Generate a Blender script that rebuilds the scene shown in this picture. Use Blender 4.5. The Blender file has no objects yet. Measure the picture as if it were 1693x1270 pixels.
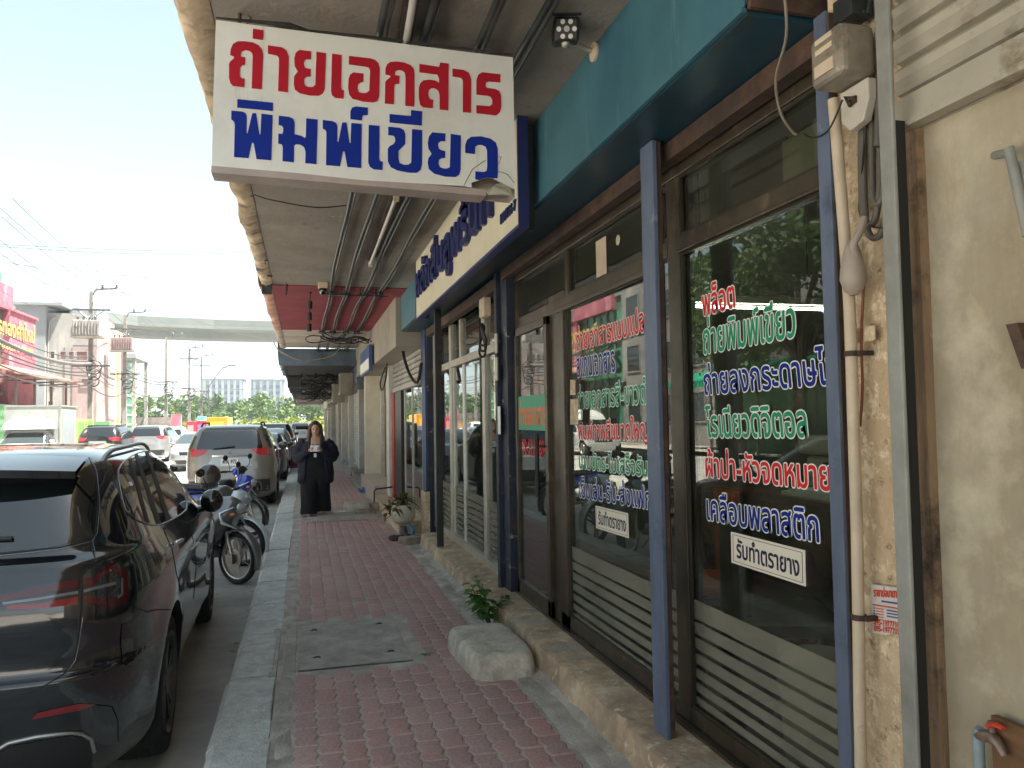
import bpy, bmesh, math, random
from math import pi, sin, cos, radians as R
from mathutils import Vector as V, Matrix, noise
from mathutils.bvhtree import BVHTree
from mathutils.geometry import delaunay_2d_cdt
random.seed(7)
sc = bpy.context.scene
col = sc.collection

# ------------------------------------------------------------------ camera
PW, PH, FPX, EYE = 1693.0, 1270.0, 1271.0, 1.58
_r = R(0.94)
_d = V((502.0 - PW/2, PH/2 - 698.0, FPX)).normalized()
_u = V((-sin(_r), cos(_r), 0)); _u.z = -(_u.x*_d.x + _u.y*_d.y)/_d.z; _u.normalize()
_x = _d.cross(_u)
if _x.x < 0: _x = -_x
CR, CU, CF = (V((_x[i], _d[i], _u[i])) for i in range(3))      # camera right, up, forward in the world
cam = bpy.data.objects.new('camera', bpy.data.cameras.new('camera')); col.objects.link(cam)
cam.matrix_world = Matrix(((CR.x, CU.x, -CF.x, 0), (CR.y, CU.y, -CF.y, 0), (CR.z, CU.z, -CF.z, EYE), (0, 0, 0, 1)))
cam.data.sensor_width = 36; cam.data.lens = FPX/PW*36
cam.data.clip_start = 0.05; cam.data.clip_end = 3000
sc.camera = cam
# ------------------------------------------------------------------ sky, sun, exposure
SUN_EL, SUN_AZ = 67.0, 112.0          # azimuth measured clockwise from +Y (the street direction)
w = bpy.data.worlds.new("World"); sc.world = w; w.use_nodes = True
nt = w.node_tree
sky = nt.nodes.new('ShaderNodeTexSky'); sky.sky_type = 'NISHITA'; sky.sun_disc = False
sky.sun_elevation = R(SUN_EL); sky.sun_rotation = R(SUN_AZ)
sky.air_density = .8; sky.dust_density = .8; sky.ozone_density = 1.0
hs = nt.nodes.new('ShaderNodeHueSaturation'); hs.inputs['Saturation'].default_value = .52; hs.inputs['Hue'].default_value = .455
nt.links.new(sky.outputs[0], hs.inputs['Color']); nt.links.new(hs.outputs[0], nt.nodes['Background'].inputs[0])
nt.nodes['Background'].inputs[1].default_value = 0.05
sl = bpy.data.lights.new('sun', 'SUN'); sl.energy = 4.6; sl.angle = R(1.5); sl.color = (1, .93, .81)
so = bpy.data.objects.new('sun', sl); col.objects.link(so)
so.rotation_euler = V((sin(R(SUN_AZ))*cos(R(SUN_EL)), cos(R(SUN_AZ))*cos(R(SUN_EL)), sin(R(SUN_EL)))).to_track_quat('Z', 'Y').to_euler()
so.location = (20, -20, 40)
sc.view_settings.view_transform = 'Standard'; sc.view_settings.look = 'None'
sc.view_settings.exposure = 2.82; sc.view_settings.gamma = 1
sc.cycles.use_denoising = True
sc.cycles.max_bounces = 8; sc.cycles.transparent_max_bounces = 16
sc.cycles.sample_clamp_indirect = 6

# ------------------------------------------------------------------ photo pixel -> world helpers
def ray(px, py): return CR*(px - PW/2) + CU*(PH/2 - py) + CF*FPX
def onx(px, py, X): v = ray(px, py); return V((0, 0, EYE)) + v*(X/v.x)
def ony(px, py, Y): v = ray(px, py); return V((0, 0, EYE)) + v*(Y/v.y)
def onz(px, py, Z): v = ray(px, py); return V((0, 0, EYE)) + v*((Z - EYE)/v.z)

# ------------------------------------------------------------------ materials
MATS = {}
def mat(name, c, rough=.6, metal=0.0, var=.12, scale=3.0, bump=0.0, bscale=40.0, stain=None, streak=None, coat=0.0, spec=.5, stretch=None, alpha=1.0, emit=0.0):
    """procedural surface: base colour mottled by noise, optional stains (colour, threshold, scale, softness), optional bump"""
    if name in MATS: return MATS[name]
    m = bpy.data.materials.new(name); m.use_nodes = True; MATS[name] = m
    N, L = m.node_tree.nodes, m.node_tree.links
    b = N['Principled BSDF']
    b.inputs['Roughness'].default_value = rough; b.inputs['Metallic'].default_value = metal
    b.inputs['Specular IOR Level'].default_value = spec
    b.inputs['Coat Weight'].default_value = coat; b.inputs['Coat Roughness'].default_value = .03
    m.diffuse_color = (*c, 1)
    tc = N.new('ShaderNodeTexCoord'); mp = N.new('ShaderNodeMapping'); L.new(tc.outputs['Object'], mp.inputs[0])
    if stretch: mp.inputs['Scale'].default_value = stretch
    cur = None
    if var > 0:
        n = N.new('ShaderNodeTexNoise'); n.inputs['Scale'].default_value = scale; n.inputs['Detail'].default_value = 6; n.inputs['Roughness'].default_value = .65
        L.new(mp.outputs[0], n.inputs['Vector'])
        mx = N.new('ShaderNodeMix'); mx.data_type = 'RGBA'
        mr = N.new('ShaderNodeMapRange'); mr.inputs[1].default_value = .3; mr.inputs[2].default_value = .7; L.new(n.outputs[0], mr.inputs[0])
        L.new(mr.outputs[0], mx.inputs[0])
        mx.inputs[6].default_value = (*[x*(1 - var*1.6) for x in c], 1); mx.inputs[7].default_value = (*[min(1, x*(1 + var)) for x in c], 1)
        cur = mx.outputs[2]
    for k, st in enumerate([stain] if stain and not isinstance(stain, list) else (stain or [])):
        sc_, th, s2, soft = st[0], st[1], st[2], (st[3] if len(st) > 3 else .06)
        n = N.new('ShaderNodeTexNoise'); n.inputs['Scale'].default_value = s2; n.inputs['Detail'].default_value = 8; n.inputs['Roughness'].default_value = .7
        mp2 = N.new('ShaderNodeMapping'); mp2.inputs['Location'].default_value = (3.1*k + 1.7, 5.3*k, 2.9*k)
        if len(st) > 4: mp2.inputs['Scale'].default_value = st[4]
        L.new(tc.outputs['Object'], mp2.inputs[0]); L.new(mp2.outputs[0], n.inputs['Vector'])
        mr = N.new('ShaderNodeMapRange'); mr.inputs[1].default_value = th - soft; mr.inputs[2].default_value = th + soft; L.new(n.outputs[0], mr.inputs[0])
        mx = N.new('ShaderNodeMix'); mx.data_type = 'RGBA'; L.new(mr.outputs[0], mx.inputs[0])
        if cur: L.new(cur, mx.inputs[6])
        else: mx.inputs[6].default_value = (*c, 1)
        mx.inputs[7].default_value = (*sc_, 1); cur = mx.outputs[2]
    if cur: L.new(cur, b.inputs['Base Color'])
    else: b.inputs['Base Color'].default_value = (*c, 1)
    if bump > 0:
        n = N.new('ShaderNodeTexNoise'); n.inputs['Scale'].default_value = bscale; n.inputs['Detail'].default_value = 7
        L.new(mp.outputs[0], n.inputs['Vector'])
        bp = N.new('ShaderNodeBump'); bp.inputs['Strength'].default_value = bump; bp.inputs['Distance'].default_value = .01
        L.new(n.outputs[0], bp.inputs['Height']); L.new(bp.outputs[0], b.inputs['Normal'])
    if alpha < 1: b.inputs['Alpha'].default_value = alpha
    if emit: b.inputs['Emission Color'].default_value = (*c, 1); b.inputs['Emission Strength'].default_value = emit
    return m

def glassmat(name, tint=(.8, .85, .82), refl=.9, ior=1.5, rough=.0, film=0.0):
    """window pane: clear and mirroring by Fresnel, lets daylight through; film = share of the pane that is frosted"""
    m = bpy.data.materials.new(name); m.use_nodes = True; N, L = m.node_tree.nodes, m.node_tree.links
    N.remove(N['Principled BSDF']); out = N['Material Output']
    t = N.new('ShaderNodeBsdfTransparent'); t.inputs[0].default_value = (*tint, 1)
    g = N.new('ShaderNodeBsdfGlossy'); g.inputs['Roughness'].default_value = rough; g.inputs[0].default_value = (refl, refl, refl, 1)
    fr = N.new('ShaderNodeFresnel'); gm = N.new('ShaderNodeNewGeometry'); im = N.new('ShaderNodeMapRange'); im.inputs[3].default_value = ior; im.inputs[4].default_value = 1/ior; L.new(gm.outputs['Backfacing'], im.inputs[0]); L.new(im.outputs[0], fr.inputs[0])
    mx = N.new('ShaderNodeMixShader'); L.new(fr.outputs[0], mx.inputs[0]); L.new(t.outputs[0], mx.inputs[1]); L.new(g.outputs[0], mx.inputs[2])
    tc = N.new('ShaderNodeTexCoord'); n = N.new('ShaderNodeTexNoise'); n.inputs['Scale'].default_value = 1.3; L.new(tc.outputs['Object'], n.inputs['Vector'])
    bp = N.new('ShaderNodeBump'); bp.inputs['Strength'].default_value = .02; bp.inputs['Distance'].default_value = .02; L.new(n.outputs[0], bp.inputs['Height']); L.new(bp.outputs[0], g.inputs['Normal'])
    d = N.new('ShaderNodeBsdfDiffuse'); d.inputs[0].default_value = (.35, .34, .28, 1)
    n2 = N.new('ShaderNodeTexNoise'); n2.inputs['Scale'].default_value = 5; n2.inputs['Detail'].default_value = 8; L.new(tc.outputs['Object'], n2.inputs['Vector'])
    mr = N.new('ShaderNodeMapRange'); mr.inputs[1].default_value = .35; mr.inputs[2].default_value = .8; mr.inputs[3].default_value = film; mr.inputs[4].default_value = film + .06; L.new(n2.outputs[0], mr.inputs[0])
    m2 = N.new('ShaderNodeMixShader'); L.new(mr.outputs[0], m2.inputs[0]); L.new(mx.outputs[0], m2.inputs[1]); L.new(d.outputs[0], m2.inputs[2])
    L.new(m2.outputs[0], out.inputs[0]); m.diffuse_color = (.2, .25, .22, 1)
    MATS[name] = m; return m

# ------------------------------------------------------------------ mesh helpers
def frame(d):
    d = d.normalized(); a = V((0, 0, 1)) if abs(d.z) < .9 else V((1, 0, 0))
    u = d.cross(a).normalized(); return u, d.cross(u).normalized()
class MB:
    def __init__(s): s.v, s.f, s.mi = [], [], []
    def add(s, vs, fs, mi=0):
        o = len(s.v); s.v += [V(p) for p in vs]; s.f += [tuple(i + o for i in q) for q in fs]; s.mi += [mi]*len(fs); return s
    def box(s, a, b, mi=0, M=None, taper=None):
        x0, y0, z0 = a; x1, y1, z1 = b
        vs = [V((x, y, z)) for z in (z0, z1) for y in (y0, y1) for x in (x0, x1)]
        if taper:
            cx, cy = (x0 + x1)/2, (y0 + y1)/2
            for p in vs[4:]: p.x = cx + (p.x - cx)*taper; p.y = cy + (p.y - cy)*taper
        if M: vs = [M @ p for p in vs]
        return s.add(vs, [(0, 2, 3, 1), (4, 5, 7, 6), (0, 1, 5, 4), (2, 6, 7, 3), (0, 4, 6, 2), (1, 3, 7, 5)], mi)
    def cyl(s, p0, p1, r0, r1=None, n=12, mi=0, caps=True):
        p0, p1 = V(p0), V(p1); r1 = r0 if r1 is None else r1; u, v = frame(p1 - p0)
        vs = [p + u*(r*cos(2*pi*k/n)) + v*(r*sin(2*pi*k/n)) for p, r in ((p0, r0), (p1, r1)) for k in range(n)]
        fs = [(k, (k + 1) % n, n + (k + 1) % n, n + k) for k in range(n)]
        if caps: fs += [tuple(range(n))[::-1], tuple(range(n, 2*n))]
        return s.add(vs, fs, mi)
    def tube(s, pts, r, n=8, mi=0, closed=False, flat=1.0):
        pts = [V(p) for p in pts]; m = len(pts); vs = []; rs = r if isinstance(r, (list, tuple)) else [r]*m
        u = None
        for i, p in enumerate(pts):
            d = (pts[(i + 1) % m] - pts[i - 1]) if closed else (pts[min(i + 1, m - 1)] - pts[max(i - 1, 0)])
            if d.length < 1e-9: d = V((0, 0, 1))
            d.normalize()
            if u is None: u, w_ = frame(d)
            else:
                u = (u - d*u.dot(d))
                u = u.normalized() if u.length > 1e-6 else frame(d)[0]
                w_ = d.cross(u)
            vs += [p + u*(rs[i]*cos(2*pi*k/n)) + w_*(rs[i]*flat*sin(2*pi*k/n)) for k in range(n)]
        fs = [(i*n + k, i*n + (k + 1) % n, ((i + 1) % m)*n + (k + 1) % n, ((i + 1) % m)*n + k) for i in range(m if closed else m - 1) for k in range(n)]
        if not closed: fs += [tuple(range(n))[::-1], tuple(range((m - 1)*n, m*n))]
        return s.add(vs, fs, mi)
    def ell(s, c, r, nu=16, nv=10, mi=0, M=None, z0=-1.0, z1=1.0):
        c = V(c); r = V(r) if hasattr(r, '__len__') else V((r, r, r)); a0, a1 = math.asin(z0), math.asin(z1); vs = []
        for j in range(nv + 1):
            t = a0 + (a1 - a0)*j/nv
            for i in range(nu):
                q = V((r.x*cos(t)*cos(2*pi*i/nu), r.y*cos(t)*sin(2*pi*i/nu), r.z*sin(t)))
                vs.append(c + (M @ q if M else q))
        return s.add(vs, [(j*nu + i, j*nu + (i + 1) % nu, (j + 1)*nu + (i + 1) % nu, (j + 1)*nu + i) for j in range(nv) for i in range(nu)], mi)
    def prism(s, poly, o, u, v, t, mi=0, mi2=None):
        """2-D polygon (in u, v) thickened by vector t"""
        o, u, v, t = V(o), V(u), V(v), V(t); n = len(poly)
        a = [o + u*p[0] + v*p[1] for p in poly]
        s.add(a + [p + t for p in a], [tuple(range(n))[::-1], tuple(range(n, 2*n))], mi)
        o2 = len(s.v) - 2*n
        s.f += [(o2 + k, o2 + (k + 1) % n, o2 + n + (k + 1) % n, o2 + n + k) for k in range(n)]; s.mi += [mi if mi2 is None else mi2]*n
        return s
    def grid(s, fn, nu, nv, mi=0, cu=False):
        vs = [fn(i/(nu), j/(nv)) for j in range(nv + 1) for i in range(nu + (0 if cu else 1))]; k = nu + (0 if cu else 1)
        return s.add(vs, [(j*k + i, j*k + (i + 1) % k, (j + 1)*k + (i + 1) % k, (j + 1)*k + i) for j in range(nv) for i in range(nu)], mi)
    def loft(s, rings, mi=0, caps=True, closed=True):
        n = len(rings[0]); m = len(rings); fs = [(i*n + k, i*n + (k + 1) % n, (i + 1)*n + (k + 1) % n, (i + 1)*n + k) for i in range(m - 1) for k in range(n if closed else n - 1)]
        if caps and closed: fs += [tuple(range(n))[::-1], tuple(range((m - 1)*n, m*n))]
        return s.add([p for r_ in rings for p in r_], fs, mi)
    def lathe(s, prof, c, n=20, mi=0, axis='z'):
        c = V(c); ax = {'z': lambda r, h, a: V((r*cos(a), r*sin(a), h)), 'x': lambda r, h, a: V((h, r*cos(a), r*sin(a))), 'y': lambda r, h, a: V((r*cos(a), h, r*sin(a)))}[axis]
        vs = [c + ax(r, h, 2*pi*k/n) for r, h in prof for k in range(n)]
        return s.add(vs, [(j*n + k, j*n + (k + 1) % n, (j + 1)*n + (k + 1) % n, (j + 1)*n + k) for j in range(len(prof) - 1) for k in range(n)], mi)
    def mesh(s, name):
        me = bpy.data.meshes.new(name); me.from_pydata([tuple(p) for p in s.v], [], s.f)
        me.polygons.foreach_set('material_index', s.mi); return me
ORG = {}
def build(mb, name, mats, parent=None, local=False, smooth=None, bevel=0, seg=2, sub=0, fix=True):
    """link a mesh builder as one object; world coordinates unless local"""
    mats = mats if isinstance(mats, (list, tuple)) else [mats]
    org = ORG[parent] if parent else None
    if org is None and not local:
        xs = [p.x for p in mb.v]; ys = [p.y for p in mb.v]
        org = V(((min(xs) + max(xs))/2, (min(ys) + max(ys))/2, min(p.z for p in mb.v)))
    if local: org = V((0, 0, 0))
    if isinstance(mb, MB): mb.v = [p - org for p in mb.v]
    me = mb.mesh(name) if isinstance(mb, MB) else mb
    if fix:
        bm = bmesh.new(); bm.from_mesh(me); bmesh.ops.recalc_face_normals(bm, faces=bm.faces); bm.to_mesh(me); bm.free()
    for m in mats: me.materials.append(m)
    o = bpy.data.objects.new(name, me); col.objects.link(o)
    if parent: o.parent = parent; ORG[o] = ORG[parent]
    else: o.location = org if not local else (0, 0, 0); ORG[o] = org
    if smooth is not None:
        me.shade_smooth()
        if smooth < 179: me.set_sharp_from_angle(angle=R(smooth))
    if bevel:
        b = o.modifiers.new('bevel', 'BEVEL'); b.width = bevel; b.segments = seg; b.limit_method = 'ANGLE'; b.angle_limit = R(40)
    if sub:
        b = o.modifiers.new('sub', 'SUBSURF'); b.levels = b.render_levels = sub
    return o
def tag(o, label, cat, group=None, kind=None):
    if label: o['label'] = label
    if cat: o['category'] = cat
    if group: o['group'] = group
    if kind: o['kind'] = kind
    return o
def thing(name, label, cat, loc=(0, 0, 0), rz=0.0, group=None):
    o = bpy.data.objects.new(name, None); col.objects.link(o); o.location = loc; o.rotation_euler = (0, 0, rz); o.empty_display_size = .2
    ORG[o] = V(loc); return tag(o, label, cat, group)
def struct(o): o['kind'] = 'structure'; return o
def copy_tree(o, parent=None):
    c = o.copy(); col.objects.link(c); ORG[c] = ORG.get(o, V((0, 0, 0)))
    if parent: c.parent = parent
    for ch in [x for x in col.objects if x.parent == o]: copy_tree(ch, c)
    return c
def catenary(a, b, sag, n=12): return [V(a).lerp(V(b), t/n) - V((0, 0, sag*4*(t/n)*(1 - t/n))) for t in range(n + 1)]
def text_mesh(body, size=1.0):
    """flat lettering as (verts, faces) in its own plane; baseline at y = 0"""
    c = bpy.data.curves.new('t', 'FONT'); c.body = body; c.size = size; c.resolution_u = 3
    o = bpy.data.objects.new('t', c); col.objects.link(o)
    dg = bpy.context.evaluated_depsgraph_get(); me = bpy.data.meshes.new_from_object(o.evaluated_get(dg))
    vs = [V((p.co.x, p.co.y, 0)) for p in me.vertices]; fs = [tuple(p.vertices) for p in me.polygons]
    bpy.data.objects.remove(o); bpy.data.curves.remove(c); bpy.data.meshes.remove(me); return vs, fs
def put_text(mb, body, quad, nrm, mi=0, bold=0.0, rim=0.0, mi_rim=1, lift=.0008, depth=0.0):
    """letter a quad (bottom-left, bottom-right, top-left): body fitted to it, bold strokes and a rim by shifted copies"""
    vs, fs = text_mesh(body)
    if not vs: return
    x0, x1 = min(p.x for p in vs), max(p.x for p in vs); y0, y1 = min(p.y for p in vs), max(p.y for p in vs)
    bl, br, tl = (V(q) for q in quad); u, v, n = br - bl, tl - bl, V(nrm).normalized()
    k = 0
    def layer(r, m, steps, base):
        for i in range(steps):
            a = 2*pi*i/steps; off = u.normalized()*(r*cos(a)) + v.normalized()*(r*sin(a))
            mb.add([bl + u*((p.x - x0)/(x1 - x0)) + v*((p.y - y0)/(y1 - y0)) + off + n*(base + i*.00006) for p in vs], fs, m)
    if rim: layer(bold + rim, mi_rim, 12, lift)
    layer(bold, mi, 8 if bold else 1, lift + (.0012 if rim else 0))
# ================================================================== SETTING
M_asphalt = mat('bounce_asphalt', (.36, .35, .33), .85, var=.3, scale=.8, bump=.5, bscale=120, stain=[((.43, .42, .39), .60, .5, .12), ((.13, .13, .13), .66, 1.7, .06)])  # colour paled so the sunlit road bounces fill into the shade
M_mortar = mat('old_mortar', (.47, .42, .37), .92, var=.3, scale=4, bump=.7, bscale=60, stain=[((.31, .27, .235), .60, 2.2, .1)])
M_kerb = mat('kerb_stone', (.60, .595, .565), .85, var=.16, scale=14, bump=.8, bscale=70, stain=[((.38, .385, .37), .60, 3.5, .12), ((.68, .68, .65), .60, 26, .05), ((.06, .06, .058), .66, 40, .04)])
M_slab = mat('cover_concrete', (.42, .385, .34), .88, var=.22, scale=5, bump=.5, bscale=80, stain=[((.25, .22, .19), .6, 3.0, .1), ((.10, .09, .08), .68, 25, .04)])
M_conc = mat('rendered_concrete', (.36, .29, .22), .9, var=.3, scale=5, bump=.8, bscale=30, stain=[((.17, .13, .10), .56, 2.3, .1), ((.50, .42, .32), .64, 7, .05)])
M_ledge = mat('worn_ledge', (.50, .37, .25), .9, var=.3, scale=5, bump=1.0, bscale=22, stain=[((.33, .235, .165), .52, 3.0, .07), ((.64, .55, .43), .60, 12, .04), ((.16, .115, .08), .66, 6, .03), ((.40, .34, .28), .62, 2.2, .04)])
M_soffit = mat('stained_soffit', (.27, .245, .215), .9, var=.25, scale=1.2, bump=.4, bscale=30, stain=[((.22, .185, .15), .54, .9, .14), ((.26, .22, .18), .58, 3.0, .05, (6, .5, 1)), ((.06, .052, .045), .66, 1.6, .08), ((.40, .37, .33), .67, 7, .05), ((.03, .028, .025), .69, 9, .04)])
M_cpaint = mat('peeling_edge_paint', (.55, .42, .28), .85, var=.25, scale=5, bump=.6, bscale=25, stain=[((.10, .085, .07), .60, 3, .06)])
M_mould = mat('mould_black', (.05, .048, .045), .95, var=.4, scale=8, bump=.6)
M_teal = mat('teal_sheet', (.055, .165, .21), .5, var=.18, scale=1.4, bump=.12, bscale=5, stain=[((.025, .10, .15), .58, 1.3, .12, (1, 1, .35)), ((.10, .22, .26), .64, 4, .06, (1, 2, .3)), ((.32, .30, .24), .77, 26, .02)])
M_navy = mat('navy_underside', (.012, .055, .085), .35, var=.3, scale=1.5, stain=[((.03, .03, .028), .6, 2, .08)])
M_rust = mat('rusty_steel', (.085, .045, .03), .75, var=.4, scale=12, bump=.3, stain=[((.035, .025, .02), .55, 5, .1)])
M_bronze = mat('bronze_aluminium', (.075, .058, .040), .38, .4, var=.3, scale=5, stain=[((.16, .125, .085), .62, 9, .06, (1, 1, .4)), ((.03, .025, .02), .64, 5, .05)])
M_bronze2 = mat('dark_bronze', (.045, .038, .028), .4, .3, var=.15, scale=6)
M_post = mat('blue_paint', (.105, .135, .205), .5, var=.22, scale=5, stain=[((.22, .26, .32), .66, 8, .05), ((.045, .07, .11), .64, 3, .06), ((.28, .24, .18), .76, 35, .02)], stretch=(1, 1, .35))
M_navyp = mat('navy_peeling', (.017, .023, .045), .6, var=.3, scale=4, bump=.4, stain=[((.33, .30, .26), .64, 9, .02), ((.06, .045, .035), .6, 3, .05)])
M_cream = mat('cream_render', (.68, .54, .36), .92, var=.25, scale=5, bump=1.0, bscale=30, stain=[((.50, .37, .235), .53, 4.5, .10, (1, 1, .35)), ((.74, .62, .44), .55, 18, .04), ((.48, .355, .225), .54, 34, .06), ((.26, .17, .10), .62, 22, .04), ((.60, .52, .40), .63, 7, .03, (1.5, 1.5, .5)), ((.04, .03, .025), .72, 30, .02)])
M_panel = mat('old_cream_board', (.45, .40, .305), .75, var=.2, scale=2.2, bump=.2, stain=[((.31, .255, .17), .54, 2.0, .14, (1, 1, .35)), ((.38, .315, .21), .58, 12, .06, (1, 1, .4)), ((.60, .54, .41), .66, 2.6, .12), ((.10, .085, .065), .76, 24, .02), ((.24, .19, .13), .72, 9, .03, (1, 1, .3))])
M_shut = mat('shutter_grey', (.42, .385, .31), .5, .15, var=.15, scale=2, stain=[((.22, .17, .11), .64, 4, .05), ((.30, .16, .05), .74, 3, .04)])
M_rail = mat('grey_green_rail', (.27, .275, .25), .55, .1, var=.2, scale=5, stain=[((.20, .185, .15), .58, 3, .08, (1, 1, .25)), ((.10, .085, .07), .70, 16, .02), ((.36, .34, .29), .68, 9, .03)])
M_dark = mat('gap_shade', (.012, .011, .010), .8, var=0)  # near-black colour put in for the shade inside gaps
M_darkwood = mat('dark_wood', (.075, .04, .022), .5, var=.35, scale=5, stretch=(1, 8, 8))
M_white = mat('white_wall', (.62, .60, .55), .85, var=.12, scale=2, bump=.2, stain=[((.40, .37, .32), .64, 2, .08)])
M_alu = mat('plain_aluminium', (.48, .45, .39), .4, .55, var=.15, scale=6, stain=[((.24, .20, .15), .66, 9, .05)])
M_pvc = mat('pvc_pipe', (.55, .45, .33), .55, var=.15, scale=5, stain=[((.30, .22, .15), .67, 9, .04)])
M_pipe = mat('dark_conduit', (.035, .042, .042), .45, .3, var=.3, scale=6)
M_black = mat('black_cable', (.014, .014, .014), .55, var=.1)
M_glass = glassmat('shop_glass', (.70, .76, .70), .95, 1.55, film=.008)
M_glass2 = glassmat('dusty_glass', (.62, .66, .60), .85, 1.5, film=.03)
M_frost = mat('frosted_film', (.25, .24, .185), .8, var=.15, scale=3, alpha=.5)

# ---- ground sheets
def sheet(name, x0, y0, x1, y1, z, m, n=1):
    mb = MB(); mb.grid(lambda a, b: V((x0 + (x1 - x0)*a, y0 + (y1 - y0)*b, z)), n, n); return struct(build(mb, name, m))
M_far = mat('dry_ground', (.34, .32, .28), .95, var=.3, scale=.05)
sheet('ground', -600, -200, 600, 1200, -.27, M_far)
sheet('road', -13.4, -40, -.40, 260, -.20, M_asphalt)
M_side = mat('far_paving', (.22, .125, .105), .9, var=.3, scale=6, bump=.6, bscale=30, stain=[((.26, .22, .18), .58, 2, .1)])
sheet('sidewalk_bed', -.17, -20, 8, 140, -.0055, M_mortar)
sheet('far_pavement', -24, -20, -13.4, 260, 0.0, M_slab)
# ---- interlocking pavers, one mesh of separate blocks
M_paver = bpy.data.materials.new('red_paver'); M_paver.use_nodes = True
N, L = M_paver.node_tree.nodes, M_paver.node_tree.links; b = N['Principled BSDF']; b.inputs['Roughness'].default_value = .8
g = N.new('ShaderNodeNewGeometry'); rp = N.new('ShaderNodeValToRGB'); L.new(g.outputs['Random Per Island'], rp.inputs[0])
e = rp.color_ramp.elements; e[0].color = (.37, .225, .205, 1); e[1].color = (.46, .285, .25, 1)
for p_, c_ in ((.3, (.40, .25, .23, 1)), (.55, (.43, .245, .215, 1)), (.8, (.38, .24, .225, 1))): k = e.new(p_); k.color = c_
tc = N.new('ShaderNodeTexCoord'); n1 = N.new('ShaderNodeTexNoise'); n1.inputs['Scale'].default_value = 2.2; n1.inputs['Detail'].default_value = 8; L.new(tc.outputs['Object'], n1.inputs[0])
mr = N.new('ShaderNodeMapRange'); mr.inputs[1].default_value = .45; mr.inputs[2].default_value = .75; mr.inputs[4].default_value = .42; L.new(n1.outputs[0], mr.inputs[0])
mx = N.new('ShaderNodeMix'); mx.data_type = 'RGBA'; L.new(mr.outputs[0], mx.inputs[0]); L.new(rp.outputs[0], mx.inputs[6]); mx.inputs[7].default_value = (.48, .37, .33, 1)
n2 = N.new('ShaderNodeTexNoise'); n2.inputs['Scale'].default_value = 60; n2.inputs['Detail'].default_value = 5; L.new(tc.outputs['Object'], n2.inputs[0])
mr2 = N.new('ShaderNodeMapRange'); mr2.inputs[1].default_value = .3; mr2.inputs[2].default_value = .7; mr2.inputs[3].default_value = .88; mr2.inputs[4].default_value = 1.3; L.new(n2.outputs[0], mr2.inputs[0])
mm = N.new('ShaderNodeMix'); mm.data_type = 'RGBA'; mm.blend_type = 'MULTIPLY'; mm.inputs[0].default_value = 1; L.new(mx.outputs[2], mm.inputs[6]); L.new(mr2.outputs[0], mm.inputs[7]); L.new(mm.outputs[2], b.inputs['Base Color'])
bp = N.new('ShaderNodeBump'); bp.inputs['Strength'].default_value = .5; bp.inputs['Distance'].default_value = .004; L.new(n2.outputs[0], bp.inputs['Height']); L.new(bp.outputs[0], b.inputs['Normal'])
mb = MB(); PWID, PLEN, GAP = .1165, .228, .0055
rr = random.Random(3)
def zig(y):      # the interlocking long edge: a trapezoid wave
    t = (y/PLEN*2) % 1.0
    return .0085*max(-1, min(1, 4*abs(2*t - 1) - 2))
for i in range(13):
    x0 = -.055 + i*PWID
    for j in range(-4, 108):
        y0 = 1.0 + (j + (.5 if i % 2 else 0))*PLEN
        y1 = y0 + PLEN
        cx_, cy_ = x0 + PWID/2, (y0 + y1)/2
        if -.14 < cx_ < .80 and 5.08 < cy_ < 6.42: continue
        if cx_ > 1.27: continue
        lift_ = -.003*max(0, noise.noise(V((cx_*.9, cy_*.5, 0)))) - (.0025*rr.random())
        if rr.random() < .03: lift_ -= .003
        ys = [y0 + GAP/2 + (PLEN - GAP)*t for t in (0, .125, .25, .375, .5, .625, .75, .875, 1)]
        tw = rr.uniform(-.012, .012); tx, ty = rr.uniform(-.02, .02), rr.uniform(-.014, .014)
        out = [(x0 + GAP/2 + zig(y - 1.0 + (i % 2)*0), y) for y in ys] + [(x0 + PWID - GAP/2 + zig(y - 1.0), y) for y in ys[::-1]]
        def ring(ins, z):
            r_ = []
            for (x, y) in out:
                dx, dy = x - cx_, y - cy_
                k = 1 - ins/.055; k2 = 1 - ins/.11
                dx, dy = dx*k, dy*k2
                r_.append(V((cx_ + dx - dy*tw, cy_ + dy + dx*tw, z + dx*tx + dy*ty)))
            return r_
        mb.loft([ring(0, -.03), ring(0, -.009 + lift_), ring(.005, -.001 + lift_), ring(.011, lift_)], caps=False)
        k = len(mb.v); mb.f.append(tuple(range(k - 18, k))); mb.mi.append(0)
struct(build(mb, 'paving', M_paver, smooth=50))
# concrete margin beside the step, gutter strip, patches
def rough_slab(name, x0, y0, x1, y1, z0, z1, m, amp=.006, nx=6, ny=30, seed=0, kind=True, jitter=0.0):
    mb = MB()
    def fn(a, b):
        x = x0 + (x1 - x0)*a; y = y0 + (y1 - y0)*b
        h = noise.noise(V((x*6 + seed, y*6, 3.3)))*amp + noise.noise(V((x*22 + seed, y*22, 1.3)))*amp*.4
        ed = min(a, 1 - a)*nx; k = 0 if ed > .5 else 1
        jx = noise.noise(V((y*3.1 + seed, x, 7.7)))*jitter
        return V((x + jx*(1 if k else .3), y, (z1 + h) if ed > .2 else z0))
    mb.grid(fn, nx, ny)
    o = build(mb, name, m, smooth=50); return struct(o) if kind else o
rough_slab('pavement_margin', 1.225, 0.4, 1.55, 9.7, -.02, .002, M_mortar, .008, 8, 90, 5, jitter=.03)
rough_slab('gutter_strip', -.165, .5, -.045, 30, -.02, -.006, M_mortar, .006, 5, 160, 9, jitter=.012)
rough_slab('gutter_patch', -.235, 5.0, -.160, 6.5, -.03, -.010, M_mortar, .003, 5, 20, 4)
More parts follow.
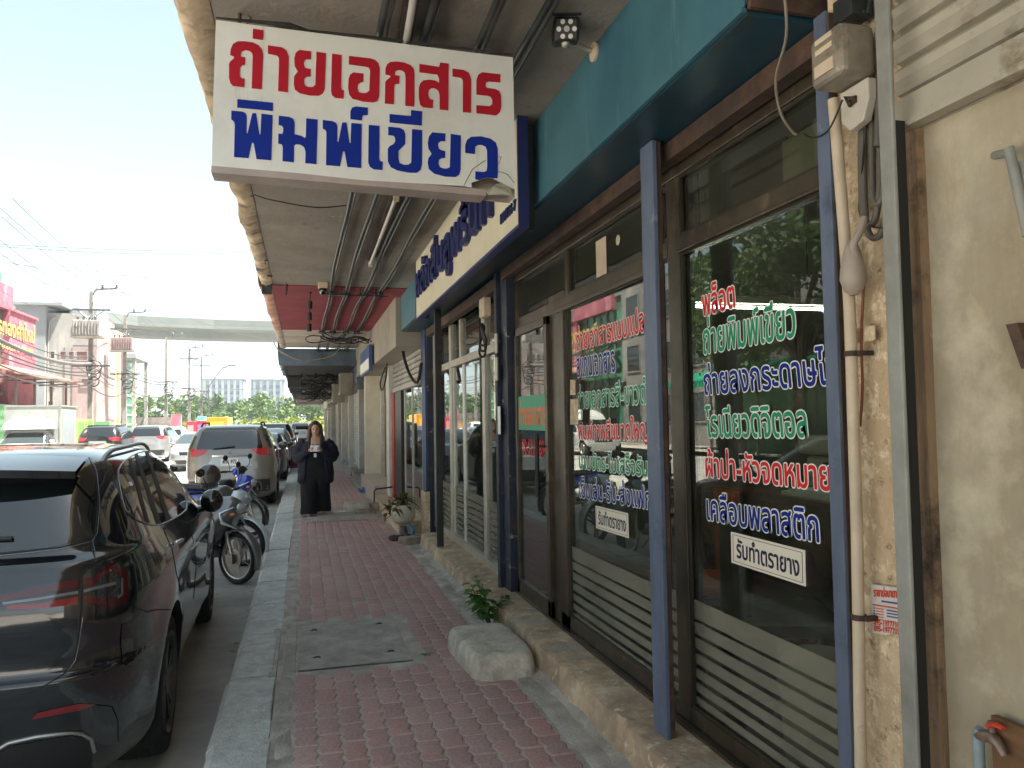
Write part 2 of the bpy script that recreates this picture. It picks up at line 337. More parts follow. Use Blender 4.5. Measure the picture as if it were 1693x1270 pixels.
rough_slab('cross_patch', -.12, 12.6, 1.3, 13.7, -.02, .006, M_slab, .006, 8, 10, 11)
# ---- kerb stones
mb = MB(); rr = random.Random(5); y = 1.05
while y < 60:
    ln = 1.0 if y > 6 else 1.03
    jx = rr.uniform(-.008, .008); dz = rr.uniform(-.008, .006)
    wx = -.165; ox = -.462
    if 5.0 < y + .5 < 6.3: wx, dz = -.20, -.004
    pts = [(ox, -.24), (ox, -.035), (ox + .03, -.004), (wx - .008, 0), (wx, -.008), (wx, -.05)]
    ng = 8
    rings = []
    for k in range(ng + 1):
        yy = y + .006 + (ln - .012)*k/ng
        e_ = .012 if k in (0, ng) else 0
        rings.append([V((px_ + jx + (noise.noise(V((yy*4, px_*9, 1)))*.008), yy, pz_ + dz - e_*(pz_ > -.1) + noise.noise(V((yy*7, px_*20, 5)))*.005)) for px_, pz_ in pts])
    mb.loft(rings, closed=False, caps=False)
    for r_ in (rings[0], rings[-1]): mb.add(r_, [tuple(range(6))])
    y += ln
struct(build(mb, 'kerb', M_kerb, smooth=35))
# a chipped corner lump and gap filler under the kerb
mb = MB(); mb.box((-.44, .9, -.26), (-.18, 60, -.06)); struct(build(mb, 'kerb_footing', M_mould))

# ---- manhole cover
t = thing('manhole_cover', 'square concrete manhole cover with four lifting holes set in the pavers', 'manhole cover', (.31, 5.75, 0))
mb = MB()
for a, b_ in (((-.135, 5.06, -.04), (-.055, 6.42, -.001)), ((.695, 5.06, -.04), (.80, 6.42, -.002)), ((-.055, 5.06, -.04), (.695, 5.135, -.002)), ((-.055, 6.32, -.04), (.695, 6.42, -.006))): mb.box(a, b_)
build(mb, 'cover_frame', M_mortar, t, bevel=.006)
mb = MB()
holes = [(.07, 6.10), (.56, 6.13), (.08, 5.40), (.57, 5.38)]
def covf(a, b):
    x, y = -.045 + .73*a, 5.145 + 1.165*b
    z = .004 + noise.noise(V((x*5, y*5, 2)))*.004
    for hx, hy in holes:
        d = math.hypot((x - hx)/.032, (y - hy)/.02)
        if d < 1: z -= .02*(1 - d*d*.6)
    return V((x, y, z))
mb.grid(covf, 100, 120); cv = build(mb, 'cover_slab', M_slab, t, smooth=60)
mb = MB()
for hx, hy in holes: mb.tube([(hx - .024, hy, -.004), (hx - .01, hy, .006), (hx + .012, hy + .002, .006), (hx + .026, hy, -.004)], .006, 6)
build(mb, 'lifting_bar', M_rust, cv)

# ---- step ledge in front of the shop
def ledge(name, label, y0, y1, xf, zt, m, seed, xb=1.78, broken=0.0):
    mb = MB(); prof = [(xf - .022, -.03), (xf - .012, .03), (xf - .002, .085), (xf - .006, zt - .04), (xf - .002, zt - .008), (xf + .014, zt), (xf + .12, zt + .006), (xb, zt + .012), (xb, -.03)]
    n = max(4, int((y1 - y0)/.035)); rings = []
    for k in range(n + 1):
        y = y0 + (y1 - y0)*k/n; r_ = []
        for q, (x, z) in enumerate(prof):
            a = .010 if q < 6 else .004
            crack = -.025*max(0, 1 - abs(((y*1.0 + seed) % 1.37) - .6)/.03)*(q in (2, 3, 4, 5))
            chip = max(0, noise.noise(V((y*2.3, seed, 4))) - .15)*.09*(q in (3, 4, 5))
            r_.append(V((x + noise.noise(V((y*3.2, q*.35 + seed, 0)))*a + noise.noise(V((y*11, q*.8 + seed, 0)))*a*.45 - crack + chip, y, z + (noise.noise(V((y*4, q + seed, 9)))*.005 - chip*.35 + crack*.3 if q < 8 else 0))))
        rings.append(r_)
    mb.loft(rings, caps=True); return tag(build(mb, name, m, smooth=34), label, 'step')
ledge('concrete_step', 'cracked tan concrete step running below the near shop windows', .6, 6.3, 1.425, .165, M_ledge, 1.3)
ledge('concrete_step', 'broken brick-red concrete step below the sliding doors', 6.32, 9.75, 1.43, .15, M_ledge, 6.1)
# low mortar apron between pavers and step
mb = MB()
def apr(a, b):
    y = .8 + 8.6*b; z = .05*a**1.5 + noise.noise(V((y*4, a*2, 1)))*.012
    return V((1.29 + .15*a + noise.noise(V((y*2.7, a, 5)))*.035*(1 - a), y, -.014 + z))
mb.grid(apr, 5, 150); struct(build(mb, 'step_apron', M_mortar, smooth=60))

# ---- white rounded block step
mb = MB()
blk = [onz(756, 1078, 0), onz(800, 1126, 0), onz(884, 1128, 0), onz(886, 1060, 0), onz(850, 1030, 0), onz(790, 1040, 0)]
c0 = V((1.185, 5.02, 0)); hx_, hy_ = .215, .43
rings = []
for z, k in ((-.03, 1.02), (.05, 1.0), (.105, .96), (.128, .90), (.137, .80), (.14, .5), (.14, .1)):
    r_ = []
    for q in range(40):
        a = 2*pi*q/40; ex = 5.5
        x = hx_*abs(cos(a))**(2/ex)*(1 if cos(a) > 0 else -1); y = hy_*abs(sin(a))**(2/ex)*(1 if sin(a) > 0 else -1)
        x *= 1 + .12*(-y/hy_)*(x < 0)*-1
        p = V((c0.x + x*k, c0.y + y*k, z)); p += V((noise.noise(p*7), noise.noise(p*7 + V((5, 0, 0))), noise.noise(p*6 + V((0, 9, 0)))*.5))*.005
        r_.append(p)
    rings.append(r_)
mb.loft(rings)
M_blk = mat('whitewashed_concrete', (.58, .52, .43), .9, var=.2, scale=6, bump=.9, bscale=40, stain=[((.24, .19, .15), .57, 3, .1), ((.66, .62, .55), .62, 8, .06), ((.10, .09, .08), .74, 30, .02)])
tag(build(mb, 'concrete_block', M_blk, smooth=60), 'rounded whitewashed concrete block used as a doorstep', 'block')
# ================================================================== THE SHOP ROW
GX = 1.72
def ypx(px, X=GX, py=700): return onx(px, py, X).y
def bars(mb, X0, X1, lst, mi=0):
    for (y0, y1, z0, z1) in lst: mb.box((X0, min(y0, y1), z0), (X1, max(y0, y1), z1), mi)
def pane(parent, y0, y1, z0, z1, m, X=GX, name='pane', skew=0.0):
    mb = MB(); a, b = min(y0, y1), max(y0, y1); M = Matrix.Translation((X, a, 0)) @ Matrix.Rotation(skew, 4, 'Z'); mb.box((-.003, 0, z0), (.003, (b - a)/cos(skew), z1), M=M); return build(mb, name, m, parent)
shop = thing('copy_shop', 'teal fronted blueprint copy shop with bronze framed glass doors', 'shop', (1.8, 6.2, 0))
# pillars (party walls)
def rough_box(mb, a, b, n=26, amp=.006, seed=0):
    x0, y0, z0 = a; x1, y1, z1 = b
    for face in range(3):
        pass
    def f1(s, t): p = V((x0, y0 + (y1 - y0)*s, z0 + (z1 - z0)*t)); p.x += (noise.noise(p*9 + V((seed, 0, 0))) + .5*noise.noise(p*25))*amp*(0 < s < 1); return p
    def f2(s, t): p = V((x0 + (x1 - x0)*s, y0, z0 + (z1 - z0)*t)); p.y += (noise.noise(p*9 + V((seed, 3, 0))) + .5*noise.noise(p*25))*amp*(0 < s < 1); return p
    def f3(s, t): p = V((x0 + (x1 - x0)*s, y1, z0 + (z1 - z0)*t)); return p
    mb.grid(f1, 10, n*2); mb.grid(f2, 6, n*2); mb.grid(f3, 1, 1)
mb = MB(); rough_box(mb, (1.60, 1.70, 0), (1.92, 2.02, 3.33), 40, .009, 2); build(mb, 'party_pillar', M_cream, shop, smooth=60)
mb = MB(); rough_box(mb, (1.62, 6.10, .0), (2.0, 6.40, 3.33), 30, .006, 5); build(mb, 'party_pillar', M_navyp, shop, smooth=60)
mb = MB(); rough_box(mb, (1.62, 10.35, 0), (2.0, 10.75, 3.33), 24, .006, 8); build(mb, 'party_pillar', M_navyp, shop, smooth=60)
mb = MB(); mb.box((1.585, 6.31, .16), (1.618, 6.39, 2.84)); build(mb, 'pillar_board', M_navyp, shop)
mb = MB(); mb.box((1.60, 10.40, .5), (1.618, 10.72, 2.84)); build(mb, 'pillar_board', mat('deep_blue_paint', (.03, .06, .16), .55, var=.2), shop)
mb = MB(); rough_box(mb, (1.56, 10.3, 0), (1.63, 10.62, .62), 8, .01, 3); build(mb, 'pillar_base', M_cream, shop, smooth=60)
# fascia box
Y0, Y1 = 2.06, 11.37
mb = MB()
def fas(a, b):
    y = Y0 + (Y1 - Y0)*a; z = 2.85 + .50*b
    return V((1.33 - .006*abs(1 - abs(2*b - 1)) + noise.noise(V((y*1.3 + z*1.5, z*1.6, 2)))*.022*(1 - abs(2*b - 1)), y, z))
mb.grid(fas, 60, 6); mb.box((1.336, Y0, 2.86), (1.75, Y1 - .01, 3.34)); build(mb, 'fascia', M_teal, shop, smooth=40)
mb = MB(); mb.box((1.325, Y0 + .01, 2.838), (1.342, Y1, 2.852)); mb.box((1.322, Y0 + 2.45, 2.85), (1.331, Y0 + 2.46, 3.34)); build(mb, 'fascia_trim', M_teal, shop)
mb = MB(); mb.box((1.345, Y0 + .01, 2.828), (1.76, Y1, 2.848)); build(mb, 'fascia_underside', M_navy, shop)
mb = MB(); mb.box((1.338, Y0 - .02, 2.84), (1.62, Y0 - .002, 3.33)); build(mb, 'fascia_end', M_rust, shop)
mb = MB(); mb.box((1.60, 2.05, 2.74), (1.665, 6.2, 2.822)); mb.box((1.60, 6.45, 2.70), (1.665, 10.3, 2.80)); build(mb, 'lintel_beam', M_rust, shop)
mb = MB(); mb.box((1.70, 2.03, 2.72), (1.80, 6.09, 2.826)); mb.box((1.70, 6.42, 2.72), (1.80, 10.33, 2.826)); build(mb, 'lintel_gap_shade', M_dark, shop)  # dark filler boxes stand in for the shade above the window heads
# posts (shutter guides) standing on the step
def post(y, x, m, wy=.06, z0=.165, z1=2.826, dx=.05):
    mb = MB(); mb.box((x - dx/2, y - wy/2, z0), (x + dx/2, y + wy/2, z1)); mb.box((x + dx/2, y - wy/2 + .006, z0), (x + dx/2 + .025, y + wy/2 - .006, z1), 1)
    return build(mb, 'shutter_post', [m, M_rust], shop, bevel=.003)
post(3.187, 1.53, M_post, .128, dx=.022); post(2.012, 1.567, M_post, .058, dx=.014); post(8.60, 1.46, M_pipe, .05)
# ---- shop A glazing
wf = MB(); zT, zB = 2.70, .19
yy = {k: ypx(v) for k, v in dict(j0=853, d0=862, d1=917, s1=930, w0=944, m0=1094, m1=1106, m2=1120, m3=1140, e=1400).items()}
bars(wf, 1.69, 1.77, [(yy['d0'], 6.10, .17, zT), (yy['d1'] + .01, yy['w0'], .17, zT - .26), (3.47, 3.56, .17, zT), (yy['m3'], yy['m2'], .17, zT), (2.03, 2.12, .17, zT)])
bars(wf, 1.685, 1.775, [(2.12, yy['m3'], 2.34, 2.415), (yy['m2'], 3.47, 2.34, 2.415), (3.56, yy['d0'], 2.31, 2.395), (2.03, 6.10, zT, zT + .06)])
bars(wf, 1.69, 1.77, [(2.12, yy['m3'], .17, .26), (yy['m2'], 3.47, .17, .26), (3.56, yy['s1'], .17, .27), (4.78, 4.84, 2.395, zT)])
bars(wf, 1.675, 1.69, [(3.56, yy['s1'], 2.30, 2.33), (yy['w0'] - .0, yy['w0'] + .03, .27, 2.31), (2.12, yy['m3'], 2.335, 2.35)])
bars(wf, 1.65, 1.685, [(2.03, 6.10, .13, .19)])
build(wf, 'window_frame', M_bronze, shop, bevel=.004)
wf = MB()
for ya, yb, za, zb_ in ((2.12, yy['m3'], .26, 2.34), (3.56, yy['w0'], .27, 2.31), (2.12, yy['m3'], 2.415, zT), (3.56, 4.78, 2.395, zT)):
    bars(wf, 1.696, 1.71, [(ya, ya + .014, za, zb_), (yb - .014, yb, za, zb_), (ya + .014, yb - .014, za, za + .014), (ya + .014, yb - .014, zb_ - .014, zb_)])
build(wf, 'glazing_bead', M_bronze2, shop)
def stripes(parent, y0, y1, zt, m=M_frost, X=GX):
    mb = MB(); z = zt; n = 0
    for h, gap in ((.085, .015), (.052, .018), (.050, .020), (.046, .022), (.042, .022), (.038, .024), (.034, .024), (.03, .02)):
        mb.box((X - .0055, min(y0, y1), z - h), (X - .0042, max(y0, y1), z)); z -= h + gap
    return build(mb, 'frosted_stripes', m, parent)
w2 = pane(shop, 2.12, yy['m3'], .26, 2.34, M_glass); stripes(w2, 2.125, yy['m3'] - .005, .745)
w2b = pane(shop, yy['m2'], 3.47, .26, 2.34, M_glass); stripes(w2b, yy['m2'] + .004, 3.466, .745)
w1 = pane(shop, 3.56, yy['w0'], .27, 2.31, M_glass, GX + .008, skew=R(.8)); stripes(w1, 3.565, yy['w0'] - .005, .735, X=GX - .008)
for a, b_ in ((2.12, yy['m3']), (yy['m2'], 3.47), (3.56, 4.78), (4.84, yy['d0'])): pane(shop, a, b_, 2.415, zT, M_glass2, name='transom_pane')
# door
door = MB(); d0, d1 = yy['d0'] - .03, yy['d1'] - .02
bars(door, 1.66, 1.70, [(d0, d0 - .05, .175, 2.305), (d1, d1 + .06, .175, 2.305), (d0, d1, 2.245, 2.305), (d0, d1, .175, .30)])
door = build(door, 'door', M_bronze, shop, bevel=.003)
dp = pane(door, d0 - .05, d1 + .06, .30, 2.245, M_glass, 1.68)
mb = MB(); hy = d1 + .07
mb.cyl((1.60, hy, 1.02), (1.60, hy, 1.47), .016); mb.cyl((1.60, hy, 1.12), (1.67, hy - .02, 1.12), .008); mb.cyl((1.60, hy, 1.38), (1.67, hy - .02, 1.38), .008); build(mb, 'handle', M_black, door, smooth=40)
mb = MB(); mb.box((1.6745, d1 + .06, 1.49), (1.6757, d0 - .05, 1.755)); gb = build(mb, 'green_sticker', mat('green_film', (.10, .42, .26), .6, var=.05, alpha=.9), dp)
M_org = mat('orange_vinyl', (.80, .16, .04), .5, var=0); M_red = mat('red_vinyl', (.62, .025, .03), .6, var=.05, spec=.15); M_grn = mat('green_vinyl', (.02, .27, .13), .6, var=.05, spec=.15)
M_blu = mat('blue_vinyl', (.010, .025, .22), .6, var=.05, spec=.15); M_wht = mat('white_vinyl', (.78, .78, .74), .5, var=.03)
mb = MB(); put_text(mb, 'ถ่ายเอกสาร', (V((1.6735, d0 - .07, 1.53)), V((1.6735, d1 + .07, 1.53)), V((1.6735, d0 - .07, 1.72))), (-1, 0, 0), 0, .006, 0); build(mb, 'lettering', M_org, gb, fix=False)
mb = MB(); put_text(mb, '02-521-0894', (V((1.6735, d0 - .16, 1.30)), V((1.6735, d1 + .07, 1.30)), V((1.6735, d0 - .16, 1.42))), (-1, 0, 0), 0, .004, 0); build(mb, 'lettering', M_red, dp, fix=False)
# stickers on door frame and transom
mb = MB()
for (x0, y0, x1, y1) in ((943, 628, 951, 653), (943, 660, 956, 702)):
    a, b_, c_, d_ = onx(x0, y0, 1.672), onx(x1, y0, 1.672), onx(x1, y1, 1.672), onx(x0, y1, 1.672); mb.prism([(0, 0)], a, V((0, 0, 0)), V((0, 0, 0)), V((0, 0, 0))) if 0 else mb.add([a, b_, c_, d_] + [p + V((-.001, 0, 0)) for p in (a, b_, c_, d_)], [(0, 1, 2, 3), (7, 6, 5, 4), (0, 4, 5, 1), (2, 6, 7, 3), (1, 5, 6, 2), (3, 7, 4, 0)])
build(mb, 'frame_sticker', M_cream, shop)
mb = MB()
a, b_ = onx(986, 440, 1.712), onx(1003, 440, 1.712); mb.box((1.7108, b_.y, 2.42), (1.712, a.y, 2.64)); build(mb, 'tape_patch', M_pvc, shop); mb = MB(); c_ = onx(1022, 397, 1.7125); mb.cyl((1.7105, c_.y, c_.z), (1.7115, c_.y, c_.z), .03, n=14)
build(mb, 'tape_patch', M_pvc, shop)
# lettering on the two big panes: body, colour, pixel baseline-left, baseline-right, top-left
def letter(parent, rows, X, bold, rim):
    for body, m, bl, br, tl in rows:
        mb = MB(); q = [onx(*p, X) for p in (bl, br, tl)]
        put_text(mb, body, q, (-1, 0, 0), 0, bold, rim, 1); build(mb, 'lettering', [m, M_wht], parent, fix=False)
letter(w2, [('พล็อต', M_red, (1163, 523), (1216, 508), (1160, 474)),
            ('ถ่ายพิมพ์เขียว', M_grn, (1164, 586), (1316, 557), (1162, 527)),
            ('ถ่ายลงกระดาษไข', M_blu, (1166, 653), (1388, 634), (1162, 603)),
            ('โรเนียวดิจิตอล', M_grn, (1170, 723), (1336, 723), (1166, 672)),
            ('ผ้าป่า-หัวจดหมาย', M_red, (1168, 788), (1375, 812), (1166, 742)),
            ('เคลือบพลาสติก', M_blu, (1170, 859), (1355, 897), (1168, 813))], GX - .007, .0024, .0048)
letter(w1, [('ถ่ายเอกสารแบบแปลน', M_red, (955, 580), (1078, 545), (952, 542)),
            ('สแกนเอกสาร', M_blu, (955, 624), (1018, 615), (953, 592)),
            ('ถ่ายเอกสารสี-ขาวดำ', M_grn, (955, 676), (1076, 667), (954, 638)),
            ('พิมพ์ภาพสีขนาดใหญ่', M_red, (957, 733), (1073, 735), (956, 694)),
            ('นามบัตร-ใบเสร็จรับเงิน', M_grn, (958, 774), (1100, 792), (957, 744)),
            ('เย็บเล่ม-รับ-ส่งแฟกซ์', M_blu, (959, 822), (1090, 845), (957, 788))], GX - .018, .0022, .005)
M_sticker = mat('cream_sticker', (.72, .66, .55), .6, var=.04)
M_ink = mat('navy_ink', (.012, .014, .045), .5, var=0)
for par, qd in ((w2, ((1210, 930), (1333, 970), (1209, 879))), (w1, ((986, 873), (1040, 890), (985, 836)))):
    bl, br, tl = (onx(*p, GX - (.006 if par is w2 else .018)) for p in qd); u, v = br - bl, tl - bl; n = V((-1, 0, 0))
    mb = MB(); mb.prism([(0, 0), (1, 0), (1, 1), (0, 1)], bl, u, v, n*.002)
    stk = build(mb, 'sticker', M_sticker, par)
    mb = MB(); iw = .04; ih = .04*u.length/v.length
    for a in ((.03, .07, .97, .085), (.03, .915, .97, .93), (.03, .07, .036, .93), (.964, .07, .97, .93)): mb.prism([(a[0], a[1]), (a[2], a[1]), (a[2], a[3]), (a[0], a[3])], bl + n*.0022, u, v, n*.0006)
    put_text(mb, 'รับทำตรายาง', (bl + u*.09 + v*.22, bl + u*.93 + v*.22, bl + u*.09 + v*.84), n, 0, .0018, 0, lift=.003); build(mb, 'lettering', M_ink, stk, fix=False)
# ---- shop B sliding doors
wf = MB()
bars(wf, 1.70, 1.77, [(6.40, 6.62, .16, 2.80), (9.02, 9.16, .16, 2.80), (10.2, 10.35, .16, 2.80), (7.28, 7.40, .16, 2.80), (8.44, 8.52, 2.28, 2.72)])
bars(wf, 1.695, 1.775, [(6.40, 10.35, 2.20, 2.28), (6.40, 10.35, 2.72, 2.80), (6.40, 10.35, .15, .24)]); build(wf, 'sliding_door_frame', M_alu, shop, bevel=.004)
wf = MB(); bars(wf, 1.72, 1.75, [(8.36, 8.46, .24, 2.20), (8.98, 9.02, .24, 2.2), (7.40, 7.46, .24, 2.2)]); build(wf, 'sliding_leaf_frame', mat('bright_aluminium', (.62, .62, .58), .35, .5, var=.1), shop, bevel=.003)
for a, b_ in ((7.46, 8.36), (8.46, 8.98)):
    p = pane(shop, a, b_, .24, 2.20, M_glass, 1.735); stripes(p, a, b_, .80, X=1.735)
for a, b_ in ((6.62, 7.28), (9.16, 10.2)):
    p = pane(shop, a, b_, .24, 2.20, M_glass, 1.735); stripes(p, a, b_, .80, X=1.735)
for a, b_ in ((6.62, 8.44), (8.52, 10.2)): pane(shop, a, b_, 2.28, 2.72, M_glass2, 1.735, 'transom_pane')
# ---- rooms behind the glass: floor, back wall, ceiling
mb = MB(); mb.box((1.80, 1.9, .10), (7.5, 10.6, .17)); build(mb, 'room_floor', mat('room_floor', (.10, .085, .07), .6, var=.2), shop)
mb = MB(); mb.box((6.4, 1.9, .17), (6.5, 10.6, 2.95)); mb.box((1.9, 1.80, .17), (6.4, 1.9, 2.95)); mb.box((1.9, 10.6, .17), (6.4, 10.7, 2.95)); mb.box((2.0, 6.2, .17), (6.4, 6.3, 2.95)); build(mb, 'room_wall', mat('room_wall', (.20, .19, .165), .85, var=.15), shop)
mb = MB(); mb.box((1.78, 1.9, 2.90), (7.5, 10.6, 3.0)); build(mb, 'room_ceiling', mat('room_ceiling', (.30, .29, .26), .9, var=.1), shop)
mb = MB(); mb.box((1.84, 2.13, 2.44), (1.86, 2.62, 2.66)); mb.box((1.86, 2.63, 2.46), (1.88, 3.15, 2.69), 1); build(mb, 'transom_board', [M_panel, M_bronze2], shop)
# unseen upper storeys, added and sized to shade the pavement and near road
M_up = mat('unseen_upper_wall', (.50, .47, .41), .9, var=.15, scale=.6, stain=[((.28, .26, .23), .6, .8, .1, (1, 1, .4))])
def upper(parent, y0, y1, m=M_up, h=13.0):
    mb = MB(); mb.box((1.95, y0, 3.34), (9, y1, h)); o = build(mb, 'unseen_upper_wall', m, parent)
    for k in range(3):
        for q in range(2):
            ya = y0 + .5 + q*(y1 - y0)/2; mb = MB()
            mb.box((1.93, ya, 4.4 + k*3), (1.96, ya + (y1 - y0)/2 - 1, 5.9 + k*3)); build(mb, 'upper_window', M_bronze2, parent)
    return o
upper(shop, 2.0, 10.6)
# canopy slab of the shop with broken painted edge
def canopy(parent, y0, y1, z, xo, xi, th, m, medge, drip=True, seed=0):
    mb = MB(); mb.box((xo + .05, y0, z), (xi, y1, z + .12)); build(mb, 'canopy_soffit', m, parent)
    mb = MB(); n = int((y1 - y0)/.08)
    def fn(a, b):
        y = y0 + (y1 - y0)*a; j = noise.noise(V((y*2.1, b*2 + seed, 3)))*.022 + noise.noise(V((y*7, b*5 + seed, 1)))*.012
        prof = [(.13, -.004), (.06, -.03), (.0, -.015), (-.02, .05), (-.03, th*.6), (-.03, th), (.06, th)]
        k = min(len(prof) - 1, round(b*6)); return V((xo + prof[k][0] + j*(0 < k < 6), y, z + prof[k][1] + j*.6*(0 < k < 5)))
    mb.grid(fn, n, 6); build(mb, 'canopy_edge', medge, parent, smooth=50)
canopy(shop, 1.2, 10.12, 3.33, -.50, 1.34, .34, M_soffit, M_cpaint, seed=1)
mb = MB()
for k in range(9):
    y = 2.6 + k*.85; mb.tube([(-.45 + random.uniform(-.02, .08), y + t*.05, 3.325 - abs(noise.noise(V((y, t, 1))))*.02) for t in range(5)], .012 + random.random()*.02, 6, flat=.3)
mb.box((-.50, 10.05, 3.20), (-.38, 10.125, 3.34)); build(mb, 'mould_and_dark_block', M_mould, shop)  # mould streaks, plus a dark block at the canopy's far outer corner
# ---- unit at the right edge of the frame
uz = thing('shuttered_shop', 'closed shop front with grey roller shutter above an old cream board', 'shop', (1.62, 1.0, 0))
def shutter(name, parent, X, y0, y1, z0, z1, m, pitch=.075, rail=.10):
    mb = MB(); n = int((z1 - z0 - rail)/pitch); prof = []
    for k in range(n):
        z = z0 + rail + k*pitch
        prof += [(X + .030, z), (X + .008, z + .006), (X, z + .016), (X + .004, z + pitch*.5), (X, z + pitch - .022), (X + .010, z + pitch - .010), (X + .032, z + pitch - .004)]
    mb.loft([[V((x, y, z)) for x, z in prof] for y in (y0, y1)], closed=False, caps=False)
    mb.box((X - .006, y0, z0), (X + .02, y1, z0 + rail - .012)); mb.box((X - .022, y0, z0), (X - .006, y1, z0 + .018)); mb.box((X + .034, y0, z0), (X + .04, y1, z1))
    return build(mb, name, m, parent)
shutter('roller_shutter', uz, 1.55, -3.0, 1.70, 2.33, 3.4, M_shut, .088, .10)
mb = MB(); mb.box((1.478, ypx(1495, 1.478) , -.02), (1.490, ypx(1471, 1.478), 3.45)); build(mb, 'shutter_rail', M_rail, uz, bevel=.004)
mb = MB(); mb.box((1.491, ypx(1495, 1.478) + .002, -.02), (1.519, ypx(1474, 1.478), 2.34)); build(mb, 'rail_gap_shade', M_dark, uz)  # dark box stands in for the shaded gap behind the rail
mb = MB(); mb.box((1.562, ypx(1533, 1.562), -.02), (1.592, ypx(1510, 1.562), 2.36)); build(mb, 'timber_jamb', mat('stained_jamb', (.26, .17, .10), .8, var=.3, scale=5, bump=.4, stretch=(4, 4, .5), stain=[((.5, .44, .34), .66, 6, .03, (1, 1, .25)), ((.03, .02, .015), .6, 3, .06)]), uz)
mb = MB(); mb.grid(lambda a, b: V((1.589 + noise.noise(V((a*3, b*3, 1)))*.004, ypx(1533, 1.589) - 4.6*a, -.02 + 2.4*b)), 40, 30); build(mb, 'board_wall', M_panel, uz, smooth=60)
mb = MB(); mb.box((1.67, -8, 0), (1.9, 1.655, 3.4)); mb.box((1.95, -9, 3.34), (9, 2.0, 13.0)); build(mb, 'wall', M_up, uz)  # upper block runs on unseen past the camera, added to block the sun
canopy(uz, -9, 1.19, 3.36, -.50, 1.9, .30, M_soffit, M_cpaint, seed=4)  # canopy continued unseen behind the camera to shade the pavement
rough_slab('near_step', 1.46, -3, 1.70, 1.66, -.02, .02, M_conc, .012, 6, 60, 21)
# ---- shop C (half-open shutter), D, and the far row
def plain_unit(label, y0, y1, **k):
    g = thing('shophouse', label, 'shophouse', (1.7, (y0 + y1)/2, 0)); r = random.Random(int(y0*10))
    wallm, shm, fm, sm = k.get('wall', M_white), k.get('shut', M_shut), k.get('fas', M_alu), k.get('soffit', M_soffit)
    zc = k.get('zc', 3.33); xo = k.get('xo', -.52)
    mb = MB(); rough_box(mb, (k.get('px', 1.55), y1 - .45, 0), (2.0, y1, 3.33), 14, .008, y0); build(mb, 'party_pillar', k.get('pil', M_white), g, smooth=60)
    mb = MB(); mb.box((k.get('fx', 1.25), y0 + .05, k.get('fz', 2.72)), (1.9, y1 - .02, zc)); build(mb, 'fascia', fm, g, bevel=.01)
    canopy(g, k.get('cy0', y0 + .0), y1 + .0, zc, xo, 1.9, k.get('th', .30), sm, k.get('edge', M_cpaint), seed=y0)
    zs = k.get('zs', .12)
    mb = MB(); mb.box((1.78, y0, 0), (1.95, y1, 3.3)); build(mb, 'wall', wallm, g)
    if shm: shutter('roller_shutter', g, 1.66, y0 + .05, y1 - .45, zs, k.get('fz', 2.72) + .02, shm, .09)
    upper(g, y0, y1, k.get('up', M_up)); return g
M_redsof = mat('red_soffit', (.26, .035, .05), .7, var=.2, scale=2, stain=[((.14, .02, .03), .62, 1.5, .1), ((.08, .05, .05), .74, 8, .03)])
M_whsof = mat('pale_soffit', (.50, .44, .38), .85, var=.15, scale=1.5, stain=[((.28, .24, .2), .62, 1.5, .12)])
M_bluemetal = mat('blue_grey_metal', (.10, .135, .18), .35, .3, var=.2, scale=3, stain=[((.04, .05, .06), .62, 2, .08)])
M_darksof = mat('dark_soffit', (.05, .05, .052), .7, var=.3, scale=2)
M_fasC = mat('grey_beige_fascia', (.30, .27, .215), .6, var=.12, scale=1.5, stain=[((.20, .17, .13), .63, 1.5, .08, (1, 1, .4))])
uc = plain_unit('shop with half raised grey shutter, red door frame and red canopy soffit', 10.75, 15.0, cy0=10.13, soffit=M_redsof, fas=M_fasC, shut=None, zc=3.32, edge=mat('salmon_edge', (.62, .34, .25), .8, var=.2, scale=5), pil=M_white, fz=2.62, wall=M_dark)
shutter('roller_shutter', uc, 1.62, 10.95, 14.6, 2.10, 2.64, mat('shutter_light', (.42, .40, .36), .45, .3, var=.15, stain=[((.24, .21, .18), .62, 4, .06)]), .085)
M_redfr = mat('red_door_frame', (.40, .03, .025), .4, var=.1); M_blkfr = mat('black_frame', (.02, .02, .022), .4, var=.1)
mb = MB(); bars(mb, 1.60, 1.68, [(14.25, 14.75, .12, 2.10)]); build(mb, 'red_door_frame', M_redfr, uc, bevel=.005)
mb = MB(); bars(mb, 1.62, 1.70, [(13.3, 14.25, .12, 2.10)]); build(mb, 'black_door_frame', M_blkfr, uc)
p = pane(uc, 11.05, 13.3, .2, 2.10, glassmat('clear_glass', (.75, .8, .76), .95, 1.9), 1.66, 'glass_door')
mb = MB(); bars(mb, 1.645, 1.675, [(12.05, 12.12, .15, 2.1), (10.95, 11.05, .15, 2.1), (13.0, 13.06, .15, 2.1), (11.05, 13.3, .15, .22)]); build(mb, 'door_stile', M_alu, p)
mb = MB()
for q in (0, 1): mb.tube([(1.60, 12.2 + .22*cos(a) if 0 else 12.06 + (.10 + .10*q) + .10*cos(a), 1.25 + .28*sin(a)) for a in [2*pi*k/16 for k in range(16)]], .012, 6, closed=True)
build(mb, 'pull_handle', M_bronze2, p, smooth=60)
mb = MB(); rough_box(mb, (1.28, 10.9, -.02), (1.75, 14.9, .16), 6, .012, 4); mb.box((1.28, 10.9, .15), (1.78, 14.9, .165)); build(mb, 'plinth', M_cream, uc, smooth=50)
ud = plain_unit('cream walled shophouse with white entrance pilaster and pale soffit', 15.0, 19.0, soffit=M_whsof, fas=M_fasC, shut=None, zc=3.36, edge=M_whsof, pil=mat('ivory_paint', (.66, .60, .48), .6, var=.08), px=1.42, wall=mat('ivory_wall', (.60, .54, .44), .7, var=.08), fz=2.65)
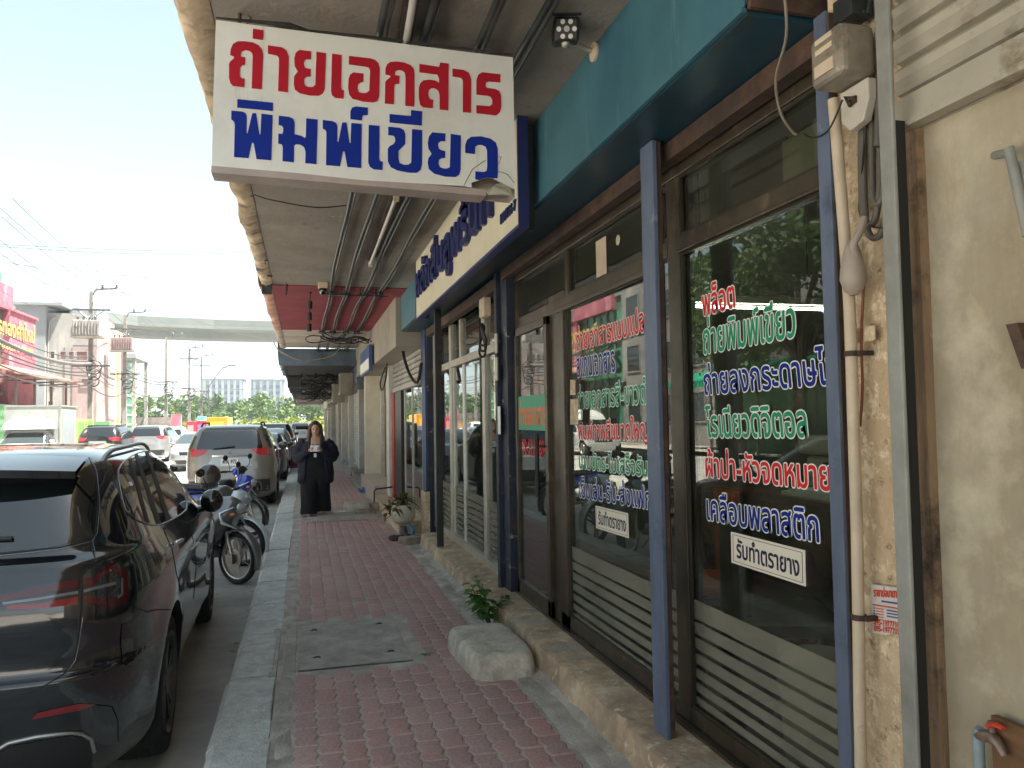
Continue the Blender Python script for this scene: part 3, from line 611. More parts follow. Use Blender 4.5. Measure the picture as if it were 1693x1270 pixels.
mb = MB(); bars(mb, 1.68, 1.76, [(15.2, 15.5, .2, 2.6), (17.4, 17.7, .2, 2.6)]); build(mb, 'door_frame', M_alu, ud)
mb = MB(); mb.box((1.30, 15.0, -.02), (1.78, 18.6, .33)); build(mb, 'tiled_plinth', mat('pale_pink_tile', (.50, .40, .34), .35, var=.12), ud, bevel=.01)
ue = plain_unit('shophouse with tall brown boarded doors beyond the cream one', 19.0, 23.2, soffit=M_darksof, fas=M_bluemetal, shut=None, zc=2.95, xo=-.55, edge=M_bluemetal, wall=mat('brown_boards', (.17, .115, .08), .6, var=.2, stretch=(1, 6, .6)), pil=M_white, fz=2.50, th=.55)
mb = MB(); mb.box((-.56, 18.95, 2.93), (1.24, 18.99, 3.33)); build(mb, 'canopy_front', M_bluemetal, ue)
mb = MB(); bars(mb, 1.70, 1.775, [(19.6, 19.75, .2, 2.5), (20.9, 21.05, .2, 2.5), (22.2, 22.35, .2, 2.5)]); build(mb, 'door_frame', M_alu, ue)
mb = MB(); mb.box((1.32, 19.0, -.02), (1.78, 23, .2)); build(mb, 'plinth', M_conc, ue)
mb = MB(); mb.box((1.772, 20.2, 1.35), (1.776, 20.75, 1.75)); build(mb, 'notice', M_wht, ue)
fu = [('shophouse with pale ribbed roller shutter and dark corrugated canopy', M_white, mat('pale_shutter', (.55, .54, .48), .5, var=.1), M_darksof),
      ('shophouse with pinkish roller shutter beyond the pale shuttered one', mat('pink_wall', (.50, .36, .32), .8), mat('pinkish_shutter', (.48, .38, .34), .5), M_darksof),
      ('salmon fascia shophouse farther down the row', mat('salmon_wall', (.48, .34, .28), .8), M_shut, M_soffit),
      ('far grey shophouse with low sagging canopy', M_white, M_shut, M_darksof),
      ('far cream shophouse near the end of the row', M_white, M_shut, M_soffit),
      ('last dim shophouse at the end of the row', M_fasC, M_shut, M_darksof)]
y = 23.2
for k, (lb, wm, sm_, so_) in enumerate(fu):
    ln = 4.2 if k < 3 else 7.5
    plain_unit(lb, y, y + ln, wall=wm, shut=sm_, soffit=so_, fas=[M_fasC, wm, wm][k % 3], zc=[2.94, 2.91, 2.88, 2.85, 2.82, 2.79][k], fz=[2.5, 2.35, 2.45][k % 3], xo=[-.5, -.42, -.55][k % 3], edge=so_, zs=.15, px=[1.5, 1.45][k % 2])
    y += ln
# ================================================================== VEHICLES
ROAD = -.20
def paint(name, c, rough=.28, metal=.0, coat=1.0): return mat(name, c, rough, metal, var=0.02, scale=2, coat=coat)
M_tyre = mat('tyre_rubber', (.016, .016, .016), .85, var=.3, scale=10, bump=.3, bscale=60)
M_rim = mat('alloy_rim', (.42, .41, .39), .3, .9, var=.05)
M_rimdark = mat('dark_alloy', (.10, .10, .10), .3, .8, var=.05)
M_glassdark = mat('tinted_glass', (.008, .010, .011), .03, 0, var=0, spec=.9, coat=.6)
M_glasslite = mat('car_window', (.03, .04, .045), .03, 0, var=0, spec=.9, coat=.6)
M_chrome = mat('chrome', (.72, .72, .72), .12, 1, var=0)
M_plastic = mat('black_plastic', (.014, .014, .015), .5, var=.1)
M_gloss = mat('gloss_black', (.006, .006, .007), .08, var=0, coat=1)
M_redlens = mat('red_lens', (.20, .008, .012), .12, var=0, coat=1)
M_darkred = mat('dark_red_lens', (.075, .004, .008), .10, var=0, coat=1)
M_smoke = mat('smoked_lens', (.02, .018, .020), .06, var=0, coat=1)
M_clear = mat('clear_lens', (.42, .44, .45), .1, .2, var=0, coat=1)
M_plate = mat('number_plate', (.74, .74, .72), .4, var=.03)
M_seam = mat('panel_gap', (.004, .004, .004), .6, var=0)
def cr(tab, z):
    """smooth interpolation of (z, a, b, c...) rows"""
    k = 0
    while k < len(tab) - 2 and z > tab[k + 1][0]: k += 1
    p0, p1 = tab[k], tab[k + 1]; h = p1[0] - p0[0]; t = max(0, min(1, (z - p0[0])/h)); out = []
    for c in range(1, len(p0)):
        d = (p1[c] - p0[c])/h
        m0 = ((p0[c] - tab[k - 1][c])/(p0[0] - tab[k - 1][0]) if k > 0 else d); m1 = ((tab[k + 2][c] - p1[c])/(tab[k + 2][0] - p1[0]) if k + 2 < len(tab) else d)
        m0 = 0 if m0*d <= 0 else 2*m0*d/(m0 + d); m1 = 0 if m1*d <= 0 else 2*m1*d/(m1 + d)
        out.append((2*t**3 - 3*t*t + 1)*p0[c] + (t**3 - 2*t*t + t)*h*m0 + (-2*t**3 + 3*t*t)*p1[c] + (t**3 - t*t)*h*m1)
    return out
def eval_mesh(o):
    dg = bpy.context.evaluated_depsgraph_get(); return bpy.data.meshes.new_from_object(o.evaluated_get(dg))
def car_body(tab, axles, R_arch, half, sub=5, nseg=112, flare=.018, w_arch=.30, zax=.36):
    """closed shell from plan outlines at rising heights, with the wheel arches cut out"""
    mb = MB(); rings = []; zs = []
    for a, b in zip(tab, tab[1:]): zs += [a[0] + (b[0] - a[0])*q/sub for q in range(sub)]
    zs.append(tab[-1][0])
    for z in zs:
        yr, yf, wd, n = cr(tab, z); yc, hl = (yr + yf)/2, (yf - yr)/2; r_ = []
        for k in range(nseg):
            a = 2*pi*(k + .5)/nseg; c, s = cos(a), sin(a)
            # spread samples so that the long sides get most of them
            x = wd*abs(s)**(2/n)*(1 if s > 0 else -1); y = yc - hl*abs(c)**(2/n)*(1 if c > 0 else -1)
            for ax in axles:
                d = math.hypot(y - ax, z - zax); x += (1 if x > 0 else -1)*flare*math.exp(-((d - R_arch)/.11)**2)*(abs(x) > wd*.8)*(z < 1.0)
            r_.append(V((x, y, z)))
        rings.append(r_)
    mb.loft(rings); me = mb.mesh('shell')
    bm = bmesh.new(); bm.from_mesh(me); bmesh.ops.recalc_face_normals(bm, faces=bm.faces); bm.to_mesh(me); bm.free()
    o = bpy.data.objects.new('shell', me); col.objects.link(o); cut = []
    for ax in axles:
        for s in (-1, 1):
            c = MB(); c.cyl((s*(half - w_arch), ax, zax), (s*(half + .2), ax, zax), R_arch, n=48); cm = c.mesh('cut')
            bm = bmesh.new(); bm.from_mesh(cm); bmesh.ops.recalc_face_normals(bm, faces=bm.faces); bm.to_mesh(cm); bm.free()
            co = bpy.data.objects.new('cut', cm); col.objects.link(co); cut.append(co)
            md = o.modifiers.new('b', 'BOOLEAN'); md.operation = 'DIFFERENCE'; md.solver = 'EXACT'; md.object = co
    out = eval_mesh(o)
    for c in cut + [o]: bpy.data.objects.remove(c)
    out.materials.clear()
    for p in out.polygons:
        c = p.center
        p.material_index = 1 if any(math.hypot(c.y - ax, c.z - zax) < R_arch + .004 and abs(c.x) > half - w_arch - .01 and (math.hypot(c.y - ax, c.z - zax) < R_arch - .02 or abs(p.normal.x) < .35) for ax in axles) and abs(c.x) < half + .05 else 0
    return out
def bvh_of(me): return BVHTree.FromPolygons([v.co.copy() for v in me.vertices], [tuple(p.vertices) for p in me.polygons])
def poly_points(poly, res):
    pts = []; n = len(poly)
    for i in range(n):
        a, b = V(poly[i]), V(poly[(i + 1) % n]); m = max(1, int((b - a).length/res))
        pts += [a.lerp(b, k/m) for k in range(m)]
    return pts
def inside(p, poly):
    c = False; n = len(poly)
    for i in range(n):
        a, b = poly[i], poly[(i + 1) % n]
        if (a[1] > p[1]) != (b[1] > p[1]) and p[0] < (b[0] - a[0])*(p[1] - a[1])/(b[1] - a[1]) + a[0]: c = not c
    return c
def decal(bvh, poly, cast, res, off, mirror=True):
    """panel lying on the body: 2-D outline filled, every vertex cast onto the shell; cast(p) -> (origin, direction)"""
    edge = poly_points(poly, res); x0 = min(p[0] for p in poly); x1 = max(p[0] for p in poly); y0 = min(p[1] for p in poly); y1 = max(p[1] for p in poly)
    pts = [V((p[0], p[1])) for p in edge]; n = len(pts); ny = int((y1 - y0)/res) + 1; nx = int((x1 - x0)/res) + 1
    for i in range(nx):
        for j in range(ny):
            q = V((x0 + (i + .5)*res, y0 + (j + .5)*res))
            if inside(q, poly) and min((q - e_).length for e_ in edge) > res*.45: pts.append(q)
    vs, _, fs, _, _, _ = delaunay_2d_cdt(pts, [], [list(range(n))], 1, 1e-7)
    P3 = []; ok = []
    for p in vs:
        o, d = cast(p); h, nr, _, _ = bvh.ray_cast(o, d)
        if h is None: ok.append(False); P3.append(V((0, 0, 0)))
        else:
            if nr.dot(d) > 0: nr = -nr
            ok.append(True); P3.append(h + nr*off)
    fs = [f for f in fs if all(ok[i] for i in f)]
    if mirror:
        k = len(P3); P3 = P3 + [V((-p.x, p.y, p.z)) for p in P3]; fs = list(fs) + [tuple(i + k for i in reversed(f)) for f in fs]
    used = sorted({i for f in fs for i in f}); ix = {u: k for k, u in enumerate(used)}
    m = MB(); m.add([P3[i] for i in used], [tuple(ix[i] for i in f) for f in fs]); return m
def line_on(bvh, pts, cast, res, r, mb, off=0.0, mirror=True, flat=1.0, closed=False, mi=0, n=6):
    P = []; pl = [V(p) for p in pts]; seq = list(zip(pl, pl[1:] + pl[:1])) if closed else list(zip(pl, pl[1:]))
    for a, b in seq:
        m = max(1, int((b - a).length/res)); P += [a.lerp(b, k/m) for k in range(m)]
    if not closed: P.append(pl[-1])
    Q = []
    for p in P:
        o, d = cast(p); h, nr, _, _ = bvh.ray_cast(o, d)
        if h is not None: Q.append(h + (nr if nr.dot(d) < 0 else -nr)*off)
    if len(Q) < 2: return
    mb.tube(Q, r, n, mi, closed=closed)
    if mirror: mb.tube([V((-p.x, p.y, p.z)) for p in Q], r, n, mi, closed=closed)
side = lambda p: (V((3, p[0], p[1])), V((-1, 0, 0)))
rear = lambda p: (V((p[0], -5, p[1])), V((0, 1, 0)))
front = lambda p: (V((p[0], 9, p[1])), V((0, -1, 0)))
def smoothpoly(p, it=2):
    for _ in range(it):
        q = []
        for i in range(len(p)):
            a, b = V(p[i]), V(p[(i + 1) % len(p)]); q += [a.lerp(b, .25), a.lerp(b, .75)]
        p = q
    return p
def wheel(parent, x, y, r, wd, rimm, sgn, spokes=5, rr_=.70, double=True, cap=None):
    t = MB(); k = wd/2
    prof = [(r*rr_, -k*.9), (r*.80, -k), (r*.93, -k*.98), (r*.985, -k*.8), (r, -k*.55), (r*.992, -k*.5), (r, -k*.45), (r, -.05*k), (r*.992, 0), (r, .05*k), (r, k*.45), (r*.992, k*.5), (r, k*.55), (r*.985, k*.8), (r*.93, k*.98), (r*.80, k), (r*rr_, k*.9), (r*rr_, -k*.9)]
    t.lathe(prof, (x, y, r), 48, axis='x'); w_ = build(t, 'wheel', M_tyre, parent, smooth=40)
    m = MB(); f = x + sgn*k
    m.lathe([(r*(rr_ + .015), -sgn*.005), (r*(rr_ + .005), sgn*.004), (r*(rr_ - .03), -sgn*.012), (r*(rr_ - .05), -sgn*.10), (r*(rr_ - .06), -sgn*wd*.8)], (f, y, r), 40, axis='x')
    m.lathe([(.0001, -sgn*.012), (r*.14, -sgn*.014), (r*.19, -sgn*.03), (r*.19, -sgn*.09)], (f, y, r), 20, axis='x')
    for s in range(spokes):
        for dd in ((-.17, .17) if double else (0,)):
            a = 2*pi*s/spokes + dd + .3; a2 = 2*pi*s/spokes + dd*1.25 + .3
            u0 = V((0, cos(a), sin(a))); u1 = V((0, cos(a2), sin(a2)))
            wv0 = V((0, -sin(a), cos(a)))*(r*(.045 if double else .10)); wv1 = V((0, -sin(a2), cos(a2)))*(r*(.04 if double else .08))
            c = V((f, y, r)); A, B = c + u0*r*.13 + V((-sgn*.018, 0, 0)), c + u1*r*(rr_ - .02) + V((-sgn*.014, 0, 0)); dp = V((-sgn*.04, 0, 0))
            m.add([A - wv0, A + wv0, B + wv1, B - wv1, A - wv0*1.2 + dp, A + wv0*1.2 + dp, B + wv1*1.2 + dp, B - wv1*1.2 + dp], [(0, 1, 2, 3), (0, 4, 5, 1), (1, 5, 6, 2), (2, 6, 7, 3), (3, 7, 4, 0)])
    build(m, 'rim', rimm, w_, smooth=35)
    m = MB(); m.lathe([(.0001, -sgn*.10), (r*.45, -sgn*.10), (r*.45, -sgn*.13)], (f, y, r), 28, axis='x'); build(m, 'brake_disc', M_rimdark, w_, smooth=35)
    return w_
def flip(mb):
    m = MB(); m.add([V((-p.x, p.y, p.z)) for p in mb.v], [tuple(reversed(f)) for f in mb.f]); m.mi = list(mb.mi); return m
def car(label, cat, loc, rz, tab, axles, rw, paintm, spec, group=None, name='parked_car', sub=4, nseg=88, tw=.22):
    root = thing(name, label, cat, loc, rz, group); ORG[root] = V((0, 0, 0))
    half = max(r_[3] for r_ in tab); Ra = rw + .055
    me = car_body(tab, axles, Ra, half, sub, nseg, spec.get('flare', .015), zax=rw)
    bv = bvh_of(me); body = build(me, 'body', [paintm, M_plastic], root, local=True, smooth=32, fix=False)
    body.parent = root; ORG[body] = V((0, 0, 0)); res = spec.get('res', .07)
    def link(mb, nm, m, sm=60, par=None):
        o = build(mb, nm, m, par or root, local=True, smooth=sm, fix=False); o.parent = par or root; ORG[o] = V((0, 0, 0)); return o
    for nm, poly, cast, m, mir in spec.get('decals', []):
        d = decal(bv, poly, cast, min(res, .05), .003, False)
        if not d.f: continue
        if mir: link(flip(d), nm, m)
        link(d, nm, m)
    for nm, lines, cast, r_, m, off in spec.get('lines', []):
        for l in lines:
            mb = MB(); line_on(bv, l, cast, .06, r_, mb, off, False)
            if mb.f: link(flip(mb), nm, m); link(mb, nm, m)
    for ax in axles:
        for s in (-1, 1): wheel(root, s*(half - tw/2 - .015), ax, rw, tw, spec.get('rim', M_rim), s, spec.get('spokes', 5), double=spec.get('double', True))
    for nm, fn, m, sm in spec.get('extra', []):
        mb = MB(); fn(mb); o = build(mb, nm, m, root, local=True, smooth=sm, bevel=0); o.parent = root; ORG[o] = V((0, 0, 0))
    return root, bv, body
def mirror_pair(fn):
    def g(mb):
        k = len(mb.v); kf = len(mb.f); fn(mb); n = len(mb.v) - k; nf = len(mb.f) - kf
        mb.add([V((-p.x, p.y, p.z)) for p in mb.v[k:]], [tuple(i - k for i in reversed(f)) for f in mb.f[kf:kf + nf]], 0)
        for q in range(nf): mb.mi[kf + nf + q] = mb.mi[kf + q]
    return g

# ---------------------------------------------------------------- the dark SUV in the foreground
T_suv = [(.17, -.60, 3.45, .78, 6), (.24, -.84, 3.60, .885, 7), (.36, -.93, 3.69, .92, 7), (.52, -.965, 3.73, .932, 7), (.66, -.985, 3.73, .938, 7), (.705, -.985, 3.72, .939, 7), (.735, -.945, 3.715, .940, 7), (.80, -.94, 3.70, .941, 7), (.92, -.955, 3.67, .945, 7), (1.00, -.950, 3.58, .943, 7), (1.06, -.935, 3.38, .932, 7), (1.10, -.92, 3.0, .920, 7), (1.13, -.908, 2.55, .908, 7),
         (1.165, -.893, 2.38, .894, 7), (1.185, -.875, 2.30, .887, 7), (1.215, -.815, 2.24, .873, 7), (1.28, -.775, 2.12, .845, 7), (1.42, -.685, 1.82, .785, 7), (1.53, -.60, 1.58, .730, 6.5), (1.60, -.52, 1.36, .68, 6), (1.645, -.38, 1.10, .60, 5), (1.668, -.1, .85, .44, 4), (1.677, .2, .6, .2, 3)]
P_suv = mat('dark_graphite_paint', (.009, .010, .0135), .10, 0, var=0, coat=1, spec=.5)
CX0, CY0, CYAW = -1.645, 4.62, R(1.9)
root, bv, body = car('dark graphite SUV parked at the kerb nearest the camera', 'car', (CX0, CY0, ROAD), CYAW, T_suv, (0, 2.864), .372, P_suv,
    dict(res=.08, rim=M_rimdark, flare=.02, decals=[], lines=[]), name='parked_car', sub=6, nseg=160, tw=.26)
bpy.context.view_layer.update(); MI = root.matrix_world.inverted(); EYEL = MI @ V((0, 0, EYE)); M3 = MI.to_3x3()
pixc = lambda p: (EYEL, (M3 @ ray(p[0], p[1])).normalized())
TWIN = {}
def lput(mb, nm, m, par, smooth=70):
    o = build(mb, nm, m, par, local=True, smooth=smooth, fix=False); o.parent = par; ORG[o] = V((0, 0, 0)); return o
def pdec(nm, poly, m, off=.003, res=9, par=None, sm=0, mirror=True):
    d = decal(bv, smoothpoly(poly, sm) if sm else poly, pixc, res, off, False); par = par or root
    if mirror:
        f = flip(d); t = lput(f, nm, m, TWIN.get(par, par))
    o = lput(d, nm, m, par)
    if mirror: TWIN[o] = t
    return o
def pline(nm, lines, m, r=.0025, off=0.0, par=None, mirror=True, closed=False, res=8):
    for l in lines:
        mb = MB(); line_on(bv, l, pixc, res, r, mb, off, False, closed=closed)
        if not mb.f: continue
        f = flip(mb); lput(mb, nm, m, par or root)
        if mirror: lput(f, nm, m, par or root)
# side windows with chrome surround
dlo = [(193, 782), (203, 764), (222, 751), (245, 745), (266, 751), (282, 771), (298, 800), (312, 838), (296, 853), (270, 866), (256, 869), (240, 866), (216, 856), (204, 838)]
dl = smoothpoly(dlo, 1)
sw = pdec('side_window', dl, M_glassdark, .002, 7)
pline('chrome_surround', [dl], mat('satin_trim', (.30, .30, .30), .25, 1, var=0), .0036, .003, closed=True, res=4)
for q_ in ([(212, 760), (217, 758), (247, 868), (240, 866)], [(222, 753), (227, 751), (266, 867), (258, 868)], [(239, 747), (244, 747), (282, 861), (275, 864)]): pdec('window_pillar', q_, M_plastic, .004, 4)
# tailgate glass
pdec('rear_window', [(-160, 845), (-120, 806), (0, 801), (120, 800), (150, 812), (157, 835), (156, 872), (148, 890), (80, 906), (0, 914), (-130, 918)], M_glassdark, .002, 9, mirror=False)
pline('seam', [[(147, 757), (157, 780), (162, 830), (158, 880), (150, 893), (157, 926), (140, 943), (134, 960), (134, 1000), (128, 1060), (122, 1090), (105, 1115), (60, 1142), (0, 1156)],
               [(269, 872), (285, 910), (292, 950), (300, 975)], [(312, 862), (322, 905), (324, 940), (320, 990)], [(240, 1012), (258, 1008), (282, 1008)], [(222, 1005), (240, 1010)], [(150, 893), (100, 905), (40, 912), (0, 916)]], M_seam, .003, 0)
pline('seam_highlight', [[(150, 757), (160, 780), (165, 830), (161, 881), (153, 894), (160, 926), (143, 943), (137, 958)], [(137, 1020), (131, 1060), (125, 1091), (107, 1117)], [(150, 896), (100, 908), (40, 915), (0, 919)]], mat('edge_highlight', (.35, .37, .40), .2, 1, var=0), .0011, .0015)  # thin bright lines painted in as glints along the panel edges
pline('wiper', [[(-40, 893), (0, 893), (22, 892)]], M_plastic, .010, .012, mirror=False)
# tail lamp: gloss housing on gate and fender, with red and clear bars inside
lampA = pdec('tail_lamp', [(-6, 985), (60, 968), (128, 956), (131, 1020), (95, 1022), (60, 1010), (16, 1010)], M_smoke, .004, 8)
pdec('red_bar', [(-4, 986), (60, 973), (129, 959), (129, 970), (60, 985), (-4, 995)], M_darkred, .0055, 6, lampA)
pdec('red_bar', [(14, 1008), (10, 1001), (70, 997), (128, 987), (128, 999), (70, 1006)], M_redlens, .0055, 6, lampA)
M_cbar = mat('smoked_clear', (.16, .17, .175), .12, .2, var=0, coat=1)
pdec('clear_bar', [(4, 996), (60, 989), (129, 977), (129, 982), (60, 993), (6, 1000)], M_cbar, .0055, 6, lampA)
lampB = pdec('tail_lamp', [(137, 950), (148, 932), (160, 928), (190, 926), (206, 938), (214, 950), (216, 990), (205, 1005), (170, 1014), (136, 1019)], M_smoke, .004, 8)
pdec('red_bar', [(138, 958), (150, 958), (176, 934), (188, 934), (205, 945), (210, 952), (211, 990), (204, 998), (175, 1004), (138, 997), (138, 985), (175, 992), (198, 986), (201, 983), (201, 957), (186, 944), (178, 944), (154, 970), (138, 970)], M_darkred, .0055, 5, lampB)
pdec('clear_bar', [(138, 975), (190, 962), (190, 967), (138, 980)], M_cbar, .0055, 5, lampB)
pdec('clear_bar', [(199, 955), (202, 957), (202, 984), (194, 990), (192, 986), (198, 982)], M_cbar, .0058, 5, lampB)
pdec('air_slot', [(201, 1032), (211, 1031), (217, 1036), (219, 1060), (220, 1090), (217, 1103), (202, 1098), (199, 1060)], M_gloss, .004, 6)
pdec('reflector', [(52, 1189), (62, 1178), (130, 1163), (158, 1164), (130, 1174)], M_redlens, .004, 6)
pline('bumper_strip', [[(-20, 1250), (0, 1237), (15, 1228), (60, 1218), (118, 1211), (135, 1213), (150, 1222), (155, 1243)]], M_rim, .009, .004)
pdec('lower_bumper', [(-40, 1300), (0, 1243), (18, 1233), (118, 1216), (145, 1222), (152, 1243), (152, 1300)], M_plastic, .003, 9)
pline('seam', [[(158, 1165), (185, 1168), (195, 1190), (196, 1225)]], M_seam, .003, 0)
pline('door_handle', [[(284, 900), (297, 894)], [(313, 907), (325, 898)]], M_gloss, .013, .014)
pline('handle_chrome', [[(284, 899), (297, 893)]], M_chrome, .004, .026)
# spoiler, roof rails, mirrors
def spoiler(mb):
    def fn(a, b):
        x = (-1 + 2*a)*.60; k = 1 - .25*abs(x/.60)**4; y0, z0 = -.42, 1.64
        y = -.40 - .33*b*k; z = 1.652 - .045*b - .028*(x/.6)**2 - .01*b*b
        return V((x, y, z))
    mb.grid(fn, 24, 6); mb.grid(lambda a, b: fn(a, 1 - b*.75) + V((0, .004 + .05*b, -.035 - .03*b)), 24, 4)
    mb.grid(lambda a, b: fn(a, 1).lerp(fn(a, 1) + V((0, .004, -.035)), b), 24, 1)
m_ = MB(); spoiler(m_); o = build(m_, 'roof_spoiler', P_suv, root, local=True, smooth=40); o.parent = root
for q_ in ([(122, 787), (142, 776), (154, 800), (158, 838), (150, 826), (128, 803)],): pdec('spoiler_blade', q_, M_gloss, .012, 6)
for s in (-1, 1):
    m_ = MB(); pts = []
    for k in range(25):
        t = k/24; y = -.36 + 1.92*t; h, nr, _, _ = bv.ray_cast(V((s*(.655 - .05*t*t), y, 3)), V((0, 0, -1)))
        e_ = min(1, min(t, 1 - t)/.12); pts.append(h + V((0, 0, .004 + .026*e_**.6)))
    m_.tube(pts, .014, 8, flat=.9)
    o = build(m_, 'roof_rail', mat('satin_rail', (.22, .22, .22), .3, .7, var=0), root, local=True, smooth=60); o.parent = root
def sunroof(): return decal(bv, [(-.46, .25), (.46, .25), (.46, 1.2), (-.46, 1.2)], lambda p: (V((p[0], p[1], 3)), V((0, 0, -1))), .1, .002, False)
o = build(sunroof(), 'glass_roof', M_glassdark, root, local=True, smooth=60, fix=False); o.parent = root
def mirror_(mb):
    mb.ell((1.0, 1.93, 1.165), (.088, .07, .092), 20, 12); mb.tube([(.88, 1.95, 1.09), (.94, 1.94, 1.11), (.98, 1.93, 1.13)], .03, 8)
for s in (1, -1):
    m_ = MB(); mirror_(m_)
    if s < 0: m_.v = [V((-p.x, p.y, p.z)) for p in m_.v]
    o = build(m_, 'wing_mirror', M_gloss, root, local=True, smooth=70); o.parent = root
SUV = root
# ---------------------------------------------------------------- the brown-grey SUV ahead
T_box = [(.20, -.75, 3.35, .80, 7), (.30, -.92, 3.48, .87, 8), (.45, -.97, 3.55, .905, 8), (.62, -.98, 3.56, .912, 8), (.80, -.95, 3.54, .915, 8), (.95, -.94, 3.45, .915, 8), (1.05, -.93, 3.25, .905, 8), (1.12, -.92, 2.7, .895, 8), (1.18, -.905, 2.25, .885, 8),
         (1.28, -.88, 2.05, .855, 8), (1.45, -.80, 1.75, .795, 8), (1.60, -.70, 1.45, .72, 7.5), (1.68, -.62, 1.2, .66, 7), (1.725, -.45, .95, .58, 6), (1.745, -.2, .7, .40, 4), (1.75, .1, .5, .2, 3)]
M_taupe = paint('taupe_paint', (.21, .19, .165), .3, .5)
M_silver = paint('silver_paint', (.30, .315, .33), .32, .6); M_whitep = paint('white_paint', (.50, .51, .50), .3); M_darkcar = paint('black_paint', (.012, .013, .016), .2); M_greyc = paint('dark_grey_paint', (.06, .065, .07), .28, .4)
dloS = [(2.05, 1.20), (1.75, 1.40), (1.35, 1.60), (.6, 1.645), (-.40, 1.62), (-.72, 1.50), (-.80, 1.25), (0, 1.20)]
def suv_spec(rim=M_rim, facing='rear', **k):
    lamp = [(.42, 1.235), (.70, 1.265), (.93, 1.25), (.93, 1.09), (.80, 1.085), (.62, 1.10), (.50, 1.15)]
    d = [('side_window', dloS, side, M_glassdark, True),
         ('rear_window', [(-.66, 1.24), (.66, 1.24), (.56, 1.62), (-.56, 1.62)], rear, M_glassdark, False),
         ('windscreen', [(-.78, 1.22), (.78, 1.22), (.60, 1.62), (-.60, 1.62)], front, M_glasslite, False),
         ('tail_lamp', lamp, rear, mat('bright_red_lens', (.42, .02, .03), .12, var=0, coat=1), True), ('spoiler_band', [(-.54, 1.635), (.54, 1.635), (.50, 1.69), (-.50, 1.69)], rear, M_gloss, False),
         ('lower_bumper', [(-.80, .60), (.80, .60), (.80, .34), (-.80, .34)], rear, M_plastic, False),
         ('plate_recess', [(-.46, .88), (.46, .88), (.33, 1.10), (-.33, 1.10)], rear, mat('light_recess', (.36, .37, .38), .3, .5, var=0), False),
         ('head_lamp', [(.50, .82), (.86, .86), (.84, 1.0), (.55, .96)], front, M_clear, True),
         ('grille', [(-.45, .62), (.45, .62), (.48, .98), (-.48, .98)], front, M_gloss, False)]
    return dict(decals=d, lines=[('side_seam', [[(1.15, .5), (1.12, 1.2)], [(.1, .6), (.15, 1.2)]], side, .004, M_seam, 0)], rim=rim, flare=.03, spokes=6, **k)
def rearbits(mb):
    mb.box((-.34, -.975, 1.085), (.34, -.93, 1.125))
def plate_(root, y, z, txt, s=-1, w_=.34):
    mb = MB(); mb.box((-w_/2, y - .012 if s < 0 else y, z), (w_/2, y if s < 0 else y + .012, z + .15)); o = build(mb, 'number_plate', M_plate, root, local=True); o.parent = root; ORG[o] = V((0, 0, 0))
    mb = MB(); u = -s; yy_ = y + s*.013
    put_text(mb, txt, (V((-u*(w_/2 - .03), yy_, z + .045)), V((u*(w_/2 - .03), yy_, z + .045)), V((-u*(w_/2 - .03), yy_, z + .125))), (0, s, 0), 0, .003, 0, lift=.001)
    t = build(mb, 'lettering', M_ink, o, local=True, fix=False); t.parent = o
sp = suv_spec()
sp['extra'] = [('chrome_bar', rearbits, M_chrome, 40), ('roof_rack_bar', lambda mb: mb.tube([(-.62, -.3, 1.70), (-.60, -.2, 1.78), (-.60, 1.0, 1.80), (-.62, 1.15, 1.72)], .02, 6), M_plastic, 60), ('roof_rack_bar', lambda mb: mb.tube([(.62, -.3, 1.70), (.60, -.2, 1.78), (.60, 1.0, 1.80), (.62, 1.15, 1.72)], .02, 6), M_plastic, 60),
    ('wing_mirror', lambda mb: mb.ell((1.02, 1.85, 1.22), (.12, .07, .09), 14, 8), M_taupe, 70), ('wing_mirror', lambda mb: mb.ell((-1.02, 1.85, 1.22), (.12, .07, .09), 14, 8), M_taupe, 70),
    ('wiper', lambda mb: mb.tube([(-.32, -.93, 1.255), (.1, -.915, 1.30)], .014, 6), M_plastic, 60),
    ('emblem', lambda mb: [mb.prism([(0, .045), (.018, .022), (0, 0), (-.018, .022)], (dx, -.945, 1.165 + dz), V((1, 0, 0)), V((0, 0, 1)), V((0, -.012, 0))) for dx, dz in ((0, .028), (-.02, -.012), (.02, -.012))], M_chrome, None)]
PAJ, _, _ = car('brown grey SUV with red tail lamps parked ahead of the motorcycles', 'car', (-1.50, 18.0, ROAD), R(.4), T_box, (0, 2.8), .37, M_taupe, sp)
plate_(PAJ, -.955, .90, '4กบ 972')
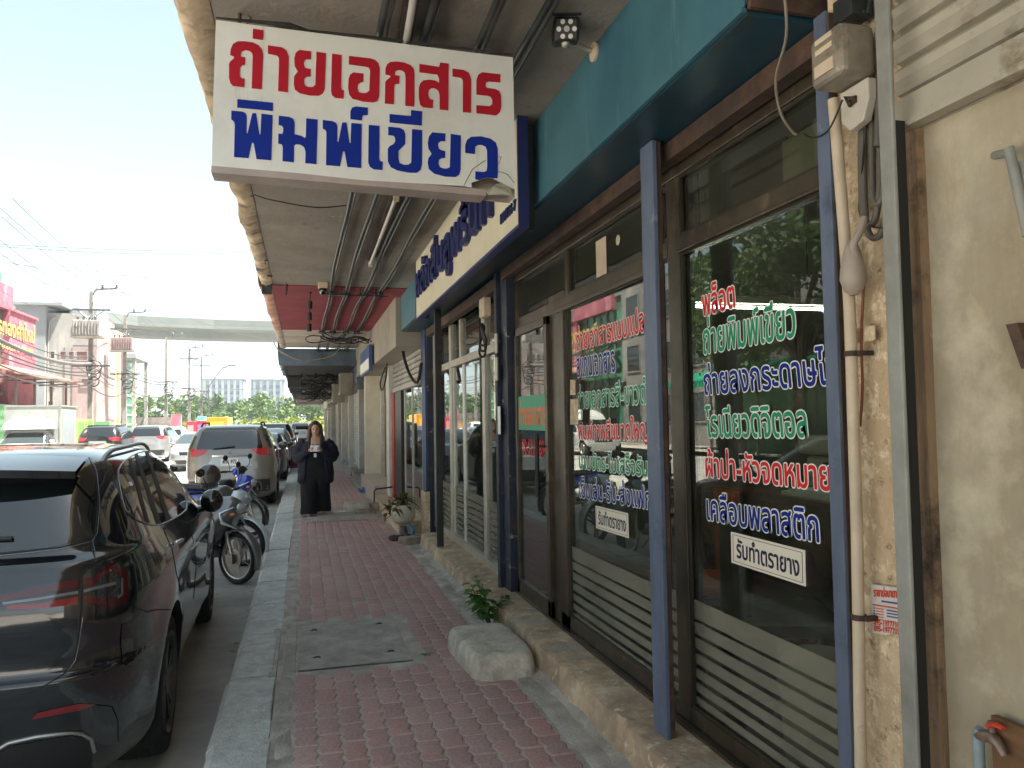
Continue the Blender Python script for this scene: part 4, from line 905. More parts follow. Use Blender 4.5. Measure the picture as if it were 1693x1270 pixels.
# ---- sedans, pickups and vans down the road
T_sedan = [(.17, -.75, 3.2, .74, 6), (.26, -.95, 3.38, .81, 7), (.42, -1.02, 3.45, .845, 7), (.60, -1.03, 3.44, .852, 7), (.76, -1.0, 3.35, .855, 7), (.88, -.95, 3.1, .85, 7), (.95, -.86, 2.6, .835, 7), (1.0, -.62, 2.25, .82, 6.5),
           (1.12, -.30, 1.95, .775, 6.5), (1.27, .0, 1.60, .70, 6), (1.38, .28, 1.30, .63, 6), (1.44, .48, 1.05, .53, 5), (1.465, .65, .85, .30, 3)]
dloC = [(2.0, 1.02), (1.55, 1.26), (1.15, 1.39), (.5, 1.40), (.05, 1.27), (-.35, 1.04)]
def sedan_spec(**k):
    return dict(decals=[('side_window', dloC, side, M_glassdark, True), ('windscreen', [(-.74, 1.02), (.74, 1.02), (.56, 1.37), (-.56, 1.37)], front, M_glasslite, False), ('rear_window', [(-.70, 1.04), (.70, 1.04), (.54, 1.36), (-.54, 1.36)], rear, M_glassdark, False),
        ('head_lamp', [(.42, .66), (.80, .72), (.79, .86), (.52, .80)], front, M_clear, True), ('grille', [(-.40, .62), (.40, .62), (.44, .74), (-.44, .74)], front, M_gloss, False), ('intake', [(-.50, .28), (.50, .28), (.58, .44), (-.58, .44)], front, M_plastic, False),
        ('tail_lamp', [(.50, .76), (.83, .72), (.83, .90), (.55, .90)], rear, M_redlens, True)], rim=M_rim, flare=.012, **k)
def mirrors(x, y, z, m): return [('wing_mirror', (lambda s: (lambda mb: mb.ell((s*x, y, z), (.10, .06, .07), 12, 8)))(s), m, 70) for s in (-1, 1)]
def add_car(label, cat, X, Y, rz, tab, axl, rw, pm, spec, ptxt=None, pz=.5, group=None):
    r_, bv_, _ = car(label, cat, (X, Y, ROAD), rz, tab, axl, rw, pm, spec, group=group, sub=3, nseg=72)
    if ptxt:
        h, _, _, _ = bv_.ray_cast(V((0, 9, pz + .07)), V((0, -1, 0))); plate_(r_, h.y + .004, pz, ptxt, 1)
        h, _, _, _ = bv_.ray_cast(V((0, -9, pz + .27)), V((0, 1, 0))); plate_(r_, h.y - .004, pz + .2, ptxt, -1)
    return r_
s_ = sedan_spec(); s_['extra'] = mirrors(.92, 1.75, 1.02, M_silver)
add_car('silver sedan facing the camera in the road beside the brown SUV', 'car', -4.05, 34.3, pi, T_sedan, (0, 2.55), .31, M_silver, s_, 'ฎค 4183', .42)
s_ = sedan_spec(); s_['extra'] = mirrors(.92, 1.75, 1.05, M_greyc)
add_car('dark grey sedan parked just beyond the brown SUV', 'car', -1.36, 25.4, 0, T_sedan, (0, 2.55), .32, M_greyc, s_, 'กท 718', .45)
s_ = sedan_spec(); s_['extra'] = mirrors(.92, 1.75, 1.05, M_silver)
add_car('silver hatchback third along the kerb behind the dark sedan', 'car', -1.32, 32.5, 0, [(z*1.06, a, b, c*1.02, n) for z, a, b, c, n in T_sedan], (0, 2.55), .32, M_silver, s_, 'ญก 25', .45)
s_ = suv_spec(); s_['extra'] = mirrors(1.0, 1.85, 1.2, M_darkcar)
add_car('black SUV parked along the kerb beyond the silver hatchback', 'car', -1.35, 39.5, 0, T_box, (0, 2.8), .36, M_darkcar, s_)
s_ = sedan_spec()
add_car('white sedan parked farthest along the kerb', 'car', -1.2, 46.5, 0, T_sedan, (0, 2.55), .32, M_whitep, s_)
s_ = suv_spec(); s_['extra'] = mirrors(1.0, 1.85, 1.2, M_whitep)
add_car('white SUV driving away far down the road', 'car', -.25, 60, 0, T_box, (0, 2.8), .37, M_whitep, s_)
s_ = suv_spec(); s_['extra'] = mirrors(1.0, 1.85, 1.2, M_darkcar) + [('roof_rack', lambda mb: [mb.tube([(-.6, y, 1.78), (.6, y, 1.78)], .02, 6) for y in (-.2, .4, 1.0)] + [mb.tube([(s*.58, -.3, 1.74), (s*.58, 1.1, 1.80)], .025, 6) for s in (-1, 1)], M_plastic, 60)]
add_car('black SUV with roof rack parked across the road beside the box truck', 'car', -8.6, 38.0, R(-4), T_box, (0, 2.8), .36, M_darkcar, s_)
s_ = suv_spec(); s_['extra'] = mirrors(1.0, 1.85, 1.2, M_silver)
add_car('silver people carrier parked across the road right of the black SUV', 'car', -7.05, 40.0, R(-3), T_box, (0, 2.8), .35, M_silver, s_)
T_pick = [(.25, -1.3, 3.25, .78, 8), (.40, -1.40, 3.40, .86, 9), (.60, -1.41, 3.46, .885, 9), (.80, -1.41, 3.45, .89, 9), (.95, -1.40, 3.35, .885, 9), (1.02, -1.40, 3.1, .875, 9), (1.05, -1.38, 2.5, .865, 9), (1.075, .20, 2.25, .85, 8), (1.2, .28, 2.0, .81, 7), (1.4, .40, 1.7, .74, 7), (1.55, .50, 1.45, .68, 7), (1.62, .62, 1.25, .58, 5), (1.645, .75, 1.05, .30, 3)]
def pick_spec(**k):
    return dict(decals=[('side_window', [(2.1, 1.10), (1.7, 1.40), (1.4, 1.54), (.62, 1.54), (.48, 1.12)], side, M_glassdark, True), ('windscreen', [(-.74, 1.12), (.74, 1.12), (.60, 1.54), (-.60, 1.54)], front, M_glasslite, False), ('cab_rear_window', [(-.62, 1.16), (.62, 1.16), (.55, 1.50), (-.55, 1.50)], rear, M_glassdark, False),
        ('tail_lamp', [(.74, .66), (.87, .66), (.87, .98), (.74, .98)], rear, M_redlens, True), ('rear_bumper', [(-.84, .42), (.84, .42), (.84, .58), (-.84, .58)], rear, M_rim, False), ('head_lamp', [(.50, .72), (.84, .76), (.84, .92), (.52, .88)], front, M_clear, True), ('grille', [(-.42, .66), (.42, .66), (.45, .92), (-.45, .92)], front, M_gloss, False),
        ('load_bed', [(-.74, -1.28), (.74, -1.28), (.74, .1), (-.74, .1)], lambda p: (V((p[0], p[1], 3)), V((0, 0, -1))), M_plastic, False)], rim=M_rim, flare=.03, **k)
s_ = pick_spec(); s_['extra'] = mirrors(1.0, 1.9, 1.15, M_whitep)
add_car('white pickup with red tail lamps leaving along the far side of the road', 'pickup', -7.2, 46.0, R(-2), T_pick, (0, 3.0), .36, M_whitep, s_, 'บฉ 609', .62)
# white box truck: pickup cab, container and roof deflector
s_ = pick_spec(); s_['extra'] = mirrors(1.0, 1.9, 1.2, M_whitep)
TRK = add_car('white box truck with rounded roof deflector parked across the road', 'truck', -10.55, 35.6, pi + R(2), T_pick, (0, 3.0), .36, M_whitep, s_)
M_box = mat('container_grey', (.27, .285, .285), .5, var=.08); M_cap = mat('deflector_white', (.50, .52, .50), .3, var=.03)
def tput(mb, nm, m, par, sm=None, bev=0):
    o = build(mb, nm, m, par, local=True, smooth=sm, bevel=bev); o.parent = par; ORG[o] = V((0, 0, 0)); return o
mb = MB(); mb.box((-.98, -2.0, .78), (.98, .62, 2.62)); bx_ = tput(mb, 'container', M_box, TRK, bev=.03)
mb = MB()
for x in (-1.0, 1.0): mb.box((x - .02, -2.02, 2.58), (x + .02, .64, 2.64))
for y in (-2.02, .60): mb.box((-1.0, y, 2.58), (1.0, y + .04, 2.64))
mb.box((-1.0, .60, .78), (-.95, .64, 2.6)); mb.box((.95, .60, .78), (1.0, .64, 2.6)); tput(mb, 'container_edge', M_rail, bx_)
mb = MB(); mb.box((-.995, -1.6, .95), (-.985, .3, 2.45)); tput(mb, 'container_door', mat('blue_grey_door', (.18, .215, .235), .4, var=.08), bx_)
mb = MB()
rings = []
for k in range(13):
    t = k/12; y = .66 + 1.15*t; h = .52*(1 - t**2.2)**.6; wv = .86*(1 - .12*t**3)
    rings.append([V((wv*cos(a)*1.0 if True else 0, y, 1.66 + .02 + max(0, h*abs(sin(a))**.55))) for a in [pi*q/16 for q in range(17)]])
mb.loft(rings, closed=False, caps=False); mb.v = mb.v; cap_ = tput(mb, 'roof_deflector', M_cap, TRK, 60)
mb = MB(); put_text(mb, 'TG', (V((-.36, 1.55, 1.93)), V((-.62, 1.50, 1.93)), V((-.36, 1.42, 2.04))), (0, .8, .6), 0, .006, 0, lift=.035); tput(mb, 'lettering', M_ink, cap_)
# ---------------------------------------------------------------- motorcycles
M_spoke = mat('steel_spoke', (.45, .44, .42), .35, .9, var=.1); M_engine = mat('dull_alloy', (.20, .19, .18), .45, .7, var=.25, scale=15)
M_seat = mat('black_vinyl', (.018, .018, .018), .55, var=.1)
def bike_wheel(parent, y, r, cast, steer=None):
    tw_ = .040; t = MB()
    t.lathe([(r - .062, -.022), (r - .03, -tw_*.98), (r - .008, -tw_*.6), (r, 0), (r - .008, tw_*.6), (r - .03, tw_*.98), (r - .062, .022), (r - .062, -.022)], (0, 0, 0), 40, axis='x')
    m = MB(); m.lathe([(r - .058, -.024), (r - .072, -.018), (r - .078, 0), (r - .072, .018), (r - .058, .024), (r - .058, -.024)], (0, 0, 0), 40, axis='x'); m.cyl((-.05, 0, 0), (.05, 0, 0), .035, n=14)
    if cast:
        for k in range(3):
            for d in (-.16, .16):
                a = 2*pi*k/3 + .5; m.tube([(0, .03*cos(a + d*3), .03*sin(a + d*3)), (0, (r - .07)*cos(a + d), (r - .07)*sin(a + d))], .012, 6)
    else:
        for k in range(18):
            a = 2*pi*k/18; b_ = a + (.5 if k % 2 else -.5); s = .03 if k % 2 else -.03
            m.tube([(s, .034*cos(b_), .034*sin(b_)), (0, (r - .07)*cos(a), (r - .07)*sin(a))], .0022, 4)
    d = MB(); d.lathe([(.05, .055), (.115, .055), (.115, .060), (.05, .060), (.05, .055)], (0, 0, 0), 30, axis='x')
    M_ = Matrix.Translation((0, y, r)) @ (Matrix.Rotation(steer or 0, 4, 'Z'))
    w_ = None
    for nm, q, mt in (('wheel', t, M_tyre), ('rim', m, mat('dark_cast', (.03, .03, .03), .4, .3) if cast else M_spoke), ('brake_disc', d, M_engine)):
        q.v = [M_ @ p for p in q.v]; o = tput(q, nm, mt, w_ or parent, 45); w_ = w_ or o
    return w_
def motorcycle(label, X, Y, head, c1, c2, cast, steer, fender, extras=None):
    """underbone motorcycle; heading 0 = +Y, measured clockwise; origin under the front axle"""
    g = thing('motorcycle', label, 'motorcycle', (X, Y, ROAD), -head, 'motorcycles parked nose to the kerb'); ORG[g] = V((0, 0, 0))
    r = .29; yf, yr = 0, -1.23
    bike_wheel(g, yf, r, cast, steer); bike_wheel(g, yr, r, cast)
    S = Matrix.Rotation(steer, 4, 'Z')
    def st(p): q = V(p); return S @ q
    mb = MB()
    for s in (-1, 1): mb.tube([st((s*.065, 0, r)), st((s*.065, -.10, .56))], .019, 8); mb.tube([st((s*.065, -.10, .56)), st((s*.06, -.19, .86))], .016, 8)
    mb.tube([(0, -.16, .66), (0, -.235, .98)], .03, 8); tput(mb, 'front_fork', M_spoke, g, 50)
    mb = MB(); mb.box((.07, -.05, r - .05), (.105, .03, r + .05)); mb.tube([(.085, -.05, r + .04), (.08, -.14, .7)], .006, 5); mb.v = [S @ p for p in mb.v]; tput(mb, 'brake_caliper', M_engine, g, bev=.006)
    mb = MB()     # front mudguard
    def mg(a, b):
        t = R(-20) + R(150)*a; ww = .062*(1 - .35*abs(2*a - 1)**2); c = (2*b - 1)
        return S @ V((ww*c, (r + .045 - .02*c*c)*cos(t), r + (r + .045 - .025*c*c)*sin(t)))
    mb.grid(mg, 18, 6); tput(mb, 'front_mudguard', fender, g, 60).modifiers.new('t', 'SOLIDIFY').thickness = .006
    mb = MB()     # leg shield and front cowl
    rings = []
    for z, y, w_, dp in ((.40, -.36, .10, .05), (.50, -.31, .19, .07), (.62, -.25, .215, .10), (.74, -.20, .20, .13), (.84, -.175, .16, .15), (.92, -.18, .10, .13), (.97, -.21, .05, .08)):
        rings.append([V((w_*1.08*cos(a), y + .03 + dp*1.35*max(0, sin(a))**.7 + (.05*sin(a) if sin(a) < 0 else 0), z)) for a in [2*pi*k/24 for k in range(24)]])
    mb.loft(rings); tput(mb, 'front_cowl', c1, g, 60)
    mb = MB()
    for s in (-1, 1): mb.tube([(s*.10, .05, .62), (s*.20, -.07, .70), (s*.21, -.09, .80), (s*.12, .02, .86)], [.004, .02, .018, .004], 6)
    tput(mb, 'cowl_trim', c2, g, 60)
    mb = MB(); mb.ell((0, .02, .835), (.085, .07, .062), 16, 10); tput(mb, 'headlight', M_clear, g, 70)
    for s in (-1, 1): mb = MB(); mb.ell((s*.12, -.0, .78), (.03, .045, .022), 10, 6); tput(mb, 'indicator', mat('amber_lens', (.55, .20, .03), .15, var=0), g, 70)
    mb = MB(); rings = [[S @ V((w_*cos(a), -.235 + y + .075*sin(a), z)) for a in [2*pi*k/16 for k in range(16)]] for z, w_, y in ((.94, .07, 0), (1.0, .13, 0), (1.05, .12, -.02), (1.075, .06, -.03))]
    mb.loft(rings); tput(mb, 'handlebar_cover', c1 if c2 is not c1 else M_plastic, g, 60)
    mb = MB(); mb.tube([S @ V(p) for p in ((-.34, -.36, 1.02), (-.2, -.27, 1.02), (0, -.25, 1.0), (.2, -.27, 1.02), (.34, -.36, 1.02))], .012, 8)
    for s in (-1, 1): mb.tube([S @ V((s*.22, -.285, 1.02)), S @ V((s*.35, -.365, 1.02))], .019, 8)
    tput(mb, 'handlebar', M_plastic, g, 50)
    for s in (-1, 1):
        mb = MB(); mb.tube([S @ V(p) for p in ((s*.18, -.27, 1.03), (s*.24, -.22, 1.12), (s*.27, -.24, 1.20))], .006, 6)
        Mr = S @ Matrix.Translation((s*.29, -.25, 1.24)); mb.ell((0, 0, 0), (.06, .014, .045), 14, 8); k = 14*9; mb.v[-k:] = [Mr @ p for p in mb.v[-k:]]
        tput(mb, 'mirror', M_gloss, g, 60)
    mb = MB(); rings = [[V((w_*cos(a), y, z + h*sin(a))) for a in [2*pi*k/16 for k in range(16)]] for y, w_, z, h in ((-.52, .06, .74, .03), (-.6, .11, .765, .045), (-.9, .125, .775, .05), (-1.25, .12, .80, .045), (-1.45, .06, .80, .02))]
    mb.loft(rings); tput(mb, 'seat', M_seat, g, 60)
    mb = MB(); rings = [[V((w_*cos(a), y, z + h*sin(a))) for a in [2*pi*k/16 for k in range(16)]] for y, w_, z, h in ((-.30, .07, .50, .06), (-.5, .09, .52, .10), (-.75, .13, .60, .13), (-1.1, .14, .67, .10), (-1.4, .10, .73, .07), (-1.62, .03, .78, .03))]
    mb.loft(rings); tput(mb, 'body_panel', c1, g, 60)
    mb = MB(); mb.box((-.12, -.72, .22), (.12, -.40, .46)); mb.cyl((.0, -.42, .34), (0, -.24, .36), .07, n=14); mb.tube([(.10, -.4, .28), (.15, -.6, .24), (.16, -1.0, .27), (.16, -1.6, .38)], [.018, .02, .04, .045], 10); tput(mb, 'engine', M_engine, g, 40, .01)
    mb = MB(); mb.box((-.08, -1.58, .45), (.08, -1.56, .75)); mb.tube([(-.16, -.7, .30), (-.11, -1.23, r)], .02, 6); mb.tube([(.16, -.7, .30), (.11, -1.23, r)], .02, 6); mb.tube([(-.18, -.55, .28), (.18, -.55, .28)], .012, 6); tput(mb, 'rear_carrier', M_plastic, g, 50)
    mb = MB(); mb.ell((0, -1.64, .72), (.08, .03, .04), 12, 8); tput(mb, 'tail_light', M_redlens, g, 60)
    mb = MB(); mb.tube([(-.1, -.6, .2), (-.22, -.55, .02)], .012, 6); tput(mb, 'side_stand', M_engine, g, 50)
    return g
def steer_xy(px, py): return onz(px, py, ROAD)
M_mcgrey = paint('motorcycle_grey', (.17, .175, .18), .3, .6); M_mcwhite = paint('motorcycle_white', (.62, .70, .74), .3, .2); M_mcblue = paint('motorcycle_blue', (.01, .045, .36), .25); M_mcblk = paint('motorcycle_black', (.015, .015, .017), .3)
p1 = steer_xy(393, 966); p2 = steer_xy(408, 936); p3 = steer_xy(415, 886)
b1 = motorcycle('grey motorcycle nearest the SUV with spoked wheel and rusty brake disc', p1.x, p1.y, R(116), M_mcgrey, M_mcwhite, False, R(-18), M_mcgrey)
b2 = motorcycle('white motorcycle with black cast wheel between grey and blue ones', p2.x - .03, p2.y, R(104), M_mcwhite, M_mcwhite, True, R(-12), M_mcwhite)
b3 = motorcycle('blue motorcycle standing closest to the brown SUV', p3.x, p3.y, R(110), M_mcblue, M_mcwhite, False, R(-15), M_mcblk)
def helmet(label, c, rz, m, m2, visor, k=1.0):
    g = thing('helmet', label, 'helmet', (c.x, c.y, c.z), rz); ORG[g] = V((0, 0, 0))
    mb = MB(); mb.ell((0, 0, .12), (.125*k, .15*k, .135*k), 24, 14, z0=-.82); tput(mb, 'shell', m, g, 60)
    mb = MB(); mb.grid(lambda a, b: V((.132*k*sin((a - .5)*2.4), .158*k*cos((a - .5)*2.4), .05 + .09*b)), 16, 4); tput(mb, 'visor', visor, g, 60)
    mb = MB()
    for s in (-1, 1):
        mb.tube([V((s*.02 + .10*t - .05, .142*cos(t*.6), .185 + s*.03*(t - .5) + .012*t)) if 0 else V((.128*sin(.8 + t*.9), .150*cos(.8 + t*.9), .15 + s*.05*(t - .5))) for t in (0, .25, .5, .75, 1)], .010, 5)
    tput(mb, 'stripe', m2, g, 60)
    mb = MB(); mb.tube([(-.1, 0, .03), (0, .06, -.03), (.1, 0, .03)], .007, 5); tput(mb, 'chin_strap', M_black, g, 60); return g
c = ony(345, 804, p1.y + .35)
helmet('grey and black helmet with red stripes hung on the grey motorcycle', c, R(150), mat('helmet_graphite', (.07, .062, .06), .3, .2, var=.2, coat=.6), mat('helmet_red', (.5, .03, .02), .4, var=0), mat('smoke_visor', (.16, .13, .11), .1, .2, var=0, coat=1))
c = ony(420, 818, p3.y + .4)
helmet('black helmet with silver crown hung behind the blue motorcycle', c, R(170), mat('helmet_black', (.02, .02, .022), .3, var=0, coat=.6), mat('helmet_silver', (.5, .5, .5), .3, .6, var=0), M_gloss, .95)
mb = MB(); c = onz(410, 838, ROAD); c.y += .8; mb.lathe([(.0, .0), (.20, .0), (.20, .03), (.14, .035), (.03, .62), (.0, .63)], (c.x, c.y, ROAD), 24)
tag(build(mb, 'traffic_cone', mat('cone_orange', (.75, .13, .05), .5, var=.1), smooth=50), 'orange traffic cone behind the blue motorcycle', 'traffic cone')
mb = MB(); c = onz(488, 773, 0); Mx = Matrix.Translation(c); mb.box((-.28, -.2, 0), (.28, .2, .05), M=Mx); mb.box((-.16, -.03, .05), (.16, .03, .75), M=Mx, taper=.8)
tag(build(mb, 'kerb_sign', mat('maroon_board', (.22, .03, .05), .6, var=.15), bevel=.01), 'low maroon folding board at the kerb behind the person', 'sign board')
# ================================================================== ACROSS AND DOWN THE ROAD
M_pink = mat('pink_paint', (.36, .10, .14), .8, var=.18, scale=1.5, stain=[((.72, .30, .36), .6, .8, .1, (1, 1, .5)), ((.40, .08, .13), .66, 2.5, .06)])
M_paleb = mat('pale_building', (.24, .235, .225), .85, var=.1, scale=.6, stain=[((.42, .39, .36), .62, .5, .1, (1, 1, .3))])
M_pinkb = mat('blush_wall', (.27, .20, .195), .85, var=.1, scale=.6, stain=[((.45, .33, .32), .64, .7, .08, (1, 1, .3))])
M_greyb = mat('grey_tower', (.20, .22, .235), .85, var=.1, scale=.6); M_creamb = mat('cream_wall', (.44, .40, .30), .8, var=.08)
M_greeng = mat('green_glass', (.06, .26, .16), .15, var=.2, scale=1.5, coat=.4); M_wintr = mat('dark_pane', (.045, .05, .055), .12, var=.1, coat=.5); M_redpane = mat('reddish_pane', (.16, .09, .08), .3, var=.2)
M_yel = mat('yellow_letter', (.60, .46, .10), .5, var=0); M_steelp = mat('steel_post', (.16, .10, .10), .6, var=.2); M_concp = mat('pole_concrete', (.20, .19, .175), .9, var=.2, scale=2, stain=[((.2, .19, .17), .62, 1, .1)])
M_sheetg = mat('green_sheet', (.12, .30, .14), .5, var=.15, scale=2); M_salmon = mat('salmon_roof', (.36, .17, .12), .6, var=.15); M_roofg = mat('grey_roof_sheet', (.34, .32, .28), .6, var=.2)
def win(parent, x, y0, y1, z0, z1, m, face='x', fr=None):
    """a window on a wall: frame with a pane inside it"""
    mb = MB(); t = .09
    if face == 'x': q = [((x - .02, y0, z0), (x + .06, y1, z0 + t)), ((x - .02, y0, z1 - t), (x + .06, y1, z1)), ((x - .02, y0, z0 + t), (x + .06, y0 + t, z1 - t)), ((x - .02, y1 - t, z0 + t), (x + .06, y1, z1 - t))]
    else: q = [((y0, x - .06, z0), (y1, x + .02, z0 + t)), ((y0, x - .06, z1 - t), (y1, x + .02, z1)), ((y0, x - .06, z0 + t), (y0 + t, x + .02, z1 - t)), ((y1 - t, x - .06, z0 + t), (y1, x + .02, z1 - t))]
    for a, b in q: mb.box(a, b)
    o = build(mb, 'window', fr or M_paleb, parent); mb = MB()
    mb.box((x, y0 + t, z0 + t), (x + .02, y1 - t, z1 - t)) if face == 'x' else mb.box((y0 + t, x - .02, z0 + t), (y1 - t, x, z1 - t)); build(mb, 'pane', m, o)
# pink shop building
PX = -16.5
g = thing('pink_building', 'bright pink shop building with yellow lettering and a lean-to roof', 'building', (PX, 53, 0))
mb = MB(); mb.box((-26, 50.6, 0), (PX, 55.2, 8.4)); build(mb, 'wall', M_pink, g)
mb = MB(); mb.box((-26, 44.5, 8.4), (PX - .02, 51.2, 9.8)); mb.box((PX - .01, 50.6, 8.36), (PX + .12, 55.3, 8.5)); build(mb, 'parapet', M_pink, g)
mb = MB(); put_text(mb, 'มังกรทองคำใหม่', (V((PX + .03, 46.6, 6.85)), V((PX + .03, 54.8, 6.85)), V((PX + .03, 46.6, 7.95))), (1, 0, 0), 0, .03, 0, lift=.01); build(mb, 'lettering', M_yel, g, fix=False)
mb = MB(); put_text(mb, 'โทร. 02-576-0888', (V((PX + .03, 47.4, 6.05)), V((PX + .03, 54.6, 6.05)), V((PX + .03, 47.4, 6.5))), (1, 0, 0), 0, .02, 0, lift=.01); build(mb, 'lettering', M_yel, g, fix=False)
mb = MB(); mb.prism([(0, 0), (2.4, -.75), (2.4, -.67), (0, .08)], (PX, 44, 5.05), V((1, 0, 0)), V((0, 0, 1)), V((0, 12.6, 0))); build(mb, 'lean_to_roof', M_salmon, g)
for k in range(4): mb = MB(); y = 46.5 + k*3; mb.box((PX + 1.6, y, 0), (PX + 1.72, y + .12, 4.5)); mb.tube([(PX + .1, y + .06, 4.2), (PX + 2.3, y + .06, 4.3)], .05, 6); build(mb, 'roof_post', M_steelp, g)
mb = MB(); mb.loft([[V((PX + 1.64 + .03*(k % 2), 44 + k*.14, z)) for k in range(80)] for z in (.2, 2.75)], closed=False, caps=False); build(mb, 'green_sheet_wall', M_sheetg, g)
# green-glazed building and white building left of it (seen mirrored in the shop glass)
g = thing('green_building', 'green glazed office building mirrored in the shop window', 'building', (PX, 47, 0))
mb = MB(); mb.box((-26, 43.6, 0), (PX - .4, 50.5, 10.5)); build(mb, 'wall', M_greeng, g)
for k in range(6): mb = MB(); mb.box((PX - .42, 43.6 + k*1.15, 0), (PX - .3, 43.68 + k*1.15, 10.5)); build(mb, 'mullion', M_paleb, g)
for k in range(3): mb = MB(); mb.box((PX - .45, 43.6, 3.4 + k*2.9), (PX - .25, 50.5, 3.6 + k*2.9)); build(mb, 'floor_band', M_paleb, g)
g = thing('white_building', 'white three storey building mirrored in the shop window', 'building', (PX, 40, 0))
mb = MB(); mb.box((-26, 35, 0), (PX - .2, 43.5, 9.6)); build(mb, 'wall', M_paleb, g)
for k in range(3):
    for q in range(3): win(g, PX - .2, 35.8 + q*2.6, 37.6 + q*2.6, 1.2 + k*3, 2.9 + k*3, M_wintr)
g = thing('bounce_terrace', 'long pale terrace added behind the trees to bounce sunlight', 'building', (-21, 10, 0))  # added so its sunlit wall throws light into the shaded shop front
mb = MB(); mb.box((-30, -30, 0), (-21, 34.5, 9)); build(mb, 'wall', M_paleb, g)
for q in range(14):
    for k in range(2): win(g, -21, -28 + q*4.4, -25.5 + q*4.4, 3.6 + k*2.9, 5.4 + k*2.9, M_wintr)
# four-storey pale building with the stair tower
g = thing('apartment_block', 'four storey pale and blush building with grey stair tower behind the poles', 'building', (-18.5, 70, 0))
Y = 70; fx0 = ony(68, 600, Y).x; fx1 = ony(160, 600, Y).x; fx2 = ony(120, 600, Y).x; tx0 = ony(28, 600, Y).x; zt = ony(100, 518, Y).z
mb = MB(); mb.box((fx0, Y, 0), (fx2, Y + 16, zt)); build(mb, 'front_wall', M_paleb, g)
mb = MB(); mb.box((fx2, Y + .02, 0), (fx1, Y + 6, zt - .15)); build(mb, 'front_wall', M_pinkb, g)
mb = MB(); mb.box((fx2, Y + .0, zt - 2.6), (fx1 + .03, Y + .02, zt - .1)); build(mb, 'upper_band', M_paleb, g)
mb = MB(); mb.box((tx0, Y - .5, 0), (fx0 + .4, Y + 8, zt + .55)); build(mb, 'stair_tower', M_greyb, g)
mb = MB(); mb.box((fx0 + .4, Y - .5, 0), (fx0 + .42, Y + .0, zt + .5)); build(mb, 'tower_side', M_paleb, g)
mb = MB(); mb.box((tx0 - .3, Y - .9, zt + .55), (fx0 + 1.7, Y + 8, zt + .75)); mb.box((fx0 + 1.5, Y + 2, zt), (fx1 - .5, Y + 6, zt + .7)); build(mb, 'roof_slab', M_greyb, g)
mb = MB(); mb.tube([(fx0 + 1.0, Y - .06, zt - .3), (fx0 + .6, Y - .06, zt - .7), (fx0 + .5, Y - .06, zt - 2), (fx0 + .5, Y - .06, 0)], .07, 8); build(mb, 'down_pipe', M_paleb, g, smooth=50)
for a, b_, c, d, m in ((82, 92, 580, 594, M_wintr), (98, 111, 580, 596, M_redpane), (112, 124, 580, 596, M_redpane), (125, 146, 580, 597, M_redpane), (82, 92, 622, 641, M_wintr), (133, 148, 625, 641, M_redpane), (78, 90, 662, 672, M_wintr), (120, 138, 537, 551, M_wintr)):
    p, q = ony(a, d, Y), ony(b_, c, Y); win(g, Y, p.x, q.x, p.z, q.z, m, 'y')
for a in (106, 119): p = ony(a, 640, Y); mb = MB(); mb.box((p.x - .03, Y - .04, 2), (p.x + .03, Y, 8)); build(mb, 'wall_pipe', M_steelp, g)
# its street side: cream strips, then green glass
y0, y1, y2 = Y + 6, Y + 10, Y + 16
mb = MB(); mb.box((fx2, Y + 6, 0), (fx1 + .02, Y + 11, zt - .6)); build(mb, 'side_wall', M_creamb, g)
for k, m in ((7.0, M_yel), (8.6, M_steelp)): mb = MB(); mb.box((fx1 + .02, Y + k, 0), (fx1 + .16, Y + k + .5, zt - .7)); build(mb, 'stripe', mat('ochre_stripe', (.55, .38, .14), .6, var=0) if m is M_yel else m, g)
mb = MB(); mb.box((fx2, Y + 11, 0), (fx1 - .3, Y + 17, zt - 2.8)); build(mb, 'glass_wall', M_greeng, g)
for k in range(8): mb = MB(); mb.box((fx1 - .32, Y + 11, .6 + k*.95), (fx1 - .2, Y + 17, .78 + k*.95)); build(mb, 'glazing_bar', M_paleb, g)
mb = MB(); mb.box((fx2, Y + 10.5, zt - 2.8), (fx1 + .9, Y + 17.6, zt - 2.4)); build(mb, 'side_roof', M_greyb, g)
for k in (11, 16.8): mb = MB(); mb.box((fx1 + .5, Y + k, 0), (fx1 + .8, Y + k + .3, zt - 2.8)); build(mb, 'column', M_paleb, g)
# low walls, fence, kiosk, truck
Y = 88; a, b_ = ony(165, 692, Y), ony(300, 712, Y)
g = thing('compound_wall', 'low tan compound wall with dark stained top behind the poles', 'wall', ((a.x + b_.x)/2, Y, 0))
mb = MB(); mb.box((a.x, Y, 0), (b_.x, Y + .3, 1.55)); build(mb, 'wall_face', mat('tan_wall', (.42, .31, .17), .85, var=.2, scale=1), g)
mb = MB(); mb.box((a.x, Y - .05, 1.55), (b_.x, Y + .35, 2.35)); build(mb, 'wall_top', mat('stained_top', (.20, .17, .17), .9, var=.3, scale=1), g)
mb = MB(); p, q = ony(283, 690, 80), ony(299, 715, 80); mb.box((p.x, 80, 0), (q.x, 80.4, p.z + .3)); tag(build(mb, 'hoarding', M_pink), 'pink hoarding panel standing beside the third pole', 'hoarding')
Y = 47; p, q = ony(100, 694, Y), ony(153, 722, Y)
g = thing('mesh_fence', 'yellow green mesh fence panel with orange lettering across the road', 'fence', ((p.x + q.x)/2, Y, 0))
M_lime = mat('lime_paint', (.34, .52, .12), .6, var=.1)
for k in range(5): mb = MB(); x = p.x + (q.x - p.x)*k/4; mb.box((x - .03, Y, 0), (x + .03, Y + .06, p.z)); build(mb, 'post', M_lime, g)
mb = MB()
